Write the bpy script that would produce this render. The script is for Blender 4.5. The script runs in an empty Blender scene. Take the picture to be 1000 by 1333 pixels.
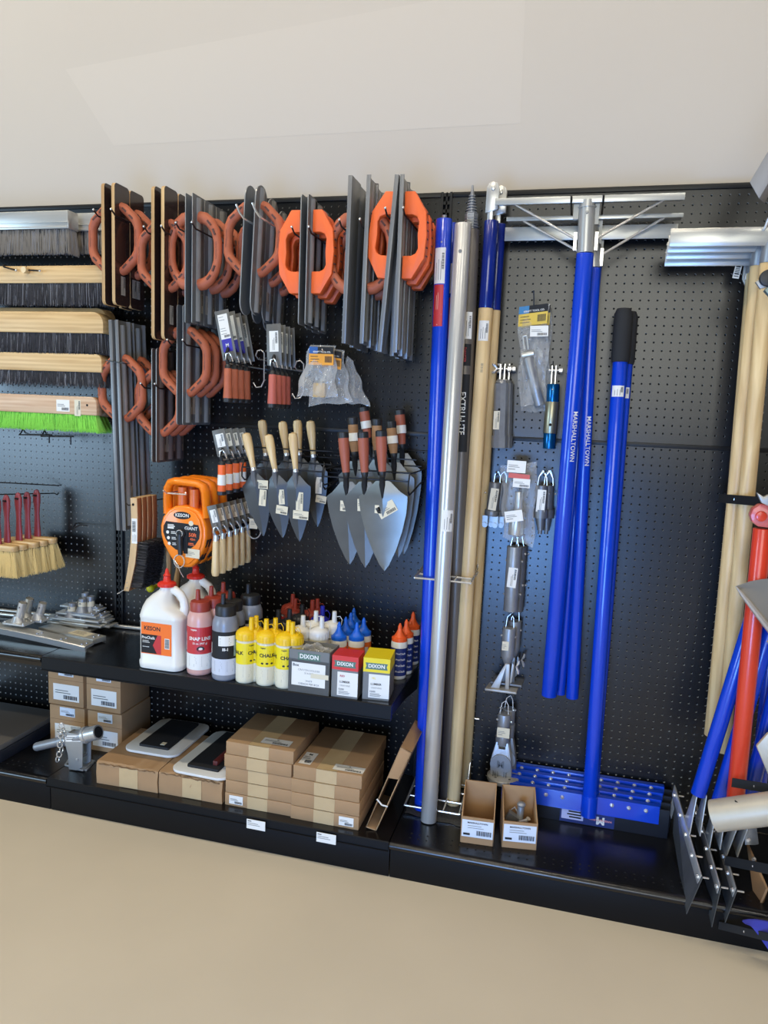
import bpy, bmesh, math, random
from mathutils import Vector, Matrix
random.seed(7)
I = .0254
COL = bpy.context.scene.collection
PI = math.pi
# ---------------------------------------------------------------- camera (inches: x along the wall, y into it, z above the floor)
FPX, YAW, PIT, ROLL = 964.6, -.24936, -.13394, .040996
CAM = Vector((16.763, -97.745, 55.942))
_cy, _sy = math.cos(YAW), math.sin(YAW)
CF = Vector((_sy*math.cos(PIT), _cy*math.cos(PIT), math.sin(PIT)))
_r = Vector((_cy, -_sy, 0)); _u = _r.cross(CF)
CR = _r*math.cos(ROLL)+_u*math.sin(ROLL); CU = -_r*math.sin(ROLL)+_u*math.cos(ROLL)
def _ray(u, v): return CF*FPX+CR*(u-500)-CU*(v-666.5)
def at(u, v, d):            # the point seen at (u, v) that stands d inches in front of the pegboard
    r = _ray(u, v); t = (-d-CAM.y)/r.y; return CAM+r*t
def onz(u, v, z):           # the point seen at (u, v) at height z
    r = _ray(u, v); t = (z-CAM.z)/r.z; return CAM+r*t
# ---------------------------------------------------------------- materials
def lin(c):
    return tuple((x/255/12.92 if x/255 <= .04045 else ((x/255+.055)/1.055)**2.4) for x in c)
MATS = {}
def mat(name, c, rough=.5, metal=0., alpha=1., noise=0., nscale=(20, 20, 20), bump=0., bscale=None, spec=.5, c2=None, coat=0., aniso=0.):
    if name in MATS: return MATS[name]
    m = bpy.data.materials.new(name); m.use_nodes = True; nt = m.node_tree; b = nt.nodes['Principled BSDF']
    col = lin(c)+(1,)
    b.inputs['Base Color'].default_value = col
    b.inputs['Roughness'].default_value = rough; b.inputs['Metallic'].default_value = metal
    b.inputs['Specular IOR Level'].default_value = spec; b.inputs['Coat Weight'].default_value = coat
    if alpha < 1: b.inputs['Alpha'].default_value = alpha
    if noise or c2 or bump:
        tc = nt.nodes.new('ShaderNodeTexCoord'); mp = nt.nodes.new('ShaderNodeMapping')
        mp.inputs['Scale'].default_value = nscale
        nt.links.new(tc.outputs['Object'], mp.inputs['Vector'])
        n = nt.nodes.new('ShaderNodeTexNoise'); n.inputs['Scale'].default_value = 1.; n.inputs['Detail'].default_value = 5
        nt.links.new(mp.outputs['Vector'], n.inputs['Vector'])
        if noise or c2:
            r = nt.nodes.new('ShaderNodeValToRGB'); r.color_ramp.elements[0].position = .35; r.color_ramp.elements[1].position = .65
            k2 = lin(c2)+(1,) if c2 else tuple(max(0, x*(1-noise)) for x in col[:3])+(1,)
            r.color_ramp.elements[0].color = k2; r.color_ramp.elements[1].color = col
            nt.links.new(n.outputs['Fac'], r.inputs['Fac']); nt.links.new(r.outputs['Color'], b.inputs['Base Color'])
        if bump:
            bp = nt.nodes.new('ShaderNodeBump'); bp.inputs['Strength'].default_value = bump; bp.inputs['Distance'].default_value = .002
            nt.links.new(n.outputs['Fac'], bp.inputs['Height']); nt.links.new(bp.outputs['Normal'], b.inputs['Normal'])
    MATS[name] = m; return m
def wood(name, c, c2, axis, rough=.5, k=1.):
    if name in MATS: return MATS[name]
    m = bpy.data.materials.new(name); m.use_nodes = True; nt = m.node_tree; b = nt.nodes['Principled BSDF']
    tc = nt.nodes.new('ShaderNodeTexCoord'); mp = nt.nodes.new('ShaderNodeMapping')
    s = [38*k, 38*k, 38*k]; s[axis] = 2.2*k; mp.inputs['Scale'].default_value = s
    nt.links.new(tc.outputs['Object'], mp.inputs['Vector'])
    n = nt.nodes.new('ShaderNodeTexNoise'); n.inputs['Scale'].default_value = 1.2; n.inputs['Detail'].default_value = 6; n.inputs['Distortion'].default_value = .8
    w = nt.nodes.new('ShaderNodeTexWave'); w.wave_type = 'RINGS'; w.inputs['Scale'].default_value = .55; w.inputs['Distortion'].default_value = 5; w.inputs['Detail'].default_value = 3
    nt.links.new(mp.outputs['Vector'], n.inputs['Vector']); nt.links.new(mp.outputs['Vector'], w.inputs['Vector'])
    mx = nt.nodes.new('ShaderNodeMath'); mx.operation = 'MULTIPLY_ADD'; mx.inputs[1].default_value = .16; nt.links.new(w.outputs['Fac'], mx.inputs[0]); nt.links.new(n.outputs['Fac'], mx.inputs[2])
    r = nt.nodes.new('ShaderNodeValToRGB'); r.color_ramp.elements[0].position = .35; r.color_ramp.elements[1].position = .85
    r.color_ramp.elements[0].color = lin(c2)+(1,); r.color_ramp.elements[1].color = lin(c)+(1,)
    nt.links.new(mx.outputs[0], r.inputs['Fac']); nt.links.new(r.outputs['Color'], b.inputs['Base Color'])
    b.inputs['Roughness'].default_value = rough
    MATS[name] = m; return m
def plastic_film(name, a=.13):
    if name in MATS: return MATS[name]
    m = bpy.data.materials.new(name); m.use_nodes = True; nt = m.node_tree; b = nt.nodes['Principled BSDF']
    b.inputs['Base Color'].default_value = (.75, .73, .68, 1); b.inputs['Roughness'].default_value = .12; b.inputs['Specular IOR Level'].default_value = .9
    t = nt.nodes.new('ShaderNodeBsdfTransparent'); mx = nt.nodes.new('ShaderNodeMixShader'); mx.inputs[0].default_value = a
    lw = nt.nodes.new('ShaderNodeLayerWeight'); lw.inputs['Blend'].default_value = .35
    ad = nt.nodes.new('ShaderNodeMath'); ad.operation = 'MULTIPLY_ADD'; ad.inputs[1].default_value = .6; ad.inputs[2].default_value = a; ad.use_clamp = True
    nt.links.new(lw.outputs['Facing'], ad.inputs[0]); nt.links.new(ad.outputs[0], mx.inputs[0])
    nt.links.new(t.outputs[0], mx.inputs[1]); nt.links.new(b.outputs[0], mx.inputs[2]); nt.links.new(mx.outputs[0], nt.nodes['Material Output'].inputs['Surface'])
    MATS[name] = m; return m
PEG = mat('black_powder_coat', (13, 13, 14), .27, 0, spec=.55, bump=.03, nscale=(60, 60, 60))
BLK = mat('black_metal', (16, 16, 17), .4, spec=.35)
RAIL = mat('rail_black', (12, 12, 13), .5, spec=.2)
BLKM = mat('matt_black', (16, 16, 17), .7)
DECK = mat('deck_black', (15, 15, 17), .25, spec=.55, noise=.3, nscale=(9, 9, 9))
VOID = mat('dark_cavity', (6, 6, 6), .9)
CHR = mat('chrome_wire', (225, 222, 215), .25, .7)
BWIRE = mat('black_wire', (24, 24, 25), .35)
STEEL = mat('brushed_steel', (156, 156, 152), .34, .3, noise=.25, nscale=(4, 60, 8))
DSTEEL = mat('dark_steel', (118, 121, 123), .34, .15, noise=.2, nscale=(10, 60, 6))
ALU = mat('aluminium', (200, 199, 194), .3, .6, noise=.12, nscale=(60, 60, 4))
ALUX = mat('extruded_aluminium', (196, 195, 188), .32, .55, noise=.15, nscale=(4, 60, 60))
CAST = mat('cast_grey', (152, 154, 156), .4, .5, noise=.15, nscale=(40, 40, 40))
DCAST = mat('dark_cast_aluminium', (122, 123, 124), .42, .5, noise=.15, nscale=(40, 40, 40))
MAGN = mat('magnesium', (120, 120, 119), .34, .15, noise=.2, nscale=(50, 50, 5))
BROWNF = mat('phenolic_brown', (58, 42, 38), .12, noise=.15, nscale=(30, 30, 30), spec=.7)
PLYE = wood('plywood_edge', (214, 178, 122), (168, 128, 80), 2, .6)
TB = mat('trowel_blade_steel', (104, 102, 96), .42, .1, noise=.2, nscale=(10, 60, 6))
HOLE_LIT = mat('hole_wall_glint', (196, 196, 192), .5)  # pale hole walls paint in the lit crescents on the dark panels
TERRA = mat('terracotta_rubber', (184, 98, 64), .6, noise=.12, nscale=(30, 30, 30))
TERR2 = mat('brick_rubber', (158, 84, 60), .55)
ORNG = mat('bright_orange_rubber', (240, 104, 42), .5)
ORPL = mat('orange_plastic', (248, 132, 22), .32, coat=.2)
SLOT = mat('grip_slot', (88, 58, 50), .8)
BLUE = mat('blue_enamel', (6, 60, 186), .25, coat=.35)
NAVY = mat('navy_enamel', (16, 38, 120), .22, coat=.4)
BLUA = mat('blue_anodised', (8, 88, 140), .22, .7)
REDP = mat('red_enamel', (214, 62, 36), .32, coat=.3)
FOAM = mat('foam_grip', (34, 34, 35), .85, bump=.2, nscale=(300, 300, 300))
RUBB = mat('black_rubber', (27, 30, 38), .45)
WX = wood('pale_wood_x', (226, 192, 136), (188, 148, 92), 0)
WZ = wood('pale_wood_z', (216, 182, 132), (180, 142, 94), 2)
WH = wood('handle_wood', (228, 200, 148), (198, 164, 112), 2, .4)
SCR = mat('scraper_steel', (92, 93, 92), .34, .4, noise=.2, nscale=(30, 30, 8))
WB = wood('block_wood', (216, 186, 150), (188, 146, 108), 0)
WBR = wood('brown_block_wood', (168, 112, 74), (128, 80, 50), 2)
CORK = mat('stacked_leather', (166, 124, 84), .6, noise=.35, nscale=(2, 2, 400))
CARD = mat('cardboard', (166, 130, 90), .75, noise=.08, nscale=(14, 14, 14))
CARD2 = mat('cardboard_inside', (166, 128, 88), .8)
TAPE = mat('paper_tape', (192, 164, 120), .5, noise=.06, nscale=(30, 30, 30))
WHT = mat('white_label', (226, 222, 212), .5)
CRM = mat('cream_label', (214, 202, 172), .5)
INK = mat('black_ink', (30, 30, 32), .6)
GINK = mat('grey_ink', (120, 118, 112), .6)
WPL = mat('white_plastic', (224, 220, 208), .35)
RCAP = mat('red_cap', (216, 50, 34), .35)
BRCAP = mat('brick_red_cap', (152, 58, 42), .45)
KCAP = mat('black_cap', (34, 34, 34), .45)
YEL = mat('yellow_plastic', (232, 186, 12), .42)
YELL = mat('yellow_label', (228, 204, 16), .5)
BCAP = mat('blue_cap', (22, 98, 205), .35)
OCAP = mat('orange_cap', (238, 92, 34), .35)
VCAP = mat('violet_cap', (40, 44, 170), .4)
DBLU = mat('navy_label', (28, 44, 104), .45)
PINK = mat('pink_powder_bottle', (206, 158, 146), .3)
GREYB = mat('grey_powder_bottle', (128, 132, 140), .3)
CHKB = mat('cream_bottle', (214, 206, 178), .4)
REDL = mat('red_label', (190, 48, 50), .45)
ORL = mat('orange_label', (238, 112, 34), .45)
GRYL = mat('grey_carton', (112, 112, 108), .5)
GRNL = mat('green_badge', (84, 112, 96), .5)
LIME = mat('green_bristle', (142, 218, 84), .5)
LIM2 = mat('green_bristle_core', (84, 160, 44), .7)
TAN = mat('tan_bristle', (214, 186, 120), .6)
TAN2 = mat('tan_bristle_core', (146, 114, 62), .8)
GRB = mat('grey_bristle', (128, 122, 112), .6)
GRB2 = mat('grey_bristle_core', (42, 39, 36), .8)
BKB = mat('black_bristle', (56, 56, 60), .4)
GLINT = mat('bristle_highlight', (136, 138, 142), .4)  # scattered paler strands, painted highlights on grey and black bristles
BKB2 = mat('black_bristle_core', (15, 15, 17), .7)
MAROON = mat('maroon_handle', (142, 50, 52), .45, noise=.1)
PVC = mat('white_board', (216, 214, 206), .4)
FILM = plastic_film('clear_plastic_film')
SAL = mat('salmon_rubber', (188, 96, 78), .55)
YGRN = mat('yellow_tab', (190, 180, 20), .5)
BEIGE = mat('beige_metal', (196, 184, 160), .42, .25, noise=.08)
GRAYM = mat('warm_grey_metal', (168, 164, 156), .4, .45)
MESHM = mat('grey_mesh_mat', (74, 72, 68), .7, noise=.5, nscale=(160, 160, 160))
GSLAB = mat('grey_slab', (92, 88, 82), .5)
# ---------------------------------------------------------------- mesh builder (inches)
class B:
    def __init__(s, *mats):
        s.v = []; s.f = []; s.mi = []; s.ms = list(mats); s.m = 0; s.T = None
    def use(s, m):
        if m not in s.ms: s.ms.append(m)
        s.m = s.ms.index(m); return s
    def add(s, vs, fs):
        o = len(s.v)
        if s.T is not None: vs = [s.T @ Vector(p) for p in vs]
        s.v += [tuple(p) for p in vs]; s.f += [tuple(i+o for i in f) for f in fs]; s.mi += [s.m]*len(fs)
        return s
    def box(s, a, b, R=None):
        x0, y0, z0 = a; x1, y1, z1 = b
        c = Vector(((x0+x1)/2, (y0+y1)/2, (z0+z1)/2))
        vs = [Vector(p) for p in ((x0,y0,z0),(x1,y0,z0),(x1,y1,z0),(x0,y1,z0),(x0,y0,z1),(x1,y0,z1),(x1,y1,z1),(x0,y1,z1))]
        if R is not None: vs = [c+R @ (p-c) for p in vs]
        return s.add(vs, [(0,3,2,1),(4,5,6,7),(0,1,5,4),(1,2,6,5),(2,3,7,6),(3,0,4,7)])
    def hexa(s, q0, q1):    # two quads joined
        return s.add(list(q0)+list(q1), [(0,3,2,1),(4,5,6,7),(0,1,5,4),(1,2,6,5),(2,3,7,6),(3,0,4,7)])
    def quad(s, a, b, c, d): return s.add([a, b, c, d], [(0, 1, 2, 3)])
    def rings(s, rings, closed=False, cap=True):
        n = len(rings[0]); vs = [p for r in rings for p in r]; fs = []
        m = len(rings)
        for i in range(m if closed else m-1):
            j = (i+1) % m
            for k in range(n):
                fs.append((i*n+k, i*n+(k+1) % n, j*n+(k+1) % n, j*n+k))
        if cap and not closed:
            fs.append(tuple(range(n-1, -1, -1))); fs.append(tuple((m-1)*n+k for k in range(n)))
        return s.add(vs, fs)
    def cyl(s, a, b, r0, r1=None, n=16, cap=True):
        if r1 is None: r1 = r0
        return s.tube([a, b], [r0, r1], n, cap=cap)
    def tube(s, pts, r, n=8, closed=False, cap=True, up=None, flat=1.):
        pts = [Vector(p) for p in pts]; m = len(pts); rs = r if isinstance(r, (list, tuple)) else [r]*m
        tang = []
        for i in range(m):
            if closed: t = pts[(i+1) % m]-pts[i-1]
            else: t = pts[min(i+1, m-1)]-pts[max(i-1, 0)]
            tang.append(t.normalized() if t.length > 1e-9 else Vector((0, 0, 1)))
        t0 = tang[0]; u = Vector(up) if up else (Vector((0, 0, 1)) if abs(t0.z) < .9 else Vector((1, 0, 0)))
        rg = []
        for i in range(m):
            t = tang[i]; u = (Vector(up) if up else u); u = (u-t*u.dot(t)).normalized(); w = t.cross(u)
            rg.append([pts[i]+u*(rs[i]*flat*math.cos(2*PI*k/n))+w*(rs[i]*math.sin(2*PI*k/n)) for k in range(n)])
        return s.rings(rg, closed, cap)
    def lathe(s, prof, c=(0, 0, 0), n=24, sx=1., sy=1.):
        rg = [[Vector((c[0]+max(r, .001)*sx*math.cos(2*PI*k/n), c[1]+max(r, .001)*sy*math.sin(2*PI*k/n), c[2]+z)) for k in range(n)] for r, z in prof]
        return s.rings(rg)
    def sph(s, c, r, n=8):
        return s.lathe([(r*math.sin(PI*k/n), -r*math.cos(PI*k/n)) for k in range(n+1)], c, n*2)
    def prism(s, poly, t0, t1, axis='y', side=None):
        def q(p, t):
            return {'y': (p[0], t, p[1]), 'x': (t, p[0], p[1]), 'z': (p[0], p[1], t)}[axis]
        n = len(poly); vs = [q(p, t0) for p in poly]+[q(p, t1) for p in poly]
        m0 = s.m
        s.add(vs, [tuple(range(n)), tuple(range(2*n-1, n-1, -1))])
        o = len(s.v)-2*n
        if side is not None: s.use(side)
        for k in range(n):
            s.f.append((o+k, o+n+k, o+n+(k+1) % n, o+(k+1) % n)); s.mi.append(s.m)
        s.m = m0; return s
    def text(s, txt, size, f, align='CENTER', bold=0.):
        vs, fs = text_geo(txt, align, bold)
        return s.add([f(p[0]*size, p[1]*size) for p in vs], fs)
_TX = {}
def text_geo(txt, align, bold):
    k = (txt, align, bold)
    if k not in _TX:
        c = bpy.data.curves.new('t', 'FONT'); c.body = txt; c.size = 1; c.align_x = align; c.align_y = 'CENTER'; c.resolution_u = 2; c.offset = bold
        o = bpy.data.objects.new('t', c); me = o.to_mesh()
        _TX[k] = ([(p.co.x, p.co.y) for p in me.vertices], [tuple(p.vertices) for p in me.polygons])
        o.to_mesh_clear(); bpy.data.objects.remove(o); bpy.data.curves.remove(c)
    return _TX[k]
ROOT = {}
def obj(name, b, parent=None, bev=0., smooth=.7, seg=2, kind=None, label=None):
    me = bpy.data.meshes.new(name)
    L = ROOT.get(parent.name, Vector((0, 0, 0))) if parent is not None else Vector((0, 0, 0))
    me.from_pydata([((p[0]-L.x)*I, (p[1]-L.y)*I, (p[2]-L.z)*I) for p in b.v], [], b.f)
    for m in b.ms: me.materials.append(m)
    if len(b.ms) > 1: me.polygons.foreach_set('material_index', b.mi)
    bm = bmesh.new(); bm.from_mesh(me)
    if bev:
        bmesh.ops.remove_doubles(bm, verts=bm.verts, dist=1e-6)
        es = [e for e in bm.edges if len(e.link_faces) == 2 and e.calc_face_angle(0) > .6]
        bmesh.ops.bevel(bm, geom=es, offset=bev*I, segments=seg, profile=.5, affect='EDGES', clamp_overlap=True)
    bmesh.ops.recalc_face_normals(bm, faces=bm.faces)
    bm.to_mesh(me); bm.free()
    if smooth:
        me.polygons.foreach_set('use_smooth', [True]*len(me.polygons)); me.set_sharp_from_angle(angle=smooth)
    o = bpy.data.objects.new(name, me); COL.objects.link(o)
    if parent is not None: o.parent = parent; ROOT[o.name] = L
    if kind: o['kind'] = kind
    if label: o['label'] = label
    return o
def tag(o, label, cat, group=None):
    o['label'] = label; o['category'] = cat
    if group: o['group'] = group
    return o
def thing(name, label, cat, loc=(0, 0, 0), group=None, world=True):
    o = bpy.data.objects.new(name, None); o.empty_display_size = .05; COL.objects.link(o)
    o.location = Vector(loc)*I
    ROOT[o.name] = Vector(loc) if world else Vector((0, 0, 0))
    return tag(o, label, cat, group)
def single(name, b, label, cat, loc, group=None, **k):     # a thing that is one mesh, its origin at loc
    class P: pass
    v = Vector(loc); b.v = [(p[0]-v.x, p[1]-v.y, p[2]-v.z) for p in b.v]
    o = obj(name, b, None, **k); o.location = v*I
    return tag(o, label, cat, group)
def dup(root, loc, label, rot=None, group=None):
    r = root.copy(); COL.objects.link(r); r.location = Vector(loc)*I; r['label'] = label
    if rot: r.rotation_euler = rot
    if group: r['group'] = group
    def kids(a, b):
        for ch in list(a.children):
            c = ch.copy(); COL.objects.link(c); c.parent = b; kids(ch, c)
    kids(root, r); return r
def plane(o, ux, uz, n, off=.01):
    o = Vector(o); ux = Vector(ux).normalized(); uz = Vector(uz).normalized(); n = Vector(n).normalized()
    return lambda x, z, k=1: o+ux*x+uz*z+n*(off*k)
def onlathe(c, r, a0, off=.012, sy=1.):
    def f(x, z, k=1):
        a = a0+x/r; rr = r+off*k*1.3
        return Vector((c[0]+rr*math.cos(a), c[1]+rr*math.sin(a)*sy, c[2]+z))
    return f
def sheet(b, f, x0, z0, x1, z1, m, k=1, n=1):
    b.use(m)
    for i in range(n):
        a = x0+(x1-x0)*i/n; c = x0+(x1-x0)*(i+1)/n
        b.quad(f(a, z0, k), f(c, z0, k), f(c, z1, k), f(a, z1, k))
def bars(b, f, x0, z0, x1, z1, m=None, k=2, n=14):
    b.use(m or INK); x = x0; w = (x1-x0)/n
    rr = random.Random(n)
    while x < x1-w*.4:
        q = w*rr.choice((.35, .6, .85)); b.quad(f(x, z0, k), f(x+q, z0, k), f(x+q, z1, k), f(x, z1, k)); x += q+w*rr.choice((.3, .5))
def lines(b, f, x0, x1, zs, h, m=None, k=2):
    b.use(m or GINK); rr = random.Random(3)
    for z in zs:
        e = x0+(x1-x0)*rr.uniform(.6, 1); b.quad(f(x0, z, k), f(e, z, k), f(e, z+h, k), f(x0, z+h, k))
def sticker(f, w, h, base=None, parent=None, name='price_sticker', title=None, vert=False, code=True, tx=None):
    b = B(); sheet(b, f, -w/2, -h/2, w/2, h/2, base or WHT)
    if vert:
        g = lambda x, z, k=1: f(-z, x, k)
        w, h = h, w
    else: g = f
    if title:
        b.use(INK); b.text(title, h*.2, lambda x, z: g(x, z+h*.3, 2), bold=.02)
    lines(b, g, -w*.42, w*.3, [h*.08, -h*.06], h*.05)
    if code: bars(b, g, -w*.1, -h*.4, w*.42, -h*.16)
    else: lines(b, g, -w*.42, w*.1, [-h*.25], h*.06)
    return obj(name, b, parent, smooth=0)
def rrect(w, h, r, n=4, c=(0, 0)):
    p = []
    for cx, cz, a0 in ((w/2-r, h/2-r, 0), (-w/2+r, h/2-r, 90), (-w/2+r, -h/2+r, 180), (w/2-r, -h/2+r, 270)):
        for k in range(n+1):
            a = math.radians(a0+90*k/n); p.append((c[0]+cx+r*math.cos(a), c[1]+cz+r*math.sin(a)))
    return p
# ================================================================ the room
def struct(name, b, loc=(0, 0, 0), **k):
    o = obj(name, b, None, **k); o['kind'] = 'structure'; return o
WALLM = mat('wall_paint', (191, 181, 168), .8, noise=.035, nscale=(.9, .9, .9), bump=.04)
FLOORM = mat('floor_paint', (212, 197, 170), .6, noise=.07, nscale=(1.6, 1.6, 1.6), spec=.35)
b = B(WALLM); b.box((-330, 3, 0), (260, 9, 216)); struct('wall_back', b, smooth=0)
b = B(FLOORM); b.box((-330, -330, -4), (260, 9, 0)); struct('floor', b, smooth=0)
b = B(mat('wall_patch', (193, 183, 170), .8)); b.prism([(-60, 104), (6.5, 109.5), (6.9, 93), (-52, 93)], 2.985, 3, 'y'); struct('pale_patch_1', b, smooth=0)  # slightly paler four-sided area on the upper wall
# ---- shelving units
ZT, ZD, ZS = 84., 4.9, 21.5
def pegboard(x0, x1, c0, c1, rows, ztop, zbot, name, parent):
    """sheet-steel panel with a real hole every inch"""
    r = .125; y0 = 0.; y1 = .3; H = 8
    v = []; f = []; idx = {}
    cols = list(range(c0, c1+1)); zs = [82.7-j for j in rows]
    xe = [x0]+[c+.5 for c in cols[:-1]]+[x1]
    ze = [ztop]+[(zs[k]+zs[k+1])/2 for k in range(len(zs)-1)]+[zbot]
    def gv(i, j):
        if (i, j) not in idx: idx[(i, j)] = len(v); v.append((xe[i], y0, ze[j]))
        return idx[(i, j)]
    for i, c in enumerate(cols):
        for j, z in enumerate(zs):
            q = [gv(i+1, j), gv(i, j), gv(i, j+1), gv(i+1, j+1)]
            o = len(v)
            for k in range(H):
                a = math.radians(45*k+22.5); v.append((c+r*math.cos(a), y0, z+r*math.sin(a)))
            for k in range(H):
                a = math.radians(45*k+22.5); v.append((c+r*math.cos(a), y1, z+r*math.sin(a)))
            # octagon verts 0 (22.5) 1 (67.5) 2 3 4 5 6 7 ; corners at 45,135,225,315
            for s in range(4):
                a, bb = o+2*s, o+(2*s+1) % 8
                f.append((q[s], a, bb)); f.append((q[s], bb, o+(2*s+2) % 8, q[(s+1) % 4]))
            for k in range(H): f.append((o+k, o+H+k, o+H+(k+1) % H, o+(k+1) % H))
    b = B(PEG, HOLE_LIT); b.v = v; b.f = f; b.mi = [1 if k_ % 16 >= 8 else 0 for k_ in range(len(f))]
    # folded edges and dark backing
    b.box((x0, 0, ztop), (x1, .7, ztop+.05)); b.box((x0, 0, zbot-.05), (x1, .7, zbot)); b.box((x0-.05, 0, zbot), (x0, .7, ztop)); b.box((x1, 0, zbot), (x1+.05, .7, ztop))
    b.use(VOID); b.box((x0, .6, zbot), (x1, .7, ztop))
    return obj(name, b, parent, smooth=0)
def unit(xl, label, c0=None, nose=False, tags=()):
    u = thing('gondola_unit', label, 'shelving', (xl+24, -8, 0))
    x0, x1 = xl+.75, xl+47.25
    cc = int(xl+3) if c0 is None else c0
    cc = int(round(xl+1.5)) if c0 is None else c0; ce = int(round(xl+46.5))
    pegboard(x0 if c0 is None else c0-.5, x1, cc, ce, range(0, 29), 83.35, 53.35, 'pegboard_panel', u)
    pegboard(x0 if c0 is None else c0-.5, x1, cc, ce, range(30, 78), 53.1, 4.95, 'pegboard_panel', u)
    b = B(BLK); b.box((x0, -.25, 83.4), (x1, 1.2, ZT)); obj('top_rail', b, u, .06)
    b = B(BLK); b.box((x0, -.12, 52.95), (x1, .5, 53.5)); obj('joint_rail', b, u, .05)
    # upright with its double row of slots
    b = B(BLK); X = xl+48
    b.box((X-.72, -.35, 0), (X-.42, 1.2, ZT)); b.box((X+.42, -.35, 0), (X+.72, 1.2, ZT)); b.box((X-.09, -.2, 0), (X+.09, 1.2, ZT))
    z = .5
    while z < ZT-.4: b.box((X-.42, -.2, z), (X+.42, 0, z+.42)); z += 1.
    b.use(VOID); b.box((X-.42, .5, 0), (X+.42, .6, ZT)); obj('upright', b, u, smooth=0)
    # base
    b = B(DECK, RAIL); nx0, nx1 = xl+.06, xl+47.94
    if nose:
        pr = [(-.2, ZD), (-16.4, ZD)]+[(-16.4-.75*math.sin(math.radians(a)), ZD-.55+.55*math.cos(math.radians(a))) for a in range(15, 166, 15)]+[(-16.4, ZD-1.1), (-16.3, ZD-.9), (-.2, ZD-.5)]
    else:
        pr = [(-.2, ZD), (-16.9, ZD), (-17.0, ZD-.1), (-17.1, ZD-1.0), (-17.3, ZD-1.02), (-17.3, ZD-1.12), (-16.4, ZD-1.12), (-16.3, ZD-.9), (-.2, ZD-.5)]
    b.prism(pr, nx0, nx1, 'x')
    if not nose: b.mi = [1 if 2 <= i <= 7 else 0 for i in range(-1, len(b.f)-1)]
    if nose:
        b.use(VOID)
        for k in range(44):
            for yy in (-15.3, -14.3): 
                x = xl+2.2+k; b.prism([(x+.13*math.cos(a*PI/4), yy+.13*math.sin(a*PI/4)) for a in range(8)], ZD+.004, ZD+.012, 'z')
    obj('base_deck', b, u, smooth=.5)
    b = B(RAIL); b.box((nx0, -16.3, 0), (nx1, -16.1, ZD-1.1)); obj('kick_plate', b, u, .03)
    return u
unit(-97.5, 'left black perforated shelving unit holding the brooms and masonry brushes', c0=-76, nose=True)
unit(-49.5, 'middle black perforated shelving unit hung with hand floats and trowels', nose=False)
unit(-1.5, 'right black perforated shelving unit behind the long blue poles', nose=True)
def shelf(x0, x1, label, nose):
    s = thing('metal_shelf', label, 'shelf', ((x0+x1)/2, -7, ZS-2))
    b = B(DECK)
    if nose: pr = [(-.3, ZS), (-15.4, ZS)]+[(-15.4-.6*math.sin(math.radians(a)), ZS-.5+.5*math.cos(math.radians(a))) for a in range(15, 166, 15)]+[(-15.4, ZS-1.6), (-15.2, ZS-1.6), (-15.2, ZS-.3), (-.3, ZS-.3)]
    else: pr = [(-.3, ZS), (-15.8, ZS), (-15.9, ZS-.1), (-16.0, ZS-1.7), (-16.15, ZS-1.72), (-16.15, ZS-1.85), (-15.5, ZS-1.85), (-15.3, ZS-1.6), (-15.3, ZS-.3), (-.3, ZS-.3)]
    b.prism(pr, x0, x1, 'x')
    if not nose: b.ms.append(RAIL); b.mi = [1 if 2 <= i <= 7 else 0 for i in range(-1, len(b.f)-1)]
    b.use(VOID)
    for k in range(int(x1-x0)-1):
        b.prism([(x0+1+k+.1*math.cos(a*PI/4), -14.8+.1*math.sin(a*PI/4)) for a in range(8)], ZS+.004, ZS+.012, 'z')
    obj('shelf_tray', b, s, smooth=.5)
    for x in (x0+.05, x1-.15):
        b = B(BLK); b.prism([(-.2, ZS-.3), (-15.1, ZS-.3), (-15.1, ZS-1.5), (-8, ZS-2.2), (-.2, ZS-3.6)], x, x+.1, 'x'); obj('bracket', b, s, smooth=0)
shelf(-50.8, -2.2, 'black upper shelf carrying the chalk bottles', False)
shelf(-97.2, -50.95, 'black upper shelf at far left under the aluminium tool brackets', True)
for u, v, w in ((333.5, 1069, 0), (425, 1086, 0)):
    p = at(u, v, 17.4); b = B()
    f = plane((p.x, -17.45, ZD-.75), (1, 0, 0), (0, 0, 1), (0, -1, 0))
    sheet(b, f, -1.25, -.62, 1.25, .62, WHT); b.use(WHT); b.box((p.x-1.25, -17.45, ZD-1.37), (p.x+1.25, -17.41, ZD-.13)); lines(b, f, -1.1, -.4, [.35], .1, INK); lines(b, f, -1.1, .9, [.1, -.12], .07); b.use(GINK)
    single('price_tag', b, 'white price tag on the base rail below the %s stack of flat cartons' % ('left' if u < 400 else 'right'), 'price tag', (p.x, -17.4, ZD-1.3), smooth=0)
# ================================================================ pegboard hooks
def hook(pts, r, label, m=CHR, ball=0., group=None, extra=None, name='peg_hook'):
    """pts: list of wires in inches"""
    p0 = pts[0][0]
    b = B(m)
    for w in pts:
        b.tube(w, r, 8)
        if ball: b.use(CHR if m is BWIRE else m); b.sph(w[-1], ball, 6); b.use(m)
    return single(name, b, label, 'hook', p0, group)
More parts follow.
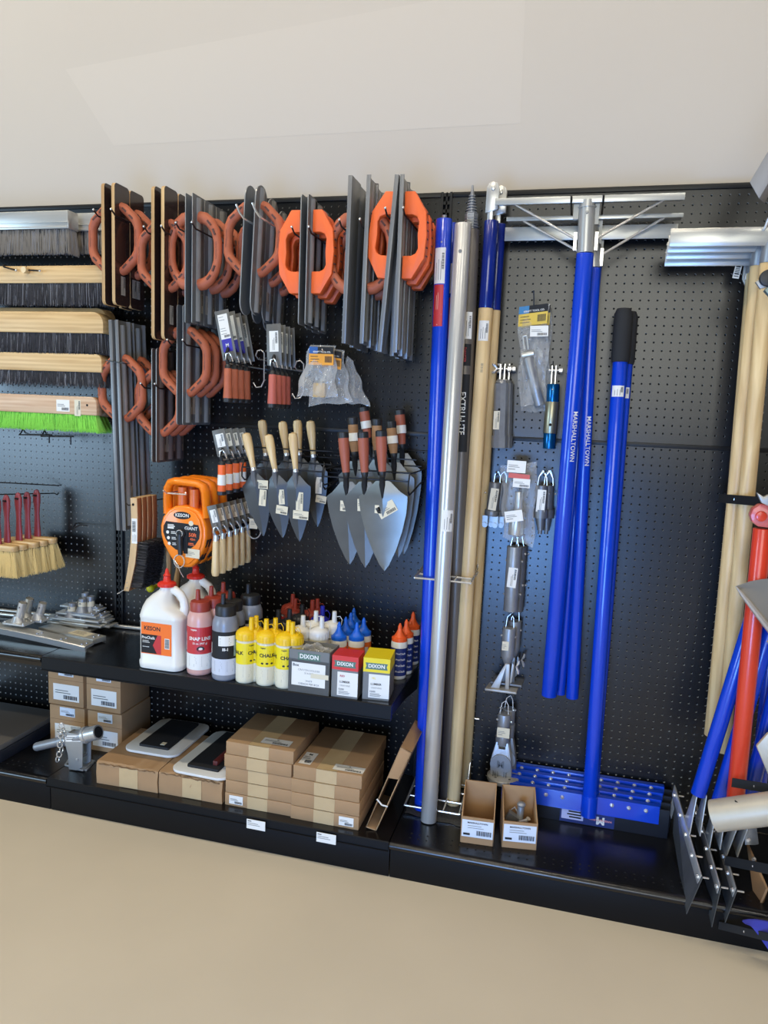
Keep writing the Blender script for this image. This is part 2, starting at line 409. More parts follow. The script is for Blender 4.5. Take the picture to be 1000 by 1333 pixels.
# ================================================================ hand floats
def cpath(side, x0, pts): return [(x0+side*a, 0, c) for a, c in pts]
def float_tool(u, vt, vb, d, W, T, side, style, grip, label, X=None, Z=None, lean=0., name='hand_float', group=None, mt=None, hz=0., hc=None, spine=True, marks=True, tags=1, gm=None):
    """blade hangs upright with its narrow edge to the aisle; its front edge runs from (u, vt) to vb"""
    p = at(u, vt, d); q = at(u, vb, d)
    x = p.x if X is None else X; z1, z0 = (p.z, q.z) if Z is None else Z
    L = z1-z0; r = thing(name, label, 'hand float' if name == 'hand_float' else 'float', (x, -d+W/2, z0), group)
    R = Matrix.Rotation(lean, 4, 'Y') if lean else None
    zc = (z0+z1)/2+hz if hc is None else at(u, hc, d).z
    pivot = Vector((x, -d+W/2, zc))
    def T_(b): b.T = (Matrix.Translation(pivot) @ R @ Matrix.Translation(-pivot)) if R else None; return b
    y0, y1 = -d, -d+W; yc = (y0+y1)/2
    if style == 'wood':
        b = T_(B(BROWNF, PLYE)); b.prism(rrect(W, L, .55, 4, (yc, (z0+z1)/2)), x, x+side*T, 'x', side=PLYE); obj('blade', b, r)
    elif style == 'round':
        b = T_(B(mt or DSTEEL, STEEL)); b.prism(rrect(W, L, W/2-.05, 8, (yc, (z0+z1)/2)), x, x+side*T, 'x', side=STEEL); obj('blade', b, r)
    elif style == 'channel':      # magnesium float: thin plate with turned-up edges
        b = T_(B(mt or MAGN)); t = .14
        pl = [(x, y0), (x+side*.5, y0), (x+side*.5, y0+t), (x+side*t, y0+.5), (x+side*t, y1-.5), (x+side*.5, y1-t), (x+side*.5, y1), (x, y1)]
        if side < 0: pl = pl[::-1]
        b.prism(pl, z0, z1, 'z'); obj('blade', b, r, .02)
    else:
        b = T_(B(mt or DSTEEL, STEEL)); b.prism(rrect(W, L, .35 if style == 'steel' else .12, 3, (yc, (z0+z1)/2)), x, x+side*T, 'x', side=STEEL); obj('blade', b, r)
    if spine and style != 'wood':
        b = T_(B(mt or STEEL)); w = .55; xs = x+side*T
        pl = [(xs, yc-w), (xs+side*.28, yc-w*.55), (xs+side*.34, yc), (xs+side*.28, yc+w*.55), (xs, yc+w)]
        b.prism(pl, z0+L*.02, z1-L*.02, 'z'); obj('mounting_rib', b, r)
    BL = r.children[0]
    # grip
    xs = x+side*(T+(.3 if spine and style != 'wood' else 0))
    if grip == 'pro':
        b = T_(B(gm or TERRA, SLOT))
        P = [(-.1, 4.0), (.3, 3.9), (1.15, 3.15), (2.0, 2.35), (2.35, 1.6), (2.42, .8), (2.4, 0), (2.42, -.8), (2.35, -1.6), (2.0, -2.35), (1.15, -3.15), (.3, -3.9), (-.1, -4.0)]
        b.tube([(xs+side*a, yc, zc+c) for a, c in P], [.6, .6, .6, .62, .58, .55, .55, .55, .58, .62, .6, .6, .6], 10, up=(0, 1, 0), flat=1.15)
        if marks:
            b.use(SLOT)
            for a, c, th in ((.75, 3.5, -43), (1.7, 2.6, -43), (1.7, -2.6, 43), (.75, -3.5, 43)):
                s = Matrix.Rotation(math.radians(th*side), 3, 'Y')
                cx, cz = xs+side*a, zc+c; b.box((cx-.38, yc-.73, cz-.11), (cx+.38, yc-.6, cz+.11), s.inverted() if 0 else Matrix.Rotation(math.radians(-th*side), 3, 'Y'))
            b.text('MARSHALLTOWN', .26, lambda tx, tz: Vector((xs+side*2.4-tz, yc-.66, zc+tx)))
    elif grip == 'oval':
        b = T_(B(gm or TERRA, SLOT))
        P = [(-.1, 4.1), (.6, 4.0), (1.4, 3.45), (2.1, 2.4), (2.4, 1.2), (2.45, 0), (2.4, -1.2), (2.1, -2.4), (1.4, -3.45), (.6, -4.0), (-.1, -4.1)]
        b.tube([(xs+side*a, yc, zc+c) for a, c in P], [.75, .75, .68, .58, .55, .55, .55, .58, .68, .75, .75], 10, up=(0, 1, 0), flat=1.0)
        if marks:
            b.use(SLOT)
            for a, c, th in ((1.5, 3.3, -48), (2.15, 2.2, -68), (2.15, -2.2, 68), (1.5, -3.3, 48)):
                cx, cz = xs+side*a, zc+c; b.box((cx-.38, yc-.73, cz-.11), (cx+.38, yc-.5, cz+.11), Matrix.Rotation(math.radians(-th*side), 3, 'Y'))
            b.text('MARSHALLTOWN', .26, lambda tx, tz: Vector((xs+side*2.45-tz, yc-.575, zc+tx)))
    else:                          # broad bright-orange loop
        b = T_(B(gm or ORNG))
        O = [(0, 4.9), (1.2, 4.9), (2.6, 2.6), (2.8, 0), (2.6, -2.6), (1.2, -4.9), (0, -4.9)]
        N = [(0, -2.3), (1.0, -2.3), (1.55, -2.05), (1.8, -1.5), (1.7, 0), (1.8, 1.5), (1.55, 2.05), (1.0, 2.3), (0, 2.3)]
        b.prism([(xs+side*a, zc+c) for a, c in O+N], yc-.75, yc+.75, 'y'); obj('grip', b, r, .12)
        b = T_(B(SLOT)); G = r.children[-1]
        for k in range(6):
            z = zc+2.4-k*.95; b = T_(B(SLOT)); b.box((xs+side*2.68, yc-.45, z), (xs+side*2.83, yc+.1, z+.1)); obj('grip_rib', b, G, smooth=0)
        b = None
    if b is not None: obj('grip', b, r)
    if tags and side > 0:
        f0 = plane((x+T*1.02+.01, yc+(.1 if style == 'wood' else W*.27), z0+L*.17), (0, 1, 0), (0, 0, 1), (1, 0, 0))
        M4 = (Matrix.Translation(pivot) @ R @ Matrix.Translation(-pivot)) if R else None
        f = (lambda a, c, k=1: M4 @ f0(a, c, k)) if M4 else f0
        sticker(f, .95, 2.4, mat('dim_label', (170, 162, 150), .5), BL, vert=True)
        if tags > 1:
            g0 = plane((x+T*1.02+.01, yc-.75, z0+L*.17), (0, 1, 0), (0, 0, 1), (1, 0, 0)); sticker(g0, .95, 2.4, mat('dim_label', (170, 162, 150), .5), BL, vert=True)
    return r
PO = ['', 'directly behind the front pair', 'third pair in from the front', 'rearmost pair']
def cluster(name, uL, vt, vb, gap, d0, W, T, n, style, grip, desc, rise=0., xstep=0., hc=None, mt=None, skipL=0, zvar=(0,)*6, gm=None, step=None, leanL=0., **k):
    base_lean = k.pop('lean', 0.)
    pL = at(uL, vt, d0); qL = at(uL, vb, d0)
    for i in range(n):
        d = d0-i*(step or (W+.15)); far = ['front', 'second', 'third', 'fourth', 'fifth'][i]
        dz = -i*rise-zvar[i]
        hz = 0 if hc is None else at(uL, hc, d0).z-(pL.z+qL.z)/2
        for side in (-1, 1):
            if side < 0 and i and skipL: continue
            X = pL.x+i*xstep+(0 if side < 0 else gap)
            lab = '%s, %s of the %s pair' % (desc, 'left' if side < 0 else 'right', far)
            float_tool(uL, vt, vb, d, W, T, side, style, grip, lab, X=X, Z=(pL.z+dz, qL.z+dz), mt=mt, hz=hz, tags=(2 if i == 1 else 1), gm=gm, lean=leanL if (leanL and side < 0 and not i) else base_lean, **k)
    return pL, qL
def prongs(xs, d, z, label, rise=.5, r=.11):
    b = [[(x, 0, z-.35), (x, -.4, z-.35), (x, -d+.9, z-.25), (x, -d, z+rise-.2)] for x in xs]
    hook(b, r, label, BWIRE, ball=.15)
pL, qL = cluster('wood', 135.5, 237, 396, 1.05, 11, 3.25, .45, 2, 'wood', 'pro', 'brown wood-edged float, leftmost cluster of the top row', hc=308)
prongs((pL.x-.75, pL.x+1.8), 12.2, at(143, 276, 12).z, 'twin-prong peg hook through the grips of the leftmost wood floats')
pL, qL = cluster('wood', 201, 241, 441, .95, 11, 3.25, .45, 2, 'wood', 'pro', 'taller brown wood-edged float, second cluster of the row', hc=330)
prongs((pL.x-.75, pL.x+1.7), 12.2, at(206, 298, 12).z, 'twin-prong peg hook through the grips of the second wood float cluster')
pL, qL = cluster('oval', 242, 251, 420, .85, 11, 3.0, .1, 3, 'square', 'oval', 'grey float with oval rust-red grip, third cluster', hc=324)
prongs((pL.x-.7, pL.x+1.5), 12.2, at(254, 293, 12).z, 'twin-prong peg hook through the oval-gripped grey floats')
pL, qL = cluster('round', 318, 237, 408, 1.25, 11, 3.4, .14, 3, 'round', 'pro', 'round-ended grey steel float with rust-red grip', hc=308, zvar=(0, .6, 1.2), lean=math.radians(2.2))
# J hooks in front of the round-ended floats
for uu, vv in ((305, 266), (326, 264)):
    p = at(uu, vv, 12.5); x = p.x+.6
    hook([[(x+.55, 0, p.z-1.6), (x+.55, -10.5, p.z-1.6), (x+.35, -11.7, p.z-1.5), (x+.0, -12.3, p.z-.9), (x-.35, -12.5, p.z)]], .13, 'bare chrome prong curling up %s of the round-ended float' % ('left' if uu < 320 else 'in front'), CHR)
pL, qL = cluster('bright', 393, 252, 422, .75, 11, 3.0, .12, 3, 'steel', 'loop', 'steel float with bright orange grip, left orange cluster', hc=326, step=2.4, zvar=(0, .2, .4))
prongs((pL.x-.7, pL.x+1.45), 12.2, at(399, 299, 12).z, 'twin-prong peg hook through the bright orange loops right of the round-ended floats')
pL, qL = cluster('wide', 458, 228, 447, 1.75, 11, 3.6, .14, 3, 'channel', 'oval', 'long dark float between the bright orange clusters', hc=326, step=3.2, zvar=(0, .2, .3), lean=math.radians(.5))
prongs((pL.x-.9, pL.x+1.6), 12.4, at(468, 290, 12).z, 'twin-prong peg hook through the long dark magnesium floats')
pL, qL = cluster('bright2', 515, 227, 459, .55, 11.4, 3.2, .14, 3, 'channel', 'loop', 'long float with bright orange grip, right orange cluster', hc=304, step=2.7, zvar=(0, .2, .3), leanL=math.radians(3.6))
prongs((pL.x-.8, pL.x+1.3), 12.4, at(524, 275, 12).z, 'twin-prong peg hook through the rightmost bright orange loops')
float_tool(519, 245, 457, 12.3, 2.2, .1, -1, 'square', 'none_', 'thin steel blade hanging askew in front of the rightmost orange-gripped float', X=None, lean=math.radians(4.5), tags=0, spine=False) if 0 else None
# second row
pL, qL = cluster('long', 148, 416, 690, .45, 9.5, 2.9, .16, 2, 'channel', 'pro', 'very long grey darby float beside the brooms', hc=505, lean=math.radians(-2.0), skipL=1, step=3.6, zvar=(0, 0))
hook([[(pL.x-.9, 0, at(150, 470, 9).z), (pL.x-.9, -9.9, at(150, 470, 9).z), (pL.x+1.5, -9.9, at(150, 473, 9).z), (pL.x+1.5, -5.5, at(150, 473, 9).z)]], .07, 'black wire peg hook looped round the very long darby floats', BWIRE)
pL, qL = cluster('small', 198, 453, 602, .55, 8.5, 2.5, .12, 3, 'steel', 'pro', 'short brown-grey float below the wood-edged clusters', hc=524, mt=mat('resin_grey', (98, 86, 80), .4), skipL=1, step=2.3)
prongs((pL.x-.9, pL.x+1.2), 9.8, at(180, 502, 9).z, 'twin-prong peg hook through the shorter brown-grey floats')
pL, qL = cluster('mid', 231, 396, 553, .75, 9.5, 2.6, .1, 3, 'steel', 'pro', 'grey steel float in the row below the oval-gripped ones', hc=470, skipL=1, step=2.5)
prongs((pL.x-.8, pL.x+1.4), 10.6, at(232, 446, 10).z, 'twin-prong peg hook through the lower grey steel floats')
# ================================================================ brooms and brushes on the left
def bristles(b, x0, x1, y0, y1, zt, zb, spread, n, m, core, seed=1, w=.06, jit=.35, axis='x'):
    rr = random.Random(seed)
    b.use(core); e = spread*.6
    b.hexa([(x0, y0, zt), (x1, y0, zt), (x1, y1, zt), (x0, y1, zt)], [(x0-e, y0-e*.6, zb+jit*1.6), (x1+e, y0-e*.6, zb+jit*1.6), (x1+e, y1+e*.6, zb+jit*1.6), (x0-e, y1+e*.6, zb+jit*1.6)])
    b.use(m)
    for i in range(n):
        fx = rr.random(); k = rr.random(); fy = 0 if k < .7 else (rr.random() if fx < 0 else rr.random()*.5)
        if k > .9: fx = 1.; fy = rr.random()
        x = x0+(x1-x0)*fx; y = y0+(y1-y0)*fy
        ex = x+spread*(2*fx-1)+rr.uniform(-.14, .14); ey = y+spread*.6*(2*fy-1)-rr.uniform(0, .12); zz = zb+rr.uniform(-.06, jit)
        b.use(GLINT if (m is BKB or m is GRB) and rr.random() < .13 else m)
        q = w*rr.uniform(.35, .9); zt2 = zt-(rr.random()**2)*(zt-zb)*.5
        o = Vector((x, y, zt2)); t = Vector((ex, ey, zz))
        b.add([o+Vector((-q, 0, 0)), o+Vector((q, 0, 0)), o+Vector((0, -q, 0)), t+Vector((-q*.6, 0, 0)), t+Vector((q*.6, 0, 0)), t+Vector((0, -q*.8, 0))], [(0, 2, 5, 3), (2, 1, 4, 5), (3, 5, 4)])
def broom(u1, vt, vm, vb, d, label, block, bm, core, x0=-76, thick=2.2, round_=.9, seed=1, n=900, group=None, zoff=0):
    """block: 'alu' channel or wood; right end at u1, block from vt to vm, bristles down to vb"""
    pt = at(u1, vt, d); pm = at(u1, vm, d); pb = at(u1, vb, d); x1 = pt.x; z1, zm, zb = pt.z, pm.z, pb.z
    r = thing('push_broom' if block != 'alu' else 'channel_broom', label, 'broom' if block != 'g' else 'brush', ((x0+x1)/2, -d+thick/2, zb), group)
    if block == 'alu':
        b = B(ALUX); h = z1-zm
        b.prism([(-d, zm+.1), (-d, z1-.1), (-d+.15, z1), (-d+thick, z1), (-d+thick, zm), (-d+.15, zm)], x0, x1, 'x')
        b.box((x0, -d-.12, zm), (x1, -d+.02, zm+.28)); b.box((x0, -d-.12, zm+h*.32), (x1, -d+.02, zm+h*.36)); b.box((x1-.02, -d-.05, zm), (x1+.12, -d+.25, zm+h*.4))
        obj('channel', b, r, .02); top = zm
        bristles_x = (x0, x1-.15)
    else:
        b = B(WX if block != 'g' else WB); h = z1-zm
        pr = [(x0, zm), (x1, zm), (x1, z1-round_)]+[(x1-round_+round_*math.cos(math.radians(a)), z1-round_+round_*math.sin(math.radians(a))) for a in range(15, 91, 15)]+[(x0, z1)]
        b.prism(pr, -d, -d+thick, 'y'); obj('block', b, r, .1); bristles_x = (x0, x1-.35)
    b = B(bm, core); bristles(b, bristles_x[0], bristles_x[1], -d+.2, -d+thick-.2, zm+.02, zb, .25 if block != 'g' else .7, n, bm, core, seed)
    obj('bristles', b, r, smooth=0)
    return r
broom(88, 273, 297, 331, 9, 'bright aluminium channel broom with grey bristles on the top row, front one', 'alu', GRB, GRB2, n=1500, seed=2)
broom(137, 276, 300, 331, 5, 'aluminium channel broom with grey bristles half hidden behind the front one', 'alu', GRB, GRB2, seed=3, n=1100)
r = broom(135.5, 345, 368, 399, 9, 'smooth pale wood broom block with black bristles pierced by two black hook ends', 'wood', BKB, BKB2, seed=4, n=1500)
broom(134, 406, 434, 462, 9, 'broom block of strongly figured wood grain with black bristles, third row down', 'wood', BKB, BKB2, seed=5, n=1500, round_=1.6)
broom(139, 401, 427, 458, 6.4, 'plain wood broom behind the strongly figured one, only its top edge and end showing', 'wood', BKB, BKB2, seed=6, n=500, round_=1.6)
broom(132, 461, 485, 505, 9, 'pale wood broom block with short black bristles just above the green brushes', 'wood', BKB, BKB2, seed=7, n=1500)
broom(139, 463, 480, 502, 6, 'pale wood broom tucked behind the one above the green brushes', 'wood', BKB, BKB2, seed=17, n=400)
g = [('front', 125.5, 517, 541, 564, 8.8), ('middle', 131, 520, 542, 564, 7.2), ('rear', 136, 522, 543, 564, 5.6)]
for k, (w, u, a, c, e, d) in enumerate(g):
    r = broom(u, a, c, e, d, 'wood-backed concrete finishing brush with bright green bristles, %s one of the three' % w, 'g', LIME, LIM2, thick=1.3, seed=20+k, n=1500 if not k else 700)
    if k == 0:
        p = at(82, 528, d); f = plane(p, (1, 0, 0), (0, 0, 1), (0, -1, 0)); sticker(f, 2.1, 1.6, WHT, r.children[0])
        p = at(101, 531, d); f = plane(p, (1, 0, 0), (0, 0, 1), (0, -1, 0)); sticker(f, 1.0, 2.2, CRM, r.children[0], vert=True)
        p = at(113.5, 527.5, d); b = B(VOID); b.cyl((p.x, p.y-.02, p.z), (p.x, p.y+.01, p.z), .16, n=12); obj('hanging_hole', b, r.children[0], smooth=0)
# hook ends through the top wood broom
for k, (u0, v0, u1, v1) in enumerate(((5, 345, 21, 352), (36, 349, 52, 352.5))):
    a = at(u0, v0, 9.15); c = at(u1, v1, 9.5)
    hook([[(a.x-.2, 0, a.z+.2), (a.x-.2, -9.1, a.z), (a.x+.2, -9.35, a.z-.3), tuple(c)]], .11, 'dark hook end over the smooth pale broom block, %s one' % ('left' if not k else 'right'), BWIRE, ball=.18)
p = at(36, 351, 9.05); b = B(WH); b.cyl((p.x, -9.0, p.z-.15), (p.x, -9.9, p.z-.15), .42, n=14)
b.use(BWIRE); b.tube([(p.x, -9.3, p.z+.5), (p.x, -9.3, p.z+.3)], .06, 6)
single('wooden_peg', b, 'small round wooden peg on the face of the smooth pale broom block', 'peg', (p.x, -9.1, p.z-.3))
# empty black hooks
def twin_hook(u0, v0, u1, v1, d, label):
    a = at(u0, v0, 0); c = at(u1, v1, d)
    hook([[(a.x, 0, a.z), (a.x, -.4, a.z-.6), (a.x+.3, -1.2, a.z-.9), (c.x, -d, c.z+.1), (c.x+.5, -d, c.z+.1)], [(c.x, -d, c.z+.1), (c.x, -d, c.z-1.1)]], .1, label, BWIRE)
twin_hook(30, 558, 64, 567, 4, 'empty black peg hook under the green brushes, left one')
twin_hook(58, 560, 92, 569, 4, 'empty black peg hook under the green brushes, right one')
twin_hook(103, 700, 120, 690, 3, 'bare black peg hook right of the tan brushes, left one') if 0 else None
a = at(101, 681, 0)
hook([[(a.x, 0, a.z), (a.x, -.5, a.z), (a.x+2.2, -4, a.z-.1), (a.x+3.6, -4.3, a.z+.6), (a.x+5, -4.4, a.z+.6)]], .09, 'bare black peg hook right of the tan brushes', BWIRE)
# ---- maroon-handled tan brushes
hz = at(3, 641, 5).z
a = at(3, 642, 7.5); c = at(56, 636, 3)
hook([[(c.x+.4, 0, c.z+.2), (c.x+.4, -.6, c.z+.3), (a.x-4, -7.6, a.z+1.5)], [(c.x+.1, 0, c.z-1.2), (c.x, -.5, c.z-.95), (a.x-4, -9, a.z-.4)]], .09, 'black wire hook carrying the maroon-handled tan brushes', BWIRE)
for k, (u, vt, vb, hh, ub) in enumerate(((47.5, 637, 695, 746, 5), (35, 640, 698, 0, 4), (23.5, 641, 700, 0, 4), (8, 644, 703, 0, 4), (-4, 646, 705, 0, 4))):
    d = 3.4+k*1.25; p = at(u, vt, d); q = at(u, vb+3, d); x = p.x; z1 = p.z; z0 = q.z
    W2 = 3.3
    r = thing('masonry_brush', 'maroon-handled brush with spreading tan bristles, %s' % ['rightmost, nearest the pegboard', 'second from the right', 'middle one', 'second from the left edge', 'leftmost, cut by the photo edge'][k], 'brush', (x, -d, z0-4))
    b = B(MAROON); ps = [(.02, 0), (.35, .12), (.62, .8), (.62, 1.8), (.5, 2.6), (.42, 3.6), (.45, 4.6), (.6, z1-z0)]
    b.lathe([(rr, -zz) for rr, zz in ps], (x, -d, z1), 12, 1, .55)
    b.use(BWIRE); b.cyl((x-.25, -d-.36, z1-.9), (x+.3, -d-.36, z1-.9), .13, n=8); obj('handle', b, r)
    b = B(WX); b.prism(rrect(2*W2, 1.5, .7, 5, (x, -d)), z0-.85, z0, 'z'); obj('block', b, r, .12)
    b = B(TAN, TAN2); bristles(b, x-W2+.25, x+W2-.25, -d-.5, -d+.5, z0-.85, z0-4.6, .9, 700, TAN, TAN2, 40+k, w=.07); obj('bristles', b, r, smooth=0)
# ---- wire brushes with curved wooden backs
p = at(172, 648, 11); q = at(168, 770, 11)
for k in range(4):
    d = 11-k*1.25; L = p.z-q.z; x = p.x-.3; z0 = q.z
    r = thing('wire_brush', 'curved wood-backed scratch brush with black wire tufts, %s of four' % ['frontmost', 'second', 'third', 'rearmost'][k], 'brush', (x, -d+.6, z0), )
    b = B(WZ, WBR); n = 10; rg = []
    for j in range(n+1):
        t = j/n; bow = -1.1*(1-t)**2*1.0+.25*math.sin(PI*t); zz = z0+L*t; w = 1.0 if t > .3 else .8+.2*t/.3
        rg.append([(x+bow, -d, zz), (x+bow+w, -d, zz), (x+bow+w, -d+1.15, zz), (x+bow, -d+1.15, zz)])
    b.rings(rg)
    b.mi = [1 if (i < n*4 and i % 4 == 1) else 0 for i in range(len(b.f))]
    obj('back', b, r, .06)
    b = B(BKB2, BKB); rw = random.Random(50+k)
    for j in range(26):
        t = .05+.5*j/26; bow = -1.1*(1-t)**2+.25*math.sin(PI*t); zz = z0+L*t
        for m in range(4):
            yy = -d+.18+m*.26
            for s in range(4):
                b.use(BKB if s % 2 else BKB2); dz = rw.uniform(-.16, .16)
                b.tube([(x+bow+.75, yy+rw.uniform(-.06, .06), zz), (x+bow+2.5+rw.uniform(-.15, .15), yy+rw.uniform(-.12, .12), zz+dz-.1)], .045, 4)
    obj('wire_tufts', b, r, smooth=0)
    if not k:
        f = plane((x+.62, -d, z0+L*.66), (1, 0, 0), (0, 0, 1), (0, -1, 0)); b = B(); sheet(b, f, -.42, -1.8, .42, 1.6, WHT); bars(b, lambda a, c, kk=1: f(c, a, kk), -.2, -.3, 1.2, .2); lines(b, lambda a, c, kk=1: f(c, a, kk), -1.5, -.3, [-.25, 0, .2], .06); obj('paper_band', b, r.children[0], smooth=0)
        b = B(CHR); b.tube([(x-1.0, -d-.05, z0+.15), (x-1.7, -d-.6, z0-.35)], .05, 6); b.use(CHR)
        for zz in (.5, 1.2): b.sph((x-.55, -d-.02, z0+zz), .08, 4)
        b.use(VOID); b.cyl((x+.45, -d-.03, z0+L-.9), (x+.45, -d+.02, z0+L-.9), .18, n=10); obj('brad', b, r, smooth=0)
hook([[(p.x-.3, 0, p.z-1), (p.x-.3, -11.4, p.z-1.0), (p.x-.4, -11.7, p.z-.7)]], .08, 'black peg hook through the stack of wood-backed scratch brushes', BWIRE)
# ================================================================ trowels
def margin(u, vt, d, bw, bl, hl, kind, label, lean, group=None, wire=True, lab='w', blade_lean=0., name='margin_trowel'):
    """hung blade up: (u, vt) = top centre of the blade"""
    p = at(u, vt, d); x, z = p.x, p.z
    r = thing(name, label, 'trowel', (x, -d, z-bl-hl-1.5), group)
    S = Matrix.Translation((x, -d, z)) @ Matrix.Rotation(lean, 4, 'Y') @ Matrix.Rotation(blade_lean, 4, 'X') @ Matrix.Translation((-x, d, -z))
    b = B(TB); b.T = S
    b.prism([(x-bw/2, z), (x+bw/2, z), (x+bw/2, z-bl), (x-bw/2, z-bl)], -d, -d+.08, 'y'); obj('blade', b, r, .01)
    e = S @ Vector((x, -d-.1, z-bl*.8)); h = S @ Vector((x, -d-.9, z-bl-.35))
    hx = h.x+.15; hz = h.z-.5
    b = B(BLKM if kind != 'wood' else DSTEEL); b.tube([e+Vector((0, 0, .3)), e, e.lerp(h, .6)+Vector((0, -.5, 0)), h, (hx, h.y, hz), (hx, h.y, hz-.5)], [.12, .22, .2, .22, .24, .26], 8)
    obj('tang', b, r)
    y = h.y; zt = hz-.3
    if kind == 'orange':
        b = B(SAL if lab == 's' else ORNG if lab == 'o' else TERRA, KCAP, WHT)
        if lab == 'o':
            b.lathe([(.05, 0), (.5, 0), (.52, -.1), (.5, -hl*.5), (.55, -hl*.95), (.4, -hl)], (hx, y, zt), 14)
            obj('handle', b, r)
            b = B(WHT); b.lathe([(.5, -hl*.32), (.54, -hl*.33), (.56, -hl*.66), (.5, -hl*.67)], (hx, y, zt), 14); obj('paper_band', b, r.children[-1])
        else:
            b.lathe([(.05, 0), (.45, 0), (.5, -.2), (.52, -hl*.5), (.6, -hl*.86), (.58, -hl*.88)], (hx, y, zt), 14); obj('handle', b, r)
        b = B(KCAP); b.lathe([(.3, -hl*.87), (.6, -hl*.87), (.6, -hl*.98), (.4, -hl)], (hx, y, zt), 14)
        obj('cap', b, r); b = B(KCAP); b.lathe([(.3, .45), (.34, .4), (.46, 0), (.46, -.12)], (hx, y, zt), 12); obj('collar', b, r)
    else:
        b = B(WH); b.lathe([(.05, 0), (.36, 0), (.42, -.4), (.5, -hl*.6), (.55, -hl*.88), (.42, -hl*.98), (.05, -hl)], (hx, y, zt), 14); obj('handle', b, r)
        b = B(CHR); b.lathe([(.3, .75), (.36, .75), (.36, 0), (.3, -.02)], (hx, y, zt), 14); obj('ferrule', b, r)
    if wire:
        f0 = plane((x, -d, z-bl*.42), (1, 0, 0), (0, 0, 1), (0, -1, 0)); f = lambda a, c, k=1: S @ f0(a, c, k)
        if lab == 'w' and kind == 'orange':
            b = B(); sheet(b, f, -bw*.34, -bl*.16, bw*.34, bl*.34, WHT); sheet(b, f, -bw*.34, -bl*.42, bw*.34, -bl*.16, mat('violet_blue_label', (52, 40, 150), .4))
            lines(b, f, -bw*.28, bw*.2, [bl*.28, bl*.22, bl*.05, bl*.0, -bl*.06], .06); bars(b, f, -bw*.1, -bl*.13, bw*.3, -bl*.08); b.use(WHT); b.text('M', .6, lambda a, c: f(a, c-bl*.29, 2), bold=.02); obj('price_sticker', b, r.children[0], smooth=0)
        else: sticker(f, bw*.62, bl*.5, WHT, r.children[0], vert=True)
    b = B(CHR); b.tube([(hx+.5, y+.3, zt+.9), (hx+.5, y-.2, zt+1.5), (hx+.25, y-.3, zt+1.9), (hx-.15, y-.3, zt+1.7), (hx-.25, y-.2, zt+1.0)], .1, 6, cap=True); obj('hang_clip', b, r)
    return r
for k in range(4):
    d = 10-k*1.75
    u = 288; P0 = at(288, 404, 10); x, z = P0.x, P0.z
    M_ = margin(288, 404, d, 1.95, 6.4, 4.2, 'orange', 'rubber-gripped margin trowel hung blade up below the oval-gripped floats, %s of four' % ['frontmost with blue and white sticker', 'second', 'third', 'rearmost'][k], math.radians(-10), lab='w' if k < 3 else 's') if 0 else None
def trow_row(u, vt, d0, step, n, bw, bl, hl, kind, desc, lean, lab, blade_lean=0.):
    P0 = at(u, vt, d0)
    nm = {4: ['frontmost', 'second', 'third', 'rearmost'], 6: ['frontmost', 'second', 'third', 'fourth', 'fifth', 'rearmost'], 5: ['frontmost', 'second', 'third', 'fourth', 'rearmost']}[n]
    for k in range(n):
        d = d0-k*step
        # same x and z for every trowel on the hook: find its pixel by projecting
        q = Vector((P0.x, -d, P0.z))-CAM; w = q.dot(CF)
        uu, vv = 500+FPX*q.dot(CR)/w, 666.5-FPX*q.dot(CU)/w
        margin(uu, vv, d, bw, bl, hl, kind, desc % nm[k], lean, lab=lab if not (lab == 'w' and k == n-1) else 'x', blade_lean=blade_lean)
    return P0
P0 = trow_row(288, 404, 10, 1.8, 4, 1.95, 6.2, 4.3, 'orange', 'rust-gripped margin trowel hung blade up beside the long grey floats, %s of four', math.radians(-12), 'w')
hook([[(P0.x+1.3, 0, P0.z-6.6), (P0.x+1.3, -10.6, P0.z-6.6), (P0.x+1.25, -11.2, P0.z-6.1)]], .11, 'chrome peg hook carrying the rust-gripped margin trowels', CHR)
P0 = trow_row(356, 421.5, 9.6, 1.55, 4, 1.95, 5.1, 4.2, 'orange', 'salmon-gripped pointing trowel hung blade up left of the plastic bags, %s of four', math.radians(-3), 's')
hook([[(P0.x+.6, 0, P0.z-5.3), (P0.x+.6, -10.2, P0.z-5.3), (P0.x+.55, -10.7, P0.z-4.8)]], .11, 'chrome peg hook carrying the salmon-gripped trowels', CHR)
for (u, v, lb) in ((341, 467, 'left'), (392, 481, 'right')):
    p = at(u, v, 7); x, z = p.x, p.z
    hook([[(x-.9, 0, z), (x-.9, -6.2, z), (x-.85, -7, z+.4), (x-.5, -7.3, z+1.0), (x, -7.3, z+1.1), (x+.45, -7.3, z+.7), (x+.5, -7.3, z-2.8), (x+.1, -7.3, z-3.6), (x-.6, -7.3, z-3.7), (x-1.0, -7.3, z-3.1)]], .09, 'long chrome U-shaped hook, the one on the %s of the salmon trowels' % lb, CHR)
P0 = trow_row(284, 559, 10.5, 2.0, 4, 1.8, 3.4, 3.9, 'orange', 'margin trowel with bright orange handle and white paper band, %s of four', math.radians(-14), 'o')
hook([[(P0.x+1.0, 0, P0.z-3.8), (P0.x+1.0, -11, P0.z-3.8), (P0.x+.95, -11.5, P0.z-3.4)]], .1, 'chrome peg hook carrying the orange-handled margin trowels', CHR)
P0 = trow_row(275, 658, 11, 1.9, 6, 1.35, 3.4, 4.7, 'wood', 'narrow margin trowel with pale wood handle hanging right of the tape reels, %s of six', math.radians(-16), 'p')
hook([[(P0.x+1.0, 0, P0.z-3.9), (P0.x+1.0, -11.4, P0.z-3.9), (P0.x+.95, -11.9, P0.z-3.5)]], .1, 'chrome peg hook carrying the wood-handled margin trowels', CHR)
a = at(331, 690, 4)
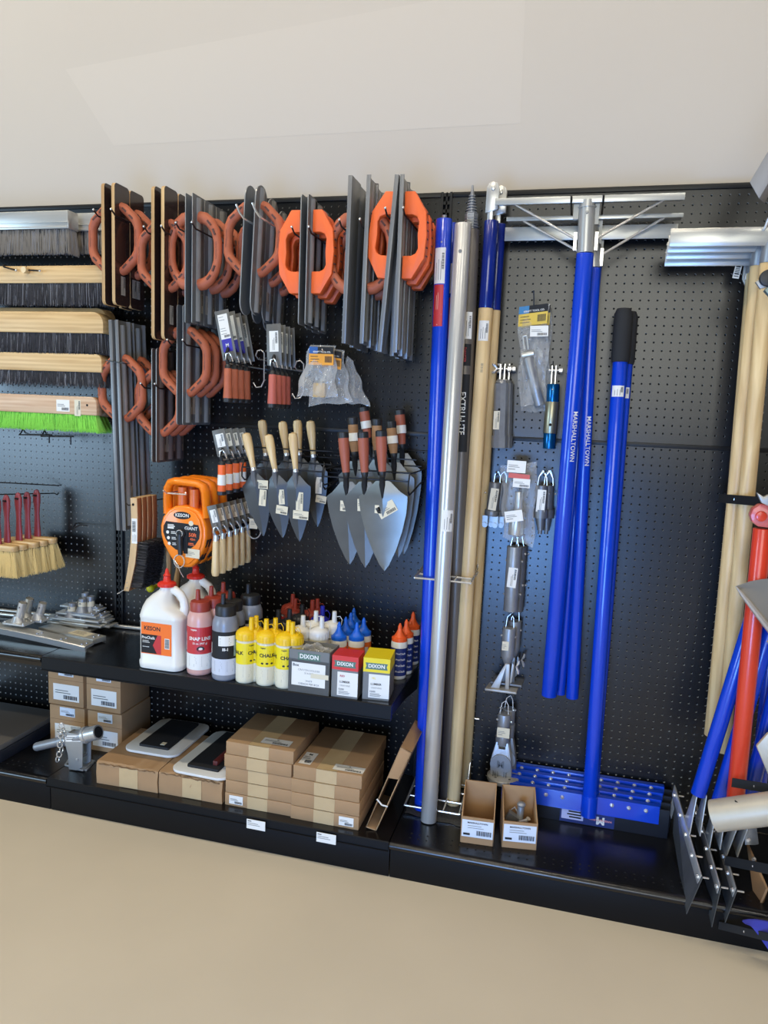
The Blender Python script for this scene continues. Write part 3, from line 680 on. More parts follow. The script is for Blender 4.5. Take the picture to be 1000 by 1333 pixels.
b = B(CHR); b.tube([(a.x+1.0*math.cos(t*PI/8), a.y, a.z+1.2*math.sin(t*PI/8)) for t in range(16)], .1, 6, closed=True); f = plane((a.x-.1, a.y-.1, a.z+.9), (1, 0, 0), (0, 0, 1), (0, -1, 0)); sheet(b, f, -.6, -.7, .6, .7, CRM); lines(b, f, -.4, .4, [.3, .1, -.1], .06)
single('tagged_ring', b, 'small steel ring with a cream paper tag right of the wood-handled trowels', 'ring', (a.x, a.y, a.z+1.3))
a = at(331, 677, 4)
def brick_trowel(ut, vt, uf, vf, utip, vtip, d, bw, kind, label, mtl, hl=None, stk=None, sh=.22):
    """handle top, foot of handle, blade tip (all at depth d)"""
    t = at(ut, vt, d+.9); f_ = at(uf, vf, d+.9); tip = at(utip, vtip, d); root = at(uf+(utip-uf)*.06, vf+8, d)
    r = thing('brick_trowel', label, 'trowel', tuple(tip))
    ax = (tip-root).normalized(); sd = Vector((ax.z, 0, -ax.x)).normalized()*-1; L = (tip-root).length
    if sd.x < 0: sd = -sd
    pts = [(0, .1), (-.36, .12), (-.5, .17+sh*0), (-.5, .22), (-.47, .36), (-.38, .56), (-.25, .76), (-.1, .93), (0, 1.)]
    left = [root+ax*(L*b_)+sd*(bw*a_) for a_, b_ in pts]; right = [root+ax*(L*b_)-sd*(bw*a_) for a_, b_ in pts]
    left[0] = root+ax*(L*.0)+sd*(-bw*.14); right[0] = root+ax*(L*.0)+sd*(bw*.14)
    b = B(mtl); n = len(pts); ridge = [root+ax*(L*pp[1])+Vector((0, -.3*(1-pp[1])-.03, 0)) for pp in pts]; ridge[0] = root+Vector((0, -.3, 0))
    back = Vector((0, .07, 0)); vs = left+ridge+right+[v+back for v in left]+[v+back for v in ridge]+[v+back for v in right]; fs = []
    for k in range(n-1):
        fs += [(k, k+1, n+k+1, n+k), (n+k, n+k+1, 2*n+k+1, 2*n+k)]
        fs += [(3*n+k+1, 3*n+k, 4*n+k, 4*n+k+1), (4*n+k+1, 4*n+k, 5*n+k, 5*n+k+1), (k+1, k, 3*n+k, 3*n+k+1), (2*n+k, 2*n+k+1, 5*n+k+1, 5*n+k)]
    fs += [(0, n, 4*n, 3*n), (n, 2*n, 5*n, 4*n)]
    b.add(vs, fs); obj('blade', b, r, smooth=.15)
    b = B(BLKM if kind != 'wood' else DSTEEL)
    h0 = f_; b.tube([root+ax*(L*.22)+Vector((0, -.12, 0)), root+ax*.5+Vector((0, -.25, 0)), (root+h0)/2+Vector((0, -.15, 0)), h0], [.1, .38, .34, .3], 8); obj('tang', b, r)
    H = (t-f_).length; hd = (t-f_).normalized(); q = hd.to_track_quat('Z', 'Y').to_matrix().to_4x4(); S = Matrix.Translation(f_) @ q
    def L_(prof, *m):
        bb = B(*m); bb.T = S; bb.lathe(prof, (0, 0, 0), 16); return bb
    if kind == 'wood':
        obj('handle', L_([(.3, 0), (.34, .1), (.4, H*.25), (.56, H*.6), (.6, H*.85), (.5, H*.96), (.05, H)], WH), r)
        obj('ferrule', L_([(.3, -.35), (.36, -.35), (.36, .05), (.3, .08)], CHR), r)
    elif kind == 'rubber':
        obj('handle', L_([(.4, .35), (.46, .4), (.54, H*.3), (.66, H*.6), (.66, H*.86), (.55, H*.87)], TERR2), r)
        obj('cap', L_([(.3, H*.86), (.68, H*.86), (.68, H*.98), (.5, H), (.25, H), (.2, H-.15), (.01, H-.15)], KCAP), r)
        obj('collar', L_([(.25, -.3), (.36, -.2), (.46, .4), (.42, .5)], KCAP), r)
    else:
        obj('handle', L_([(.4, .35), (.46, .4), (.6, H*.3), (.65, H*.5), (.63, H*.8), (.5, H*.81)], CORK), r)
        obj('cap', L_([(.3, H*.8), (.62, H*.8), (.66, H*.84), (.66, H*.98), (.45, H), (.25, H), (.2, H-.15), (.01, H-.15)], KCAP), r)
        obj('collar', L_([(.25, -.3), (.36, -.2), (.46, .4), (.42, .5)], KCAP), r)
    if kind != 'wood' and stk == 'band': obj('paper_band', L_([(.5, H*.36), (.68, H*.37), (.69, H*.58), (.5, H*.59)], WHT), r)
    if stk and stk != 'band':
        for (su, sv, w, h, ang, vert, base) in stk:
            c = at(su, sv, d+.2); a = math.radians(ang)
            f = plane(c, (math.cos(a), 0, math.sin(a)), (-math.sin(a), 0, math.cos(a)), (0, -1, 0)); sticker(f, w, h, base, r.children[0], vert=vert)
    return r
BLD = mat('blued_blade', (66, 67, 68), .34, .3, noise=.12, nscale=(30, 30, 5))
BLD2 = mat('bright_blade', (118, 118, 111), .3, .45, noise=.18, nscale=(12, 12, 12))
BLD3 = mat('grey_blade', (94, 94, 91), .33, .35, noise=.15, nscale=(14, 14, 14))
back = [(341, 546, 346, 590, 352, 660), (367.5, 548, 373, 590, 379, 668), (387, 546, 390, 589, 398, 672), (404, 547, 408, 592, 413.5, 686)]
for k, a in enumerate(back):
    brick_trowel(*a, 4.4, 3.7, 'wood', 'pointing trowel with pale wood handle, back row of the wire rack, %s' % ['left one', 'second from left', 'third from left', 'rightmost'][k], BLD, stk=[(415, 632, .9, 2.2, 0, True, WHT), (418, 650, 1.5, 1.0, -8, False, CRM)] if k == 3 else None)
for k, a in enumerate([(320, 563, 330, 609, 343.3, 698), (349, 565, 358, 611, 368.5, 700.5), (381, 562.6, 385, 611, 390, 705)]):
    brick_trowel(*a, 9.4, 3.8, 'wood', 'brick trowel with pale wood handle in the front row, %s of the three' % ['left', 'middle', 'right'][k], BLD,
        stk=[[(339.5, 630.5, 2.0, 1.1, 0, False, CRM), (342, 648, .95, 2.1, -3, True, CRM)], [(366.5, 647, .8, 1.9, 6, True, CRM), (367, 664, 1.6, 1.1, -6, False, CRM)], [(390, 653, .95, 2.4, 0, True, CRM), (391.5, 670.5, 2.1, 1.1, -2, False, CRM)]][k])
brick_trowel(473, 529.5, 480, 574, 500, 660, 3.8, 4.2, 'rubber', 'tall brick trowel with rust grip and white paper band, back row left', BLD, stk='band')
brick_trowel(520, 533, 524, 582, 526, 722, 3.4, 5.0, 'rubber', 'tall brick trowel with rust grip and white paper band, back row right', BLD3, stk='band')
brick_trowel(459, 543, 462, 592, 470, 700, 6.6, 4.8, 'leather', 'brick trowel with stacked-leather handle and white band, left of the middle row', BLD3, stk='band')
brick_trowel(490.6, 545, 491, 590, 503, 705, 6.4, 4.8, 'leather', 'brick trowel with stacked-leather handle, middle of the middle row', BLD3)
brick_trowel(509, 548, 513, 594, 519, 726, 6.2, 5.0, 'leather', 'brick trowel with stacked-leather handle and white band, right of the middle row', BLD3, stk='band')
for k, a in enumerate([(446.6, 562, 451, 619, 455.5, 735), (472.5, 562, 475, 619, 475.5, 739), (496, 560, 498, 618, 500.5, 743.5)]):
    brick_trowel(*a, 10.2+k*.35, 5.3 if k < 2 else 6.1, 'rubber', 'large brick trowel with brick-red rubber grip in the front row, %s' % ['leftmost blade', 'middle blade', 'rightmost with the brightest blade'][k], [BLD3, BLD3, BLD2][k],
        stk=[[(447, 658.5, .8, 1.3, 0, False, CRM)], [(470, 657.5, .9, 1.5, 2, False, CRM)], [(503.5, 663, 2.4, 1.5, 33, False, CRM), (492, 663, .8, 1.0, 0, False, CRM)]][k])
def wire_rack(xl, xr, zt, zf, df, label, m, cells=3):
    b = B(m); r = .1
    for z in (zt, zt-2.3): b.tube([(xl-.2, -.15, z), (xr+.2, -.15, z)], r, 6)
    for x in (xl, xr): b.tube([(x, -.15, zt-3.5), (x, -.15, zt)], r, 6); b.tube([(x, -.15, zt-2.3), (x, -df+.5, zf+.9), (x, -df, zf-.2), (x, -df, zf-1.2), (x, -df+.8, zf-1.7)], r, 6); b.tube([(x, -.15, zt-3.5), (x, -df+.8, zf-1.7)], r, 6)
    for y, z in ((-df, zf), (-df*.62, zf+.85-.15), (-df*.33, zf+1.4), (-df*.3, zt-2.6)):
        b.tube([(xl, y, z), (xr, y, z)], r, 6)
    b.tube([(xl, -df*.62, zf+2.4), (xr, -df*.62, zf+2.4)], r*.9, 6)
    return single('wire_rack', b, label, 'rack', ((xl+xr)/2, 0, zt-3.5))
p = at(318, 608, 9.9); q = at(418, 612, 9.9)
wire_rack(p.x-.3, q.x+.2, p.z+2.0, p.z, 9.9, 'black wire rack holding the wood-handled brick trowels', BWIRE)
p = at(421, 620, 10.9); q = at(532, 624, 10.9)
wire_rack(p.x, q.x, p.z+3.2, p.z, 10.9, 'black wire rack holding the rubber-gripped brick trowels', BWIRE)
# ================================================================ tape reels
def reel(cx, d, z0, label, full):
    r = thing('tape_reel', label, 'tape reel', (cx, -d+1, z0)); W = 6.3; T = 1.9; y0, y1 = -d, -d+T; S = 1.0
    # body: round drum that narrows to a rounded foot, open handle frame above
    body = []
    n = 26
    for k in range(n+1):
        a = math.radians(38-256*k/n) if 0 else None
    out = [(-2.2, 7.6), (-3.0, 6.6), (-3.35, 5.4), (-3.3, 4.2), (-2.95, 3.0), (-2.3, 1.9), (-1.6, .9), (-.8, .2), (.3, 0), (1.2, .15), (2.0, .9), (2.7, 2.0), (3.15, 3.2), (3.35, 4.4), (3.3, 5.6), (2.9, 6.8), (2.2, 7.7), (1.2, 8.15), (0, 8.3), (-1.2, 8.15)]
    b = B(ORPL); b.prism([(cx+a, z0+c) for a, c in out], y0, y1, 'y'); obj('body', b, r, .32, seg=3, smooth=.9)
    b = B(ORPL); b.prism([(cx+a*.86, z0+.55+(c-.1)*.9) for a, c in out], y0-.22, y0+.1, 'y'); obj('face_plate', b, r, .14, smooth=.9)
    # carrying handle
    b = B(ORPL); P = [(-2.7, 7.0), (-2.75, 9.0), (-2.7, 10.4), (-2.3, 11.15), (-1.6, 11.35), (0, 11.3), (1.6, 11.2), (2.4, 10.9), (2.75, 10.1), (2.9, 8.6), (3.0, 6.8)]
    b.tube([(cx+a, (y0+y1)/2, z0+c) for a, c in P], .52, 10, up=(0, 1, 0), flat=1.7); obj('handle', b, r, smooth=1.)
    b = B(mat('orange_post', (208, 104, 40), .4)); b.cyl((cx-.6, (y0+y1)/2, z0+7.9), (cx-.6, (y0+y1)/2, z0+10.6), .62, n=16); b.cyl((cx+1.1, (y0+y1)/2, z0+7.9), (cx+1.1, (y0+y1)/2, z0+10.4), .62, n=16); obj('grip_post', b, r)
    b = B(BLKM)
    for k in (0, 1): b.prism([(cx+1.9+k*.55, z0+.9), (cx+3.2+k*.2, z0+3.0), (cx+3.2+k*.2, z0+4.0), (cx+1.7+k*.55, z0+1.8)], y0+.35+k*.8, y0+.8+k*.8, 'y')
    b = B(BLKM)
    for k in range(2):
        yy = y0+.35+k*.75; b.hexa([(cx+3.42, yy, z0+3.9), (cx+3.42, yy+.45, z0+3.9), (cx+3.2, yy+.45, z0+3.9), (cx+3.2, yy, z0+3.9)], [(cx+2.35, yy-.1, z0+1.1), (cx+2.35, yy+.35, z0+1.1), (cx+1.9, yy+.35, z0+1.2), (cx+1.9, yy-.1, z0+1.2)])
    obj('rubber_strip', b, r, smooth=0)
    if full:
        f = plane((cx, y0-.22, z0), (1, 0, 0), (0, 0, 1), (0, -1, 0)); f2 = lambda a, c, k=1: f(a*.9, c, k)
        b = B(); b.use(BLKM); ps = [(2.35, 5.9), (-2.35, 6.1), (-2.7, 5.4), (-2.75, 4.6), (-2.4, 3.7), (-1.8, 3.0), (-.9, 2.4), (0, 2.25), (1.0, 2.5), (1.9, 3.2), (2.5, 4.1), (2.6, 5.0)]
        b.add([f(a, c, 2) for a, c in ps], [tuple(range(len(ps)))])
        b.add([f(1.25*math.cos(t*PI/12), 7.0+.5*math.sin(t*PI/12), 2) for t in range(24)], [tuple(range(24))])
        b.use(WHT); b.text('KESON', .62, lambda a, c: f(a, c+7.0, 3), bold=.02); b.text('GIANT', .62, lambda a, c: f(a+1.3, c+5.35, 3), bold=.015); lines(b, lambda a, c, k=3: f(a, c, 3), -2.1, -.8, [5.6, 5.4], .12, WHT); lines(b, lambda a, c, k=3: f(a, c, 3), -2.1, -.8, [5.15], .2, WHT)
        for kk in range(3):
            b.add([f(-2.1+kk*.12+.22*math.cos(t*PI/6), 4.65-kk*.75+.22*math.sin(t*PI/6), 3) for t in range(12)], [tuple(range(12))]); lines(b, lambda a, c, k=3: f(a, c, 3), -1.6+kk*.1, -.7, [4.7-kk*.75, 4.5-kk*.75], .09, WHT)
        b.use(ORNG); b.text('150ft', .7, lambda a, c: f(a+1.35, c+4.5, 3), bold=.015); b.text('45m', .42, lambda a, c: f(a+1.55, c+3.95, 3), bold=.015); lines(b, lambda a, c, k=3: f(a, c, 3), .9, 2.0, [3.35, 3.15], .1, ORNG); b.use(CRM); b.add([f(1.3+.35*math.cos(t*PI/6), 6.05+.35*math.sin(t*PI/6), 3) for t in range(12)], [tuple(range(12))]); obj('decal', b, r.children[1], smooth=0)
        b = B(KCAP); b.cyl((cx+0, y0-.2, z0+4.6), (cx, y0-.75, z0+4.6), .62, n=18); b.tube([(cx, y0-.75, z0+4.6), (cx+.05, y0-.85, z0+3.4), (cx+.1, y0-.8, z0+1.9)], [.42, .36, .3], 10); b.box((cx+.3, y0-.35, z0+2.0), (cx+.9, y0-.1, z0+5.2)); obj('crank', b, r)
        b = B(CHR); b.tube([(cx-.1+.75*math.cos(t*PI/8), y0-.75, z0+1.0+.85*math.sin(t*PI/8)) for t in range(16)], .08, 6, closed=True); b.tube([(cx+.45*math.cos(t*PI/8), y0-.95, z0+4.7+.45*math.sin(t*PI/8)) for t in range(16)], .06, 6, closed=True); b.tube([(cx-.9, y0-.8, z0+1.2), (cx-.2, y0-.9, z0+.5), (cx+.1, y0-.8, z0-.4), (cx+.5, y0-.7, z0-1.1)], .06, 6); obj('tape_ring', b, r)
        f = plane((cx+1.6, y0-.3, z0+2.1), (1, 0, -.05), (0.05, 0, 1), (0, -1, 0)); sticker(f, 2.0, 1.2, CRM, r, code=False)
    return r
p = at(238, 737, 11.2)
for k in range(3): reel(p.x, 11.2-k*2.3, p.z-.2, 'bright orange tape reel with open handle, %s of three' % ['frontmost with black label', 'middle', 'rearmost'][k], k == 0)
hook([[(p.x-2.2, 0, p.z+9.6), (p.x-2.2, -11.6, p.z+9.6), (p.x-2.3, -12.2, p.z+10)], [(p.x-2.2, -11.4, p.z+9.6), (p.x+.6, -11.4, p.z+9.6), (p.x+.8, -12, p.z+9.9)]], .1, 'chrome peg hook inside the handles of the orange tape reels', CHR)
for k, (u, v0, v1) in enumerate(((219, 712, 768), (231, 712, 767))):
    a = at(u, v0, 5-k); c = at(u-2, v1, 5-k); b = B(WZ); b.tube([a, a.lerp(c, .5)+Vector((.25, 0, 0)), c], [.55, .5, .8], 10, flat=.6)
    tag(single('paddle_brush', b, 'pale wooden brush handle hanging behind the jugs and below the tape reels, %s of two' % ('left' if not k else 'right'), 'brush', tuple(c)), 'pale wooden brush handle hanging below the orange tape reels, %s of two' % ('left' if not k else 'right'), 'brush')
a = at(196, 766, 5); b = B(YGRN); b.sph(tuple(a), .6, 6); b.cyl(a, a+Vector((0, 3, 0)), .3, n=8)
single('yellow_knob', b, 'small yellow knob peeping out left of the first white jug cap', 'knob', tuple(a))
# ================================================================ plastic bags
def bag(poly, d, bulge, label, extra=None, film=None, seed=1, hdr=None, cat='bag', dback=.15):
    """crumpled film pouch; poly = pixel outline, first four = top-left, top-right, bottom-right, bottom-left"""
    rr = random.Random(seed); q = [at(u, v, d) for u, v in poly]
    ctr = sum(q, Vector())/4; r = thing('plastic_bag', label, cat, (ctr.x, -d, min(c.z for c in q)))
    b = B(film or FILM); n = 12; m = 16
    ph = [rr.uniform(0, 6.28) for _ in range(8)]
    for sgn in (-1, 1):
        vs = []
        for j in range(m+1):
            t = j/m
            for i in range(n+1):
                s = i/n; P_ = (q[0].lerp(q[1], s)).lerp(q[3].lerp(q[2], s), t)
                e = (math.sin(PI*s)**.6)*(min(1, t*2.2))*(1 if t < .85 else (1-t)/.15+.15)
                w = .16*math.sin(9*s+ph[0]+5*t)+.13*math.sin(14*t+ph[1]-7*s)+.1*math.sin(23*s+ph[2]+11*t)+.08*math.sin(31*t+19*s+ph[3])
                P_ = P_+Vector((.18*math.sin(12*t+ph[4]) if i in (0, n) else 0, sgn*(bulge*e+.02)+w*e*1.4, .12*math.sin(9*s+ph[5]) if j == m else 0)); vs.append(P_)
        b.add(vs, [(j*(n+1)+i, j*(n+1)+i+1, (j+1)*(n+1)+i+1, (j+1)*(n+1)+i) for j in range(m) for i in range(n)])
    obj('pouch', b, r, smooth=.5)
    if hdr: hdr(r, q)
    return r
def hdr_lp(r, q, band=(WHT, mat('header_amber', (226, 152, 40), .5), mat('header_blue', (30, 84, 150), .5), BLKM), y=.5, th=2.2, brand='KRAFT TOOL CO.', top=.25):
    w = (q[1]-q[0]); c = q[0].lerp(q[1], .5); L = w.length*.96; ux = w.normalized(); n = Vector((0, -1, 0)); uz = Vector((0, 0, 1))
    f = plane(c-uz*top, ux, uz, n, .012); f0 = lambda a, z, k=1: f(a, z, k)-Vector((0, y, 0))
    b = B(); sheet(b, f0, -L/2, -th, L/2, 0, band[1], 1); sheet(b, f0, -L/2, -th*.38, L/2, 0, band[3], 2); sheet(b, f0, -L/2, -th*.38, -L*.15, 0, band[2], 3); b.use(WHT); b.text(brand, L*.09, lambda a, z: f0(a+L*.03, z-th*.28, 4), bold=.02)
    lines(b, lambda a, z, k=3: f0(a, z, 3), -L*.44, 0, [-th*.55, -th*.7, -th*.84], .07, INK); bars(b, lambda a, z, k=3: f0(a, z, 3), L*.15, -th*.85, L*.44, -th*.5); obj('header_card', b, r, smooth=0)
corkm = mat('cork_block', (190, 160, 112), .8)
for k, (poly, d, lb) in enumerate((([(452, 463), (460, 470), (481, 528), (448, 524)], 5.5, 'rearmost, fanned out to the right'), ([(421, 452), (447, 456), (458, 524), (400, 528)], 7.0, 'middle one'), ([(404, 449), (437, 450), (438, 518), (385, 516)], 8.5, 'frontmost with a blue and amber header card'))):
    r = bag(poly, d, .7, 'clear plastic tool bag hanging above the trowels, %s' % lb, seed=60+k, hdr=(lambda r, q: hdr_lp(r, q, brand='KRAFT TOOL CO.')) if k else None, film=plastic_film('cream_film', .2))
    if k == 2:
        a = at(417, 508, d); b = B(corkm); b.box((a.x-.9, a.y-.3, a.z-.9), (a.x+.7, a.y+.3, a.z+.9)); obj('cork_block', b, r, .1)
a = at(411, 462, 9)
hook([[(a.x+1, 0, a.z+.3), (a.x+1, -9, a.z+.3), (a.x+1, -9.5, a.z+.7)]], .09, 'chrome peg hook carrying the plastic tool bags', CHR)
# ================================================================ bottles on the upper shelf
A_F = -1.1     # angle of a bottle's front, turned to face the aisle
def base_at(u, vtip, h): q = onz(u, vtip, ZS+h); return (q.x, q.y, ZS)
def front_at(u, v, r): q = onz(u, v, ZS); return (q.x, q.y+r, ZS)
def chalk(c, col, label, kind, text='CHALK', a0=A_F, group=None, nx=.35):
    """8 oz squeeze bottle with fluted cap and nozzle"""
    x, y, z = c; r = thing('chalk_bottle', label, 'bottle', c, group)
    b = B(kind['body']); b.lathe([(.1, 0), (1.1, 0), (1.22, .12), (1.24, .3), (1.24, 5.2), (1.15, 5.5), (1.0, 5.6)], c); obj('bottle_body', b, r)
    b = B(kind['cap']); b.lathe([(1.05, 5.45), (1.26, 5.5), (1.27, 6.25), (1.2, 6.5), (.9, 6.75), (.45, 6.9), (.32, 7.0)], c, 28)
    for k in range(20):
        a = 2*PI*k/20; b.box((x+1.25*math.cos(a)-.04, y+1.25*math.sin(a)-.04, z+5.55), (x+1.25*math.cos(a)+.04, y+1.25*math.sin(a)+.04, z+6.2))
    CP = obj('cap', b, r)
    b = B(kind['cap']); b.lathe([(.36, 6.7), (.33, 7.2), (.29, 8.2), (.3, 8.3), (.1, 8.35)], (x+nx, y, z), 14)
    obj('nozzle', b, CP); b = B(kind['cap']); b.tube([(x+nx+.3, y, z+7.6), (x+nx+.8, y-.1, z+7.75), (x+nx+1.1, y-.1, z+7.3), (x+1.27, y, z+6.3)], .05, 6); obj('cap_strap', b, CP)
    f = onlathe(c, 1.24, a0)
    b = B(); sheet(b, f, -3.0, .45, 3.0, 2.5, kind.get('low', CHKB), 1, 24); sheet(b, f, -3.0, 2.5, 3.0, 5.2, kind['lab'], 1, 24)
    b.use(INK)
    for dx in (-2.6, 0, 2.6): b.text(text, .62, lambda a, q, dx=dx: f(a+dx, q+3.95, 2), bold=.035)
    lines(b, lambda a, q, k=2: f(a, q, 2), -.9, .9, [4.45, 3.42], .06, INK); b.text('TAJIMA', .22, lambda a, q: f(a-.55, q+4.9, 2), bold=.03)
    for k in range(3): b.add([f(-.6+.6*k+.18*math.cos(t*PI/4), 2.95+.13*math.sin(t*PI/4), 2) for t in range(8)], [tuple(range(8))])
    for dx in (-1.6, .1): lines(b, lambda a, q, k=2: f(a, q, 2), dx, dx+1.3, [2.1, 1.9, 1.7, 1.5, 1.3, 1.1, .9], .06)
    obj('label', b, r.children[0], smooth=.9); return r
KY = dict(body=CHKB, cap=YEL, lab=YELL); KW = dict(body=CHKB, cap=WPL, lab=mat('white_chalk_label', (222, 216, 196), .5)); KR = dict(body=WPL, cap=BRCAP, lab=REDL); KV = dict(body=WPL, cap=VCAP, lab=DBLU); KK = dict(body=GREYB, cap=KCAP, lab=BLKM)
for (u, v, lb, nx, aa) in ((314, 890, 'front row left', .7, -.12), (341, 893.5, 'front row middle', -.1, -1.1), (366, 897, 'front row right, beside the grey carton', .85, -.9)):
    chalk(front_at(u, v, 1.24), None, 'yellow-capped bottle of yellow marking chalk, %s' % lb, KY, a0=aa, nx=nx)
for (u, v, lb) in ((332, 801, 'back row left'), (357, 804, 'back row middle'), (383, 808, 'back row right')):
    chalk(base_at(u, v, 8.35), None, 'yellow-capped bottle of yellow marking chalk, %s' % lb, KY, a0=A_F-.12, nx=.2 if u < 380 else -.7)
for (u, v, lb) in ((391.5, 800.5, 'front left'), (416, 802, 'front right, behind the grey carton'), (408.5, 794.5, 'back left'), (432.5, 795, 'back right, nearest the blue caps')):
    chalk(base_at(u, v, 8.35), None, 'white-capped chalk bottle with pale label, %s of its four' % lb, KW)
for (u, v, lb) in ((378.5, 773, 'rear left'), (381.5, 778.5, 'front left'), (404, 780.5, 'second from right'), (410.5, 779, 'rightmost')):
    chalk(base_at(u, v, 8.35), None, 'brick-red-capped chalk bottle in the dark rear row behind the yellow ones, %s' % lb, KR)
chalk(base_at(417, 788, 8.35), None, 'violet-capped chalk bottle behind the white caps', KV)
for (u, v, lb) in ((359.5, 793, 'left'), (374, 792, 'middle'), (390.5, 786, 'right')):
    chalk(base_at(u, v, 8.35), None, 'black-capped chalk bottle in the dark rear row, %s one' % lb, KK)
def powder(c, cap, body, lab, label, title, kind, a0=A_F):
    x, y, z = c; r = thing('powder_bottle', label, 'bottle', c)
    b = B(body); b.lathe([(.1, 0), (1.45, 0), (1.62, .15), (1.66, .4), (1.66, 7.0), (1.6, 7.5), (1.35, 8.15), (1.15, 8.4)], c, 28); obj('bottle_body', b, r)
    b = B(cap); b.lathe([(1.15, 8.2), (1.3, 8.25), (1.32, 9.2), (1.2, 9.5), (.8, 9.6), (.1, 9.62)], c, 28); obj('cap', b, r)
    b = B(cap); b.lathe([(.34, 9.5), (.32, 9.8), (.27, 10.8), (.28, 10.9), (.1, 10.95)], (x-.35, y+.0, z), 14); obj('nozzle', b, r.children[1])
    f = onlathe(c, 1.66, a0); b = B()
    sheet(b, f, -4.4, .8, 4.4, 2.9, WHT if kind != 'k' else mat('pale_grey_label', (196, 198, 204), .5), 1, 28); sheet(b, f, -4.4, 2.9, 4.4, 6.4, lab, 1, 28)
    if kind == 'r':
        b.use(WHT); b.text('SNAP LINE', .62, lambda a, q: f(a, q+4.9, 2), bold=.03); b.text('32 oz. (907 g)', .34, lambda a, q: f(a, q+4.3, 2), bold=.02); b.text('TAJIMA', .26, lambda a, q: f(a-.8, q+6.05, 2), bold=.03); b.text('SNAP LINE', .5, lambda a, q: f(q-2.3, a+4.4, 2), bold=.03)
        b.use(INK); b.add([f(.1+.5*math.cos(t*PI/6), 3.6+.36*math.sin(t*PI/6), 2) for t in range(12)], [tuple(range(12))]); b.use(WHT); b.add([f(.1+.25*math.cos(t*PI/6), 3.62+.16*math.sin(t*PI/6), 3) for t in range(12)], [tuple(range(12))])
    else:
        sheet(b, f, -.9, 4.6, 1.6, 5.9, WHT, 2, 6); sheet(b, f, 1.1, 3.2, 1.7, 5.9, mat('green_grey_strip', (150, 164, 140), .5), 2, 3); b.use(INK); lines(b, lambda a, q, k=3: f(a, q, 3), -.7, 1.0, [5.5], .12); lines(b, lambda a, q, k=3: f(a, q, 3), -.7, 1.0, [5.2, 5.0, 4.8], .06); b.use(WHT); b.text('III-1', .5, lambda a, q: f(a+.0, q+4.15, 2), bold=.04); lines(b, lambda a, q, k=2: f(q-2.4, a+4.4, 2), -1.0, 1.0, [0], .25, WHT)
    for dx in (-1.5, .2): lines(b, lambda a, q, k=2: f(a, q, 2), dx, dx+1.3, [2.5, 2.3, 2.1, 1.9, 1.7, 1.5, 1.3], .06)
    obj('label', b, r.children[0], smooth=.9); return r
powder(front_at(252, 880, 1.66), BRCAP, PINK, REDL, 'large bottle of red snap-line powder with brick-red cap, front one beside the white jugs', 'SNAP LINE', 'r')
powder(base_at(278.5, 763, 10.95), BRCAP, PINK, REDL, 'large red powder bottle behind the front one, left of the two red caps', 'SNAP LINE', 'r')
powder(base_at(294, 758, 10.95), BRCAP, PINK, REDL, 'large red powder bottle furthest back, its cap the rightmost red one', 'SNAP LINE', 'r')
powder(front_at(285, 887, 1.66), KCAP, GREYB, BLKM, 'large bottle of black marking powder with black label, front one', '', 'k')
powder(base_at(303, 767, 10.95), KCAP, GREYB, BLKM, 'large black powder bottle in the middle, behind the yellow chalk', '', 'k')
powder(base_at(326.5, 760, 10.95), KCAP, GREYB, BLKM, 'large black powder bottle furthest back, right of the red caps', '', 'k')
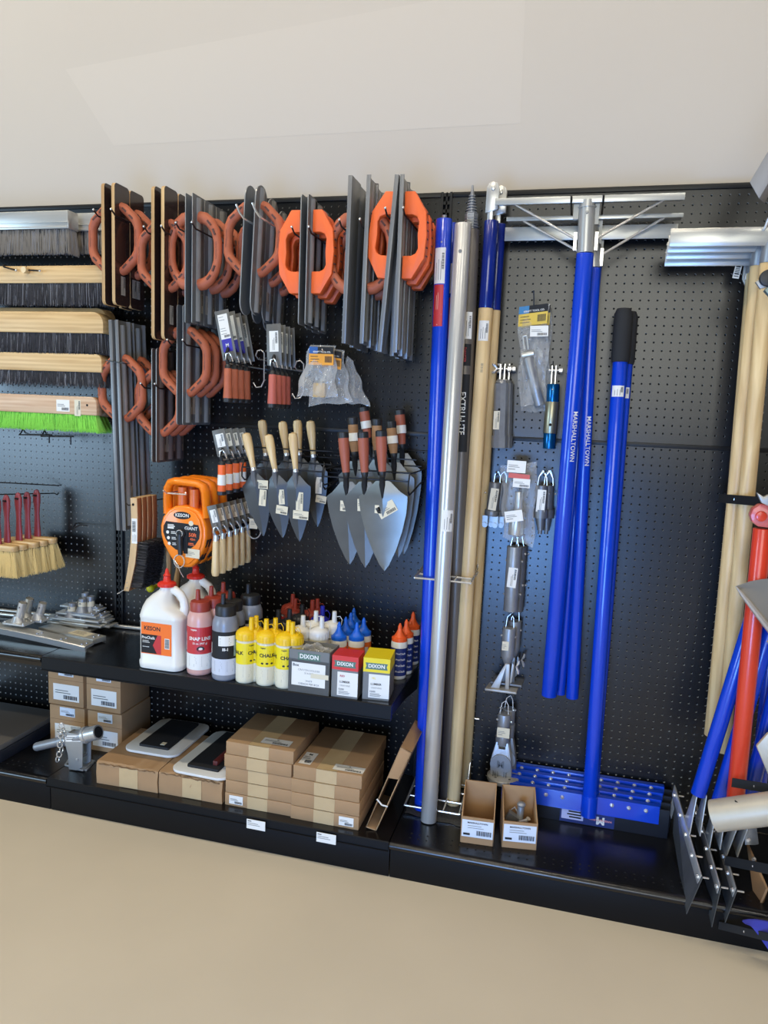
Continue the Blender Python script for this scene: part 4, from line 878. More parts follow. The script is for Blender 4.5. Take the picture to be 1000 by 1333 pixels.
def jug(c, label, full):
    x, y, z = c; r = thing('chalk_jug', label, 'jug', c)
    def sec(w, d, zz, dx=0., n=6, rr=.9): return [Vector((x+a+dx, y+e, z+zz)) for a, e in rrect(w, d, rr, n)]
    b = B(WPL); b.rings([sec(5.6, 4.0, 0), sec(6.2, 4.6, .12, rr=1.2), sec(6.3, 4.7, .5, rr=1.2), sec(6.3, 4.7, .95, rr=1.2), sec(6.05, 4.45, 1.15, rr=1.1), sec(6.05, 4.45, 6.6, rr=1.1), sec(6.2, 4.6, 6.75, rr=1.2), sec(6.15, 4.6, 7.1, rr=1.2), sec(5.7, 4.4, 7.6, -.15, rr=1.3), sec(4.5, 4.1, 8.1, -.72, rr=1.5), sec(3.6, 3.6, 8.9, -.8, rr=1.5), sec(2.8, 2.8, 9.6, -.5, rr=1.35), sec(2.05, 2.1, 10.1, -.12, rr=1.0), sec(1.75, 1.75, 10.4, 0, rr=.87), sec(1.75, 1.75, 10.9, 0, rr=.87)]); obj('jug_body', b, r, smooth=.9)
    b = B(WPL); b.tube([(x+.3, y, z+10.25), (x+1.2, y-.05, z+10.3), (x+2.0, y-.1, z+9.85), (x+2.5, y-.1, z+9.1), (x+2.65, y-.1, z+8.2), (x+2.45, y-.1, z+7.3), (x+2.2, y, z+6.9)], [.45, .5, .5, .48, .5, .6, .6], 12, flat=1.2); obj('handle', b, r, smooth=1.)
    b = B(RCAP); b.lathe([(.9, 10.7), (1.15, 10.75), (1.18, 11.15), (1.0, 11.3), (.6, 11.4), (.5, 11.5), (.42, 12.1), (.5, 12.2), (.3, 12.45), (.2, 12.9), (.12, 13.1)], c, 20)
    for k in range(18): a = 2*PI*k/18; b.box((x+1.16*math.cos(a)-.04, y+1.16*math.sin(a)-.04, z+10.78), (x+1.16*math.cos(a)+.04, y+1.16*math.sin(a)+.04, z+11.12))
    obj('cap', b, r)
    f = plane((x, y-2.235, z), (1, 0, 0), (0, 0, 1), (0, -1, 0)); b = B(); sheet(b, f, -2.4, 2.1, 2.0, 6.3, ORL, 1)
    b.use(BLKM); b.add([f(-2.4, 2.2, 2), (f(-.1, 2.2, 2)), f(-.7, 3.3, 2), f(.0, 4.7, 2), f(-2.4, 4.7, 2)], [(0, 1, 2, 3, 4)]); b.use(REDL); b.add([f(-.1, 2.2, 2), f(.5, 2.2, 2), f(.5, 4.7, 2), f(0, 4.7, 2), f(-.7, 3.3, 2)], [(0, 1, 2, 3, 4)])
    b.use(INK); b.text('KESON', .75, lambda a, q: f(a-.8, q+5.5, 2), bold=.03); b.use(WHT); b.text('ProChalk', .5, lambda a, q: f(a-1.35, q+4.25, 3), bold=.02); lines(b, lambda a, q, k=3: f(a, q, 3), -2.2, -.9, [3.8, 3.6, 3.0], .07, WHT); sheet(b, f, 1.0, 3.0, 1.7, 4.4, WHT, 2); bars(b, lambda a, q, k=3: f(1.05+q, 3.1+a, 3), 0, 0, 1.2, .6); obj('label', b, r.children[0], smooth=0)
    return r
c1 = front_at(205, 873, 2.3); jug(c1, 'white gallon jug with orange label and red cap at the front left of the shelf', True)
c2 = (c1[0]+1.1, c1[1]+5.6, ZS); jug(c2, 'second white gallon jug standing close behind the first', True)
def glue(c, cap, label, lab, lab2):
    x, y, z = c; r = thing('squeeze_bottle', label, 'bottle', c)
    b = B(WPL); b.lathe([(.1, 0), (.95, 0), (1.05, .1), (1.07, .3), (1.07, 4.7), (.98, 5.05), (.6, 5.25), (.5, 5.4)], c); obj('bottle_body', b, r)
    b = B(cap); b.lathe([(.85, 4.95), (1.02, 5.0), (1.02, 5.45), (.85, 5.55), (.7, 5.7), (.5, 6.0), (.3, 6.4), (.26, 6.75), (.3, 6.8), (.14, 7.2), (.1, 7.3)], c, 20); obj('cap', b, r)
    f = onlathe(c, 1.07, A_F); b = B(); sheet(b, f, -2.8, .5, 2.8, 4.2, lab, 1, 20); b.use(WHT)
    if lab2: sheet(b, f, -.9, .8, .5, 3.6, lab2, 2, 6)
    else:
        for zz in (3.5, 2.7, 1.9, 1.1): b.text('ProChalk', .34, lambda a, q, zz=zz: f(a, q+zz, 2), bold=.02)
    obj('label', b, r.children[0], smooth=.9)
for (u, v, lb) in ((442, 809.5, 'front left'), (465, 810, 'behind the red cartons'), (450.5, 803, 'second row left'), (474, 804, 'second row right'), (457, 797.5, 'third row'), (461, 791.5, 'furthest back')):
    glue(base_at(u, v, 7.3), BCAP, 'white squeeze bottle with bright blue cone cap and orange label, %s' % lb, ORL, WHT)
for (u, v, lb) in ((515.5, 885, 'frontmost'), (524, 878.5, 'middle'), (533, 866, 'furthest back')):
    glue(front_at(u, v, 1.07), OCAP, 'white squeeze bottle with orange cone cap and navy label beside the blue pole, %s' % lb, DBLU, None)
# ---------------- cartons of crayons
def carton_front(b, f, w, h, top, title, body_lines, col):
    sheet(b, f, -w/2, h-1.75, w/2, h, top, 1) if top else None
    b.use(GRNL); hh = h-1.0; b.add([f(-w*.42, hh-.4, 2), f(w*.42, hh-.4, 2), f(w*.38, hh, 2), f(w*.42, hh+.4, 2), f(-w*.42, hh+.4, 2), f(-w*.38, hh, 2)], [tuple(range(6))])
    b.use(WHT); b.text('DIXON', .62 if w < 4 else .75, lambda a, q: f(a, q+hh, 3), bold=.03)
def crayon(fl, fr, hgt, dep, label, top, group, n, sticker_txt, nm='crayon_carton'):
    a = onz(*fl, ZS); c = onz(*fr, ZS); ux = (c-a); w = ux.length; ux.normalize(); nrm = Vector((-ux.y, ux.x, 0)); nrm = nrm if nrm.y > 0 else -nrm
    for k in range(n):
        o = a+nrm*(dep*k*1.02); p0 = o; lb = label % (['frontmost', 'second', 'third', 'rearmost'][k]) if n > 1 else label
        r = thing(nm, lb, 'carton', tuple(o+ux*(w/2)), group)
        b = B(GRYL, top or GRYL); zz = [0, hgt-1.75, hgt]
        for s in (0, 1):
            b.m = s if top else 0; z0, z1 = ZS+zz[s], ZS+zz[s+1]; e = nrm*dep
            b.hexa([p0+Vector((0, 0, z0-p0.z)), p0+ux*w+Vector((0, 0, z0-p0.z)), p0+ux*w+e+Vector((0, 0, z0-p0.z)), p0+e+Vector((0, 0, z0-p0.z))], [p0+Vector((0, 0, z1-p0.z)), p0+ux*w+Vector((0, 0, z1-p0.z)), p0+ux*w+e+Vector((0, 0, z1-p0.z)), p0+e+Vector((0, 0, z1-p0.z))])
        obj('box_body', b, r, smooth=0)
        b = B(); f = plane(Vector((0, 0, ZS))+Vector((o.x, o.y, 0))+ux*(w/2), ux, (0, 0, 1), -nrm)
        sheet(b, f, -w*.28, .25, w*.5, hgt-2.0, WHT, 1); b.use(REDL if 'red' in lb else YELL); b.text('LUMBER' if 0 else 'RED' if 'red' in lb else 'YEL', .34, lambda q, s: f(q-.3, s+hgt-2.5, 3), bold=.02); b.use(INK); b.text('LUMBER', .36, lambda q, s: f(q, s+hgt*.38, 3), bold=.02); b.use(GINK); b.text('CRAYONS', .28, lambda q, s: f(q+.05, s+hgt*.29, 3)); b.text('52000', .28, lambda q, s: f(q-.4, s+hgt*.2, 3), bold=.03); lines(b, lambda q, s, k=3: f(q, s, 3), -w*.22, w*.3, [.75, .6, .45], .06)
        carton_front(b, f, w, hgt, top, 'DIXON', None, None); g = plane(Vector((o.x, o.y, ZS))+ux*w+nrm*(dep/2), nrm, (0, 0, 1), ux)
        lines(b, lambda q, s, k=2: g(q, s, 2), -dep*.3, dep*.3, [hgt-2.6-.4*i for i in range(8)], .12, GINK); obj('label', b, r.children[0], smooth=0)
crayon((431, 906), (465, 910.5), 5.2, .95, 'red-topped carton of lumber crayons beside the grey carton, %s of four', mat('red_carton', (206, 52, 44), .45), 'red crayon cartons', 3, 'RED')
crayon((471.5, 909.5), (506, 913), 5.2, .98, 'yellow-topped carton of lumber crayons at the right end of the shelf, %s of four', YELL, 'yellow crayon cartons', 4, 'YEL')
a = onz(375, 899, ZS); c = onz(428, 906.5, ZS); ux = (c-a); w = ux.length; ux.normalize(); nr = Vector((-ux.y, ux.x, 0))
r = thing('display_carton', 'grey open carton with a large white sticker and clear wrapping on top', 'carton', tuple(a.lerp(c, .5))); h = 5.4; dp = 3.6; b = B(GRYL)
def slab(b, o, ux, w, nv, d, z0, z1): b.hexa([o+Vector((0, 0, z0)), o+ux*w+Vector((0, 0, z0)), o+ux*w+nv*d+Vector((0, 0, z0)), o+nv*d+Vector((0, 0, z0))], [o+Vector((0, 0, z1)), o+ux*w+Vector((0, 0, z1)), o+ux*w+nv*d+Vector((0, 0, z1)), o+nv*d+Vector((0, 0, z1))])
slab(b, a, ux, w, nr, .08, 0, h); slab(b, a+nr*(dp-.08), ux, w, nr, .08, 0, h); slab(b, a, ux, .08, nr, dp, 0, h); slab(b, a+ux*(w-.08), ux, .08, nr, dp, 0, h); slab(b, a, ux, w, nr, dp, 0, h-1.2); obj('box_body', b, r, smooth=0)
f = plane(a+ux*(w/2), ux, (0, 0, 1), -nr); b = B(); sheet(b, f, -w*.42, .9, w*.4, 3.8, WHT, 1); b.use(INK); b.text('Box', .5, lambda q, s: f(q-w*.32, s+3.45, 2), bold=.02); b.use(GINK); b.text('CRAYON HOLDER', .34, lambda q, s: f(q, s+2.9, 2)); b.text('514-007', .34, lambda q, s: f(q, s+2.5, 2)); b.use(INK); b.text('14-673', .32, lambda q, s: f(q, s+1.55, 2)); b.text('12/EACH PER BOX', .34, lambda q, s: f(q, s+1.15, 2)); sheet(b, f, w*.05, 2.0, w*.48, 2.6, CRM, 3); b.use(GRNL); b.add([f(x_, z_, 2) for x_, z_ in ((-1.5, 4.15), (1.5, 4.15), (1.35, 4.6), (1.5, 5.05), (-1.5, 5.05), (-1.35, 4.6))], [tuple(range(6))]); b.use(WHT); b.text('DIXON', .75, lambda q, s: f(q, s+4.6, 3), bold=.03); obj('label', b, r.children[0], smooth=0)
b = B(FILM); rr = random.Random(5); n = 14; vs = []
for j in range(n+1):
    for i in range(n+1):
        s, t = i/n, j/n; o = a+ux*(.1+(w-.2)*s)+nr*(.1+(dp-.2)*t); vs.append(o+Vector((0, 0, h-.6+.7*math.sin(PI*s)*math.sin(PI*t)+.35*math.sin(11*s+3*t)*math.sin(9*t+1)+rr.uniform(-.15, .15))))
b.add(vs, [(j*(n+1)+i, j*(n+1)+i+1, (j+1)*(n+1)+i+1, (j+1)*(n+1)+i) for j in range(n) for i in range(n)]); obj('wrapping', b, r, smooth=.3)
# ================================================================ aluminium tool heads on the left shelf
def bolt(b, p, n, r=.16, h=.12): p = Vector(p); n = Vector(n).normalized(); b.cyl(p, p+n*h, r, r*.8, n=8)
# big channel float head in front
def chan_head(p0, p1, depth, hgt, label, bolts, drop=1.6):
    """p0 left end, p1 right end of the top front edge (inches)"""
    ux = (p1-p0); L = ux.length; ux.normalize(); ny = Vector((0, 1, 0))
    r = thing('float_head', label, 'tool head', tuple(p0.lerp(p1, .5)-Vector((0, 0, hgt))))
    b = B(ALUX); up = Vector((0, 0, 1))
    n = 16; rg = []
    for k in range(n+1):
        t = k/n; o = p0+ux*(L*t)-up*(drop*max(0, (t-.45)/.55)**2)
        rg.append([o-up*hgt+ny*.25, o-up*.12, o+ny*.15, o+ny*depth+up*.05, o+ny*(depth+.1)-up*.3, o+ny*.35-up*.4, o-up*hgt+ny*.5])
    b.rings(rg); obj('channel', b, r, smooth=.4)
    b = B(CAST)
    for t in bolts:
        o = p0+ux*(L*t)-up*(drop*max(0, (t-.45)/.55)**2)
        for e in (.3, .62): bolt(b, o+ny*(depth*e)+ux*e, up, .2, .14)
    obj('bolt', b, r)
    return r
def socket(foot, top, rad, label, plate, m=ALU, name='handle_socket', band=None):
    r = thing(name, label, 'handle socket', tuple(foot)); d = (top-foot).normalized()
    b = B(m); b.cyl(foot, top, rad, n=20, cap=False); b.cyl(foot, top-d*.05, rad-.12, n=20); b.use(VOID); b.cyl(top-d*.3, top-d*.28, rad-.13, n=20); obj('tube', b, r)
    b = B(m); x, y, z = foot; pw, pd = plate; b.prism([(x+a, y+e) for a, e in rrect(pw, pd, .3, 3)], z-.15, z+.12, 'z'); b.lathe([(rad+.45, .1), (rad+.25, .5), (rad+.05, 1.0)], tuple(foot), 18)
    for a in (-.4, .4):
        for e in (-.36, .36): bolt(b, (x+a*pw, y+e*pd, z+.1), (0, 0, 1), .17, .15)
    obj('base_plate', b, r)
    b = B(CAST); bolt(b, tuple(top-d*.7+Vector((0, -rad, 0))), (0, -1, 0), .15, .15); obj('bolt', b, r)
    if band:
        q = foot.lerp(top, .45); b = B(CRM); b.cyl(q-d*.7, q+d*.7, rad+.02, n=20, cap=False); obj('paper_band', b, r)
    return r
zt = ZS+1.5
p0 = onz(-60, 806, zt+.25); p1 = onz(110, 839, zt-.3); chan_head(p0, p1, 1.9, 1.0, 'large curved aluminium float head lying at the front of the left shelf', (.62, .8, .95), drop=.35)
p0 = onz(50, 816, ZS+.95); p1 = onz(121, 833, ZS+.9)
r = thing('float_head', 'flat aluminium blade with a cream sticker lying behind the large curved head', 'tool head', tuple(p0.lerp(p1, .5))); ux = (p1-p0); L = ux.length; ux.normalize(); b = B(ALUX)
nn = Vector((-ux.y, ux.x, 0)); nn = nn if nn.y > 0 else -nn
slab(b, Vector((p0.x, p0.y, 0)), Vector((ux.x, ux.y, 0)), L, nn, 2.4, p1.z-.7, p1.z); obj('blade', b, r, .05)
f = plane((p1.x-3.2*ux.x, p1.y-3.2*ux.y, p1.z), ux, nn, (0, 0, 1), .02); b = B(); sheet(b, f, -2.2, .3, 1.2, 2.1, CRM); lines(b, f, -1.8, .9, [1.7, 1.4, 1.1, .8], .1); obj('price_sticker', b, r.children[0], smooth=0)
b = B(CAST); bolt(b, f(2.3, 1.0), (0, 0, 1), .2, .15); bolt(b, f(2.3, 1.9), (0, 0, 1), .2, .15); obj('bolt', b, r)
for k, (fu, fv, tu, tv, rd, lb) in enumerate(((24, 810, 30, 784, .62, 'leftmost of three on the big curved head'), (33, 803, 39, 779, .62, 'just behind the leftmost one'), (50, 806, 56, 784.5, .6, 'right one of three on the big curved head'))):
    ft = onz(fu, fv, ZS+2.1); tp = at(tu, tv, -ft.y-.3*0); tp = Vector((tp.x, ft.y, tp.z)) if 1 else tp
    socket(ft, at(tu, tv, -ft.y), rd*.92, 'bright aluminium tube socket, %s' % lb, (3.8, 2.4) if k == 0 else (2.6, 2.0))
for k, (u0, v0, u1, v1, w) in enumerate(((60, 803, 122, 813, 1.3), (62, 808, 108, 818, 1.0))):
    a = onz(u0, v0, ZS+.9-k*.3); c = onz(u1, v1, ZS+.9-k*.3); ux = (c-a).normalized(); L = (c-a).length; nn = Vector((-ux.y, ux.x, 0)); b = B(ALUX); slab(b, a, ux, L, nn, w, -.2, .02); bolt(b, a+ux*L*.75+nn*w*.5, (0, 0, 1), .2, .2); single('metal_strip', b, 'thin aluminium strip lying on the left shelf, %s one' % ('rear' if not k else 'front'), 'metal strip', tuple(a.lerp(c, .5)), smooth=0)
for k, (fu, fv, tu, tv, lb) in enumerate(((93, 803, 94, 784.5, 'with cream band, nearest'), (107, 797, 107.5, 779, 'with cream band, middle'), (112, 788, 111, 771.5, 'tallest and rearmost'), (118, 797, 118, 776, 'with cream band, rightmost'))):
    ft = at(fu, fv, (3.6, 3.4, 1.9, 2.4)[k]); SK = socket(ft, at(tu, tv, -ft.y), .56, 'short grey tube socket, rear group on the left shelf, %s' % lb, (5.2, 1.6), CAST, band=k != 2); b = B(DCAST); b.box((ft.x-.9, ft.y-.4, ZS), (ft.x+.9, ft.y+.4, ft.z-.16)); obj('pedestal', b, SK, .05)
    for j_ in range(3):
        b = B(ALUX); b.box((ft.x-4+.5*j_, ft.y-.9-.25*j_, ft.z-.45-.6*j_), (ft.x+3.0+.6*j_, ft.y+.9, ft.z-.17-.6*j_)); obj('stacked_plate', b, SK, .05)
for k, (v0, u1, v1, m) in enumerate(((781, 176, 799, .28), (790, 176, 806.5, .28), (795, 176, 811, .3), (800, 176, 816, .28))):
    a = onz(-40, v0-5, ZS+.35); c = onz(u1+30, v1+4.5, ZS+.35); b = B(ALU); b.tube([a, c], m, 10)
    single('metal_rod', b, 'long thin metal rod lying along the back of the left shelf, %s of four' % ['rearmost', 'second', 'third', 'frontmost'][k], 'rod', tuple(a.lerp(c, .5)))
# ================================================================ lower deck, left to middle
# grey slabs
a = at(0, 992, 15.2); x1 = a.x+.2
r = thing('grey_slab', 'big dark grey slab cut off by the left edge of the photo', 'slab', (x1-9, -9, ZD))
b = B(GSLAB); b.prism(rrect(18, 13.5, 1.2, 5, (x1-9, -9.4)), ZD+1.7, ZD+2.5, 'z'); obj('top_sheet', b, r, .1)
b = B(RUBB); b.prism(rrect(18.4, 14, 1.2, 5, (x1-9, -9.3)), ZD, ZD+1.68, 'z'); obj('lower_sheet', b, r, .1)
f = plane((x1-6.6, -14, ZD+2.5), (1, .0, 0), (0, 1, 0), (0, 0, 1), .02); sticker(f, 3.4, 1.6, CRM, r)
# brown cartons with white labels
def carton(x0, y0, z0, w, dp, h, label, m=CARD, labels=(), name='cardboard_box', seam=None, tape=None, group=None, cat='box'):
    r = thing(name, label, cat, (x0+w/2, y0+dp/2, z0), group)
    b = B(m); b.box((x0, y0, z0), (x0+w, y0+dp, z0+h)); obj('box_body', b, r, .06)
    if seam: b = B(mat('card_seam', (120, 90, 58), .8)); b.box((x0-.01, y0-.015, z0+seam), (x0+w+.01, y0+.1, z0+seam+.05)); obj('lid_seam', b, r, smooth=0)
    if tape:
        tx, tw = tape; b = B(TAPE); b.box((x0+tx, y0-.02, z0+.03), (x0+tx+tw, y0+.02, z0+h+.015)); b.box((x0+tx, y0-.02, z0+h-.02), (x0+tx+tw, y0+dp, z0+h+.02)); obj('paper_tape', b, r, smooth=0)
    f = plane((x0, y0-.0, z0), (1, 0, 0), (0, 0, 1), (0, -1, 0), .03)
    for (lx, lz, lw, lh, ti, base) in labels:
        sticker((lambda lx, lz: lambda a_, c_, k=1: f(a_+lx, c_+lz, k))(lx, lz), lw, lh, base, r, title=ti, name='shipping_label')
    return r
q = onz(110, 923, ZD+6.1); y0 = q.y; xr = at(109.5, 915, -y0).x; xl = at(63, 905, -y0).x; w = (xr-xl)
x2 = at(112.5, 915, -y0).x; w2 = at(158, 925, -y0).x-x2
BLU_L = mat('bluish_label', (206, 214, 222), .5)
for (xx, ww, nm) in ((xl, w, 'left'), (x2, w2, 'right')):
    for k, nz in enumerate(('lower', 'upper')):
        carton(xx+(.0 if k else .2), y0+.05*k, ZD+6.15*k, ww-.15, 7.5, 6.05, 'brown carton with white labels behind the steel bracket, %s one, %s stack' % (nz, nm), labels=[(ww*.5, 2.0, ww*.72, 2.5, 'BON TOOL' if 0 else None, WHT), (ww*.5, 5.2, ww*.42, 1.35, None, BLU_L)], seam=3.9)
# battered boxes carrying kneeling boards
def tattered(fl, fr, h, dp, label, seed):
    a = onz(*fl, ZD); c = onz(*fr, ZD); ux = (c-a); w = ux.length; ux.normalize(); nv = Vector((-ux.y, ux.x, 0)); rr = random.Random(seed)
    r = thing('battered_box', label, 'box', tuple(a.lerp(c, .5)))
    b = B(CARD); n = 14; A0 = Vector((a.x, a.y, 0)); rg = []
    for k in range(n+1):
        t = k/n; o = A0+ux*(w*t); j = lambda s: Vector((rr.uniform(-s, s), rr.uniform(-s, s), rr.uniform(-s, s)))
        rg.append([o+Vector((0, 0, ZD)), o+nv*(-.05)+Vector((0, 0, ZD+h*.5))+j(.05), o+Vector((0, 0, ZD+h-.12))+j(.09), o+nv*.3+Vector((0, 0, ZD+h))+j(.05), o+nv*dp+Vector((0, 0, ZD+h)), o+nv*dp+Vector((0, 0, ZD))])
    b.rings(rg); obj('box_body', b, r, smooth=.35)
    b = B(mat('torn_edge', (112, 84, 54), .9)); pts = [A0+ux*(w*t/24)+Vector((0, -.06, ZD+h-.2+rr.uniform(-.16, .1))) for t in range(1, 24)]; b.tube(pts, [rr.uniform(.03, .11) for _ in pts], 5); obj('torn_edge', b, r)
    b = B(TAPE); o = A0+ux*(w*.38); slab(b, o-nv*.09, ux, w*.3, nv, .03, ZD+.1, ZD+h-.35); obj('paper_tape', b, r, smooth=0)
    return a, c, ux, w, nv
tattered((126, 1019), (205.5, 1032.5), 3.1, 11, 'battered cardboard box under the left white kneeling board', 3)
tattered((207, 1032), (289, 1047), 3.1, 11.5, 'battered cardboard box under the right white kneeling board', 9)
def kneeboard(nl, nr_, far, zt, label, red, padl, padr):
    a = onz(*nl, zt); c = onz(*nr_, zt); r = thing('kneeling_board', label, 'kneeling board', tuple(a.lerp(c, .5)))
    ux = (c-a); w = ux.length; ux.normalize(); nv = Vector((-ux.y, ux.x, 0)); o = a.lerp(c, .5)+nv*(far/2)
    def loc(px, py): return (o.x+ux.x*px+nv.x*py, o.y+ux.y*px+nv.y*py)
    b = B(PVC); b.prism([loc(x_, y_) for x_, y_ in rrect(w, far, 1.5, 6)], zt-.35, zt, 'z'); obj('board', b, r, .06)
    b = B(BLKM); pw = w*.55; b.prism([loc(x_, y_) for x_, y_ in rrect(pw, far-2.2, .1, 1, (0, .3))], zt, zt+.35, 'z'); obj('pad', b, r, .03)
    if red: b = B(mat('maroon_bar', (92, 34, 28), .5)); p_ = [loc(w*.12, -far/2+2.3), loc(w*.2, -far/2+2.3), loc(w*.2, -far/2+7.5), loc(w*.12, -far/2+7.5)]; b.prism(p_, zt+.35, zt+1.0, 'z'); obj('maroon_strip', b, r, .1)
    else: b = B(CRM); p_ = [loc(w*.08, -far/2+2.0), loc(w*.16, -far/2+2.0), loc(w*.16, -far/2+2.8), loc(w*.08, -far/2+2.8)]; b.prism(p_, zt+.35, zt+.4, 'z'); obj('price_sticker', b, r)
kneeboard((158, 974), (228, 985.5), 11, ZD+3.6, 'white kneeling board with black pad on the left battered box', False, 0, 0)
kneeboard((219.5, 1001), (294, 1015.5), 13, ZD+3.6, 'white kneeling board with black pad and maroon strip, on the right battered box', True, 0, 0)
# flat carton stacks
def stack(fl, fr, n, h, dp, desc, lab, toplabels):
    a = onz(*fl, ZD); c = onz(*fr, ZD); rr = random.Random(n); w = c.x-a.x; y = (a.y+c.y)/2; nm = ['bottom', 'second from the bottom', 'third from the bottom', 'second from the top', 'top']
    if n == 4: nm = ['bottom', 'second from the bottom', 'second from the top', 'top']
    for k in range(n):
        dx = rr.uniform(-.12, .12); 
        labs = [(w*lab, h*.5, 1.9, 1.15, None, WHT)] if k == 0 else []
        r = carton(a.x+dx, y+rr.uniform(0, .15), ZD+h*k, w, dp, h-.05, desc % nm[k], labels=labs, tape=(w*.34, w*.3), name='flat_carton')
        if k == n-1:
            for (lx, ly, lw, lh, ang) in toplabels:
                ca, sa = math.cos(math.radians(ang)), math.sin(math.radians(ang))
                f = plane((a.x+lx, y+ly, ZD+h*n-.03), (ca, sa, 0), (-sa, ca, 0), (0, 0, 1), .03); sticker(f, lw, lh, WHT, r, name='shipping_label', title='M')
stack((293.5, 1046), (377.5, 1065.5), 5, 1.74, 9.5, 'flat brown carton in the left stack of five, %s', .17, [(6.3, 1.9, 3.9, 1.6, 0)])
stack((378.5, 1065.5), (467.5, 1081), 4, 1.78, 12, 'flat brown carton in the right stack of four, %s', .82, [(7.0, 1.3, 3.9, 1.5, 0), (1.3, 2.3, 1.6, 3.2, 0)])
# leaning sleeve
P_ = [at(476, 1074, 15.2), at(490, 1079, 15.2), at(536, 977, 15.2), at(522, 969, 15.2)]
r = thing('cardboard_sleeve', 'open cardboard sleeve leaning to the right beside the carton stacks', 'cardboard sleeve', (P_[0].x, -10, ZD)); b = B(CARD)
def quadbox(b, p, q, th, d0, d1):
    v = (q-p).normalized(); n_ = Vector((-v.z, 0, v.x))*th
    b.hexa([Vector((p.x, -d0, p.z)), Vector((q.x, -d0, q.z)), Vector((q.x, -d1, q.z)), Vector((p.x, -d1, p.z))], [Vector((p.x, -d0, p.z))+n_, Vector((q.x, -d0, q.z))+n_, Vector((q.x, -d1, q.z))+n_, Vector((p.x, -d1, p.z))+n_])
zo = ZD+.02-min(P_[0].z, P_[1].z); P_ = [p_+Vector((0, 0, zo)) for p_ in P_]
quadbox(b, P_[0], P_[3], -.12, 15.2, 7); quadbox(b, P_[1], P_[2], .12, 15.2, 7); quadbox(b, P_[1], P_[0], -.12, 15.2, 7); quadbox(b, P_[2], P_[3], .12, 15.2, 7)
obj('sleeve', b, r, .02); b = B(CARD2); m1 = P_[0].lerp(P_[3], .62); m2 = P_[1].lerp(P_[2], .66); b.hexa([m2+Vector((0, 0, 0)), P_[2], P_[3], m1], [m2+Vector((0, .2, 0)), P_[2]+Vector((0, .2, 0)), P_[3]+Vector((0, .2, 0)), m1+Vector((0, .2, 0))]); obj('end_flap', b, r, .02)
b = B(WHT); m1 = P_[0].lerp(P_[3], .33); m2 = P_[1].lerp(P_[2], .33); b.tube([m1+Vector((0, -.05, .3)), m1.lerp(m2, .5)+Vector((0, -.2, -.1)), m2+Vector((0, -.05, -.1))], .1, 6); obj('string', b, r)
# steel swivel bracket
r = thing('swivel_bracket', 'shiny steel swivel bracket with pipe and chain at the front left of the base deck', 'bracket', tuple(onz(103, 1000, ZD)))
pa = at(48, 972, 13); pb = at(128, 953, 13.5); mid = at(103, 960, 13.2)
b = B(CAST); ax = (pb-pa).normalized(); b.cyl(pa, pa.lerp(pb, .45), .62, n=18); b.sph(tuple(pa+ax*.1), .62, 8); b.cyl(pa.lerp(pb, .4), pb-ax*1.2, .85, .95, n=18); obj('pipe', b, r)
b = B(ALU); b.cyl(pb-ax*1.9, pb, 1.0, n=20); b.use(VOID); b.cyl(pb, pb+ax*.03, .78, n=20); b.use(ALU); b.cyl(pb-ax*2.3, pb-ax*1.9, 1.18, n=20); obj('collar', b, r)
ft = onz(104, 1000, ZD+.1); b = B(STEEL)
c0 = onz(84, 996, ZD+.1); c1_ = onz(113, 1003, ZD+.1); c2_ = onz(122, 990, ZD+.1); c3_ = onz(92, 984, ZD+.1)
b.prism([(c0.x, c0.y), (c1_.x, c1_.y), (c2_.x+.3, c2_.y), (c3_.x, c3_.y)], ZD, ZD+.2, 'z')
b.use(VOID)
for u, v in ((89, 994.5), (97, 996.5), (109, 997.5)): o = onz(u, v, ZD+.21); b.prism([(o.x+.28*math.cos(t*PI/5), o.y+.2*math.sin(t*PI/5)) for t in range(10)], ZD+.2, ZD+.21, 'z')
obj('foot_plate', b, r, .03)
b = B(STEEL); m_ = mid
for dy in (-.9, .9):
    y_ = m_.y+dy; b.prism([(m_.x-2.0, m_.z+.9), (m_.x+1.3, m_.z+1.0), (m_.x+1.2, ZD+.8), (m_.x+.2, ZD+.15), (m_.x-1.0, ZD+.15), (m_.x-1.1, ZD+2.2)], y_-.09, y_+.09, 'y')
b.box((m_.x-1.0, m_.y-.9, ZD+.15), (m_.x+1.2, m_.y+.9, ZD+.4)); b.cyl((m_.x+.4, m_.y-1.15, ZD+1.8), (m_.x+.4, m_.y+1.1, ZD+1.8), .2, n=8); b.cyl((m_.x-1.4, m_.y-1.15, m_.z+.5), (m_.x-1.4, m_.y+1.1, m_.z+.5), .2, n=8); obj('yoke', b, r, .03)
b = B(WHT); f = plane((m_.x-.2, m_.y-1.0, m_.z+.25), (1, 0, .16), (-.16, 0, 1), (0, -1, 0)); sheet(b, f, -1.3, -.45, 1.3, .45, WHT); lines(b, f, -1.1, 1.1, [.1, -.15], .1, INK); obj('price_sticker', b, r, smooth=0)
b = B(CHR)
for k in range(8):
    o = at(80+[0, 2, -1, 1, -2, 0, -3, -5][k], 945+k*6.2, 14.4); t = k % 2
    b.tube([o+Vector((.3*math.cos(a_*PI/5) if not t else .05*math.cos(a_*PI/5), .12*math.cos(a_*PI/5) if not t else .3*math.cos(a_*PI/5), .42*math.sin(a_*PI/5))) for a_ in range(10)], .08, 6, closed=True)
obj('chain', b, r)
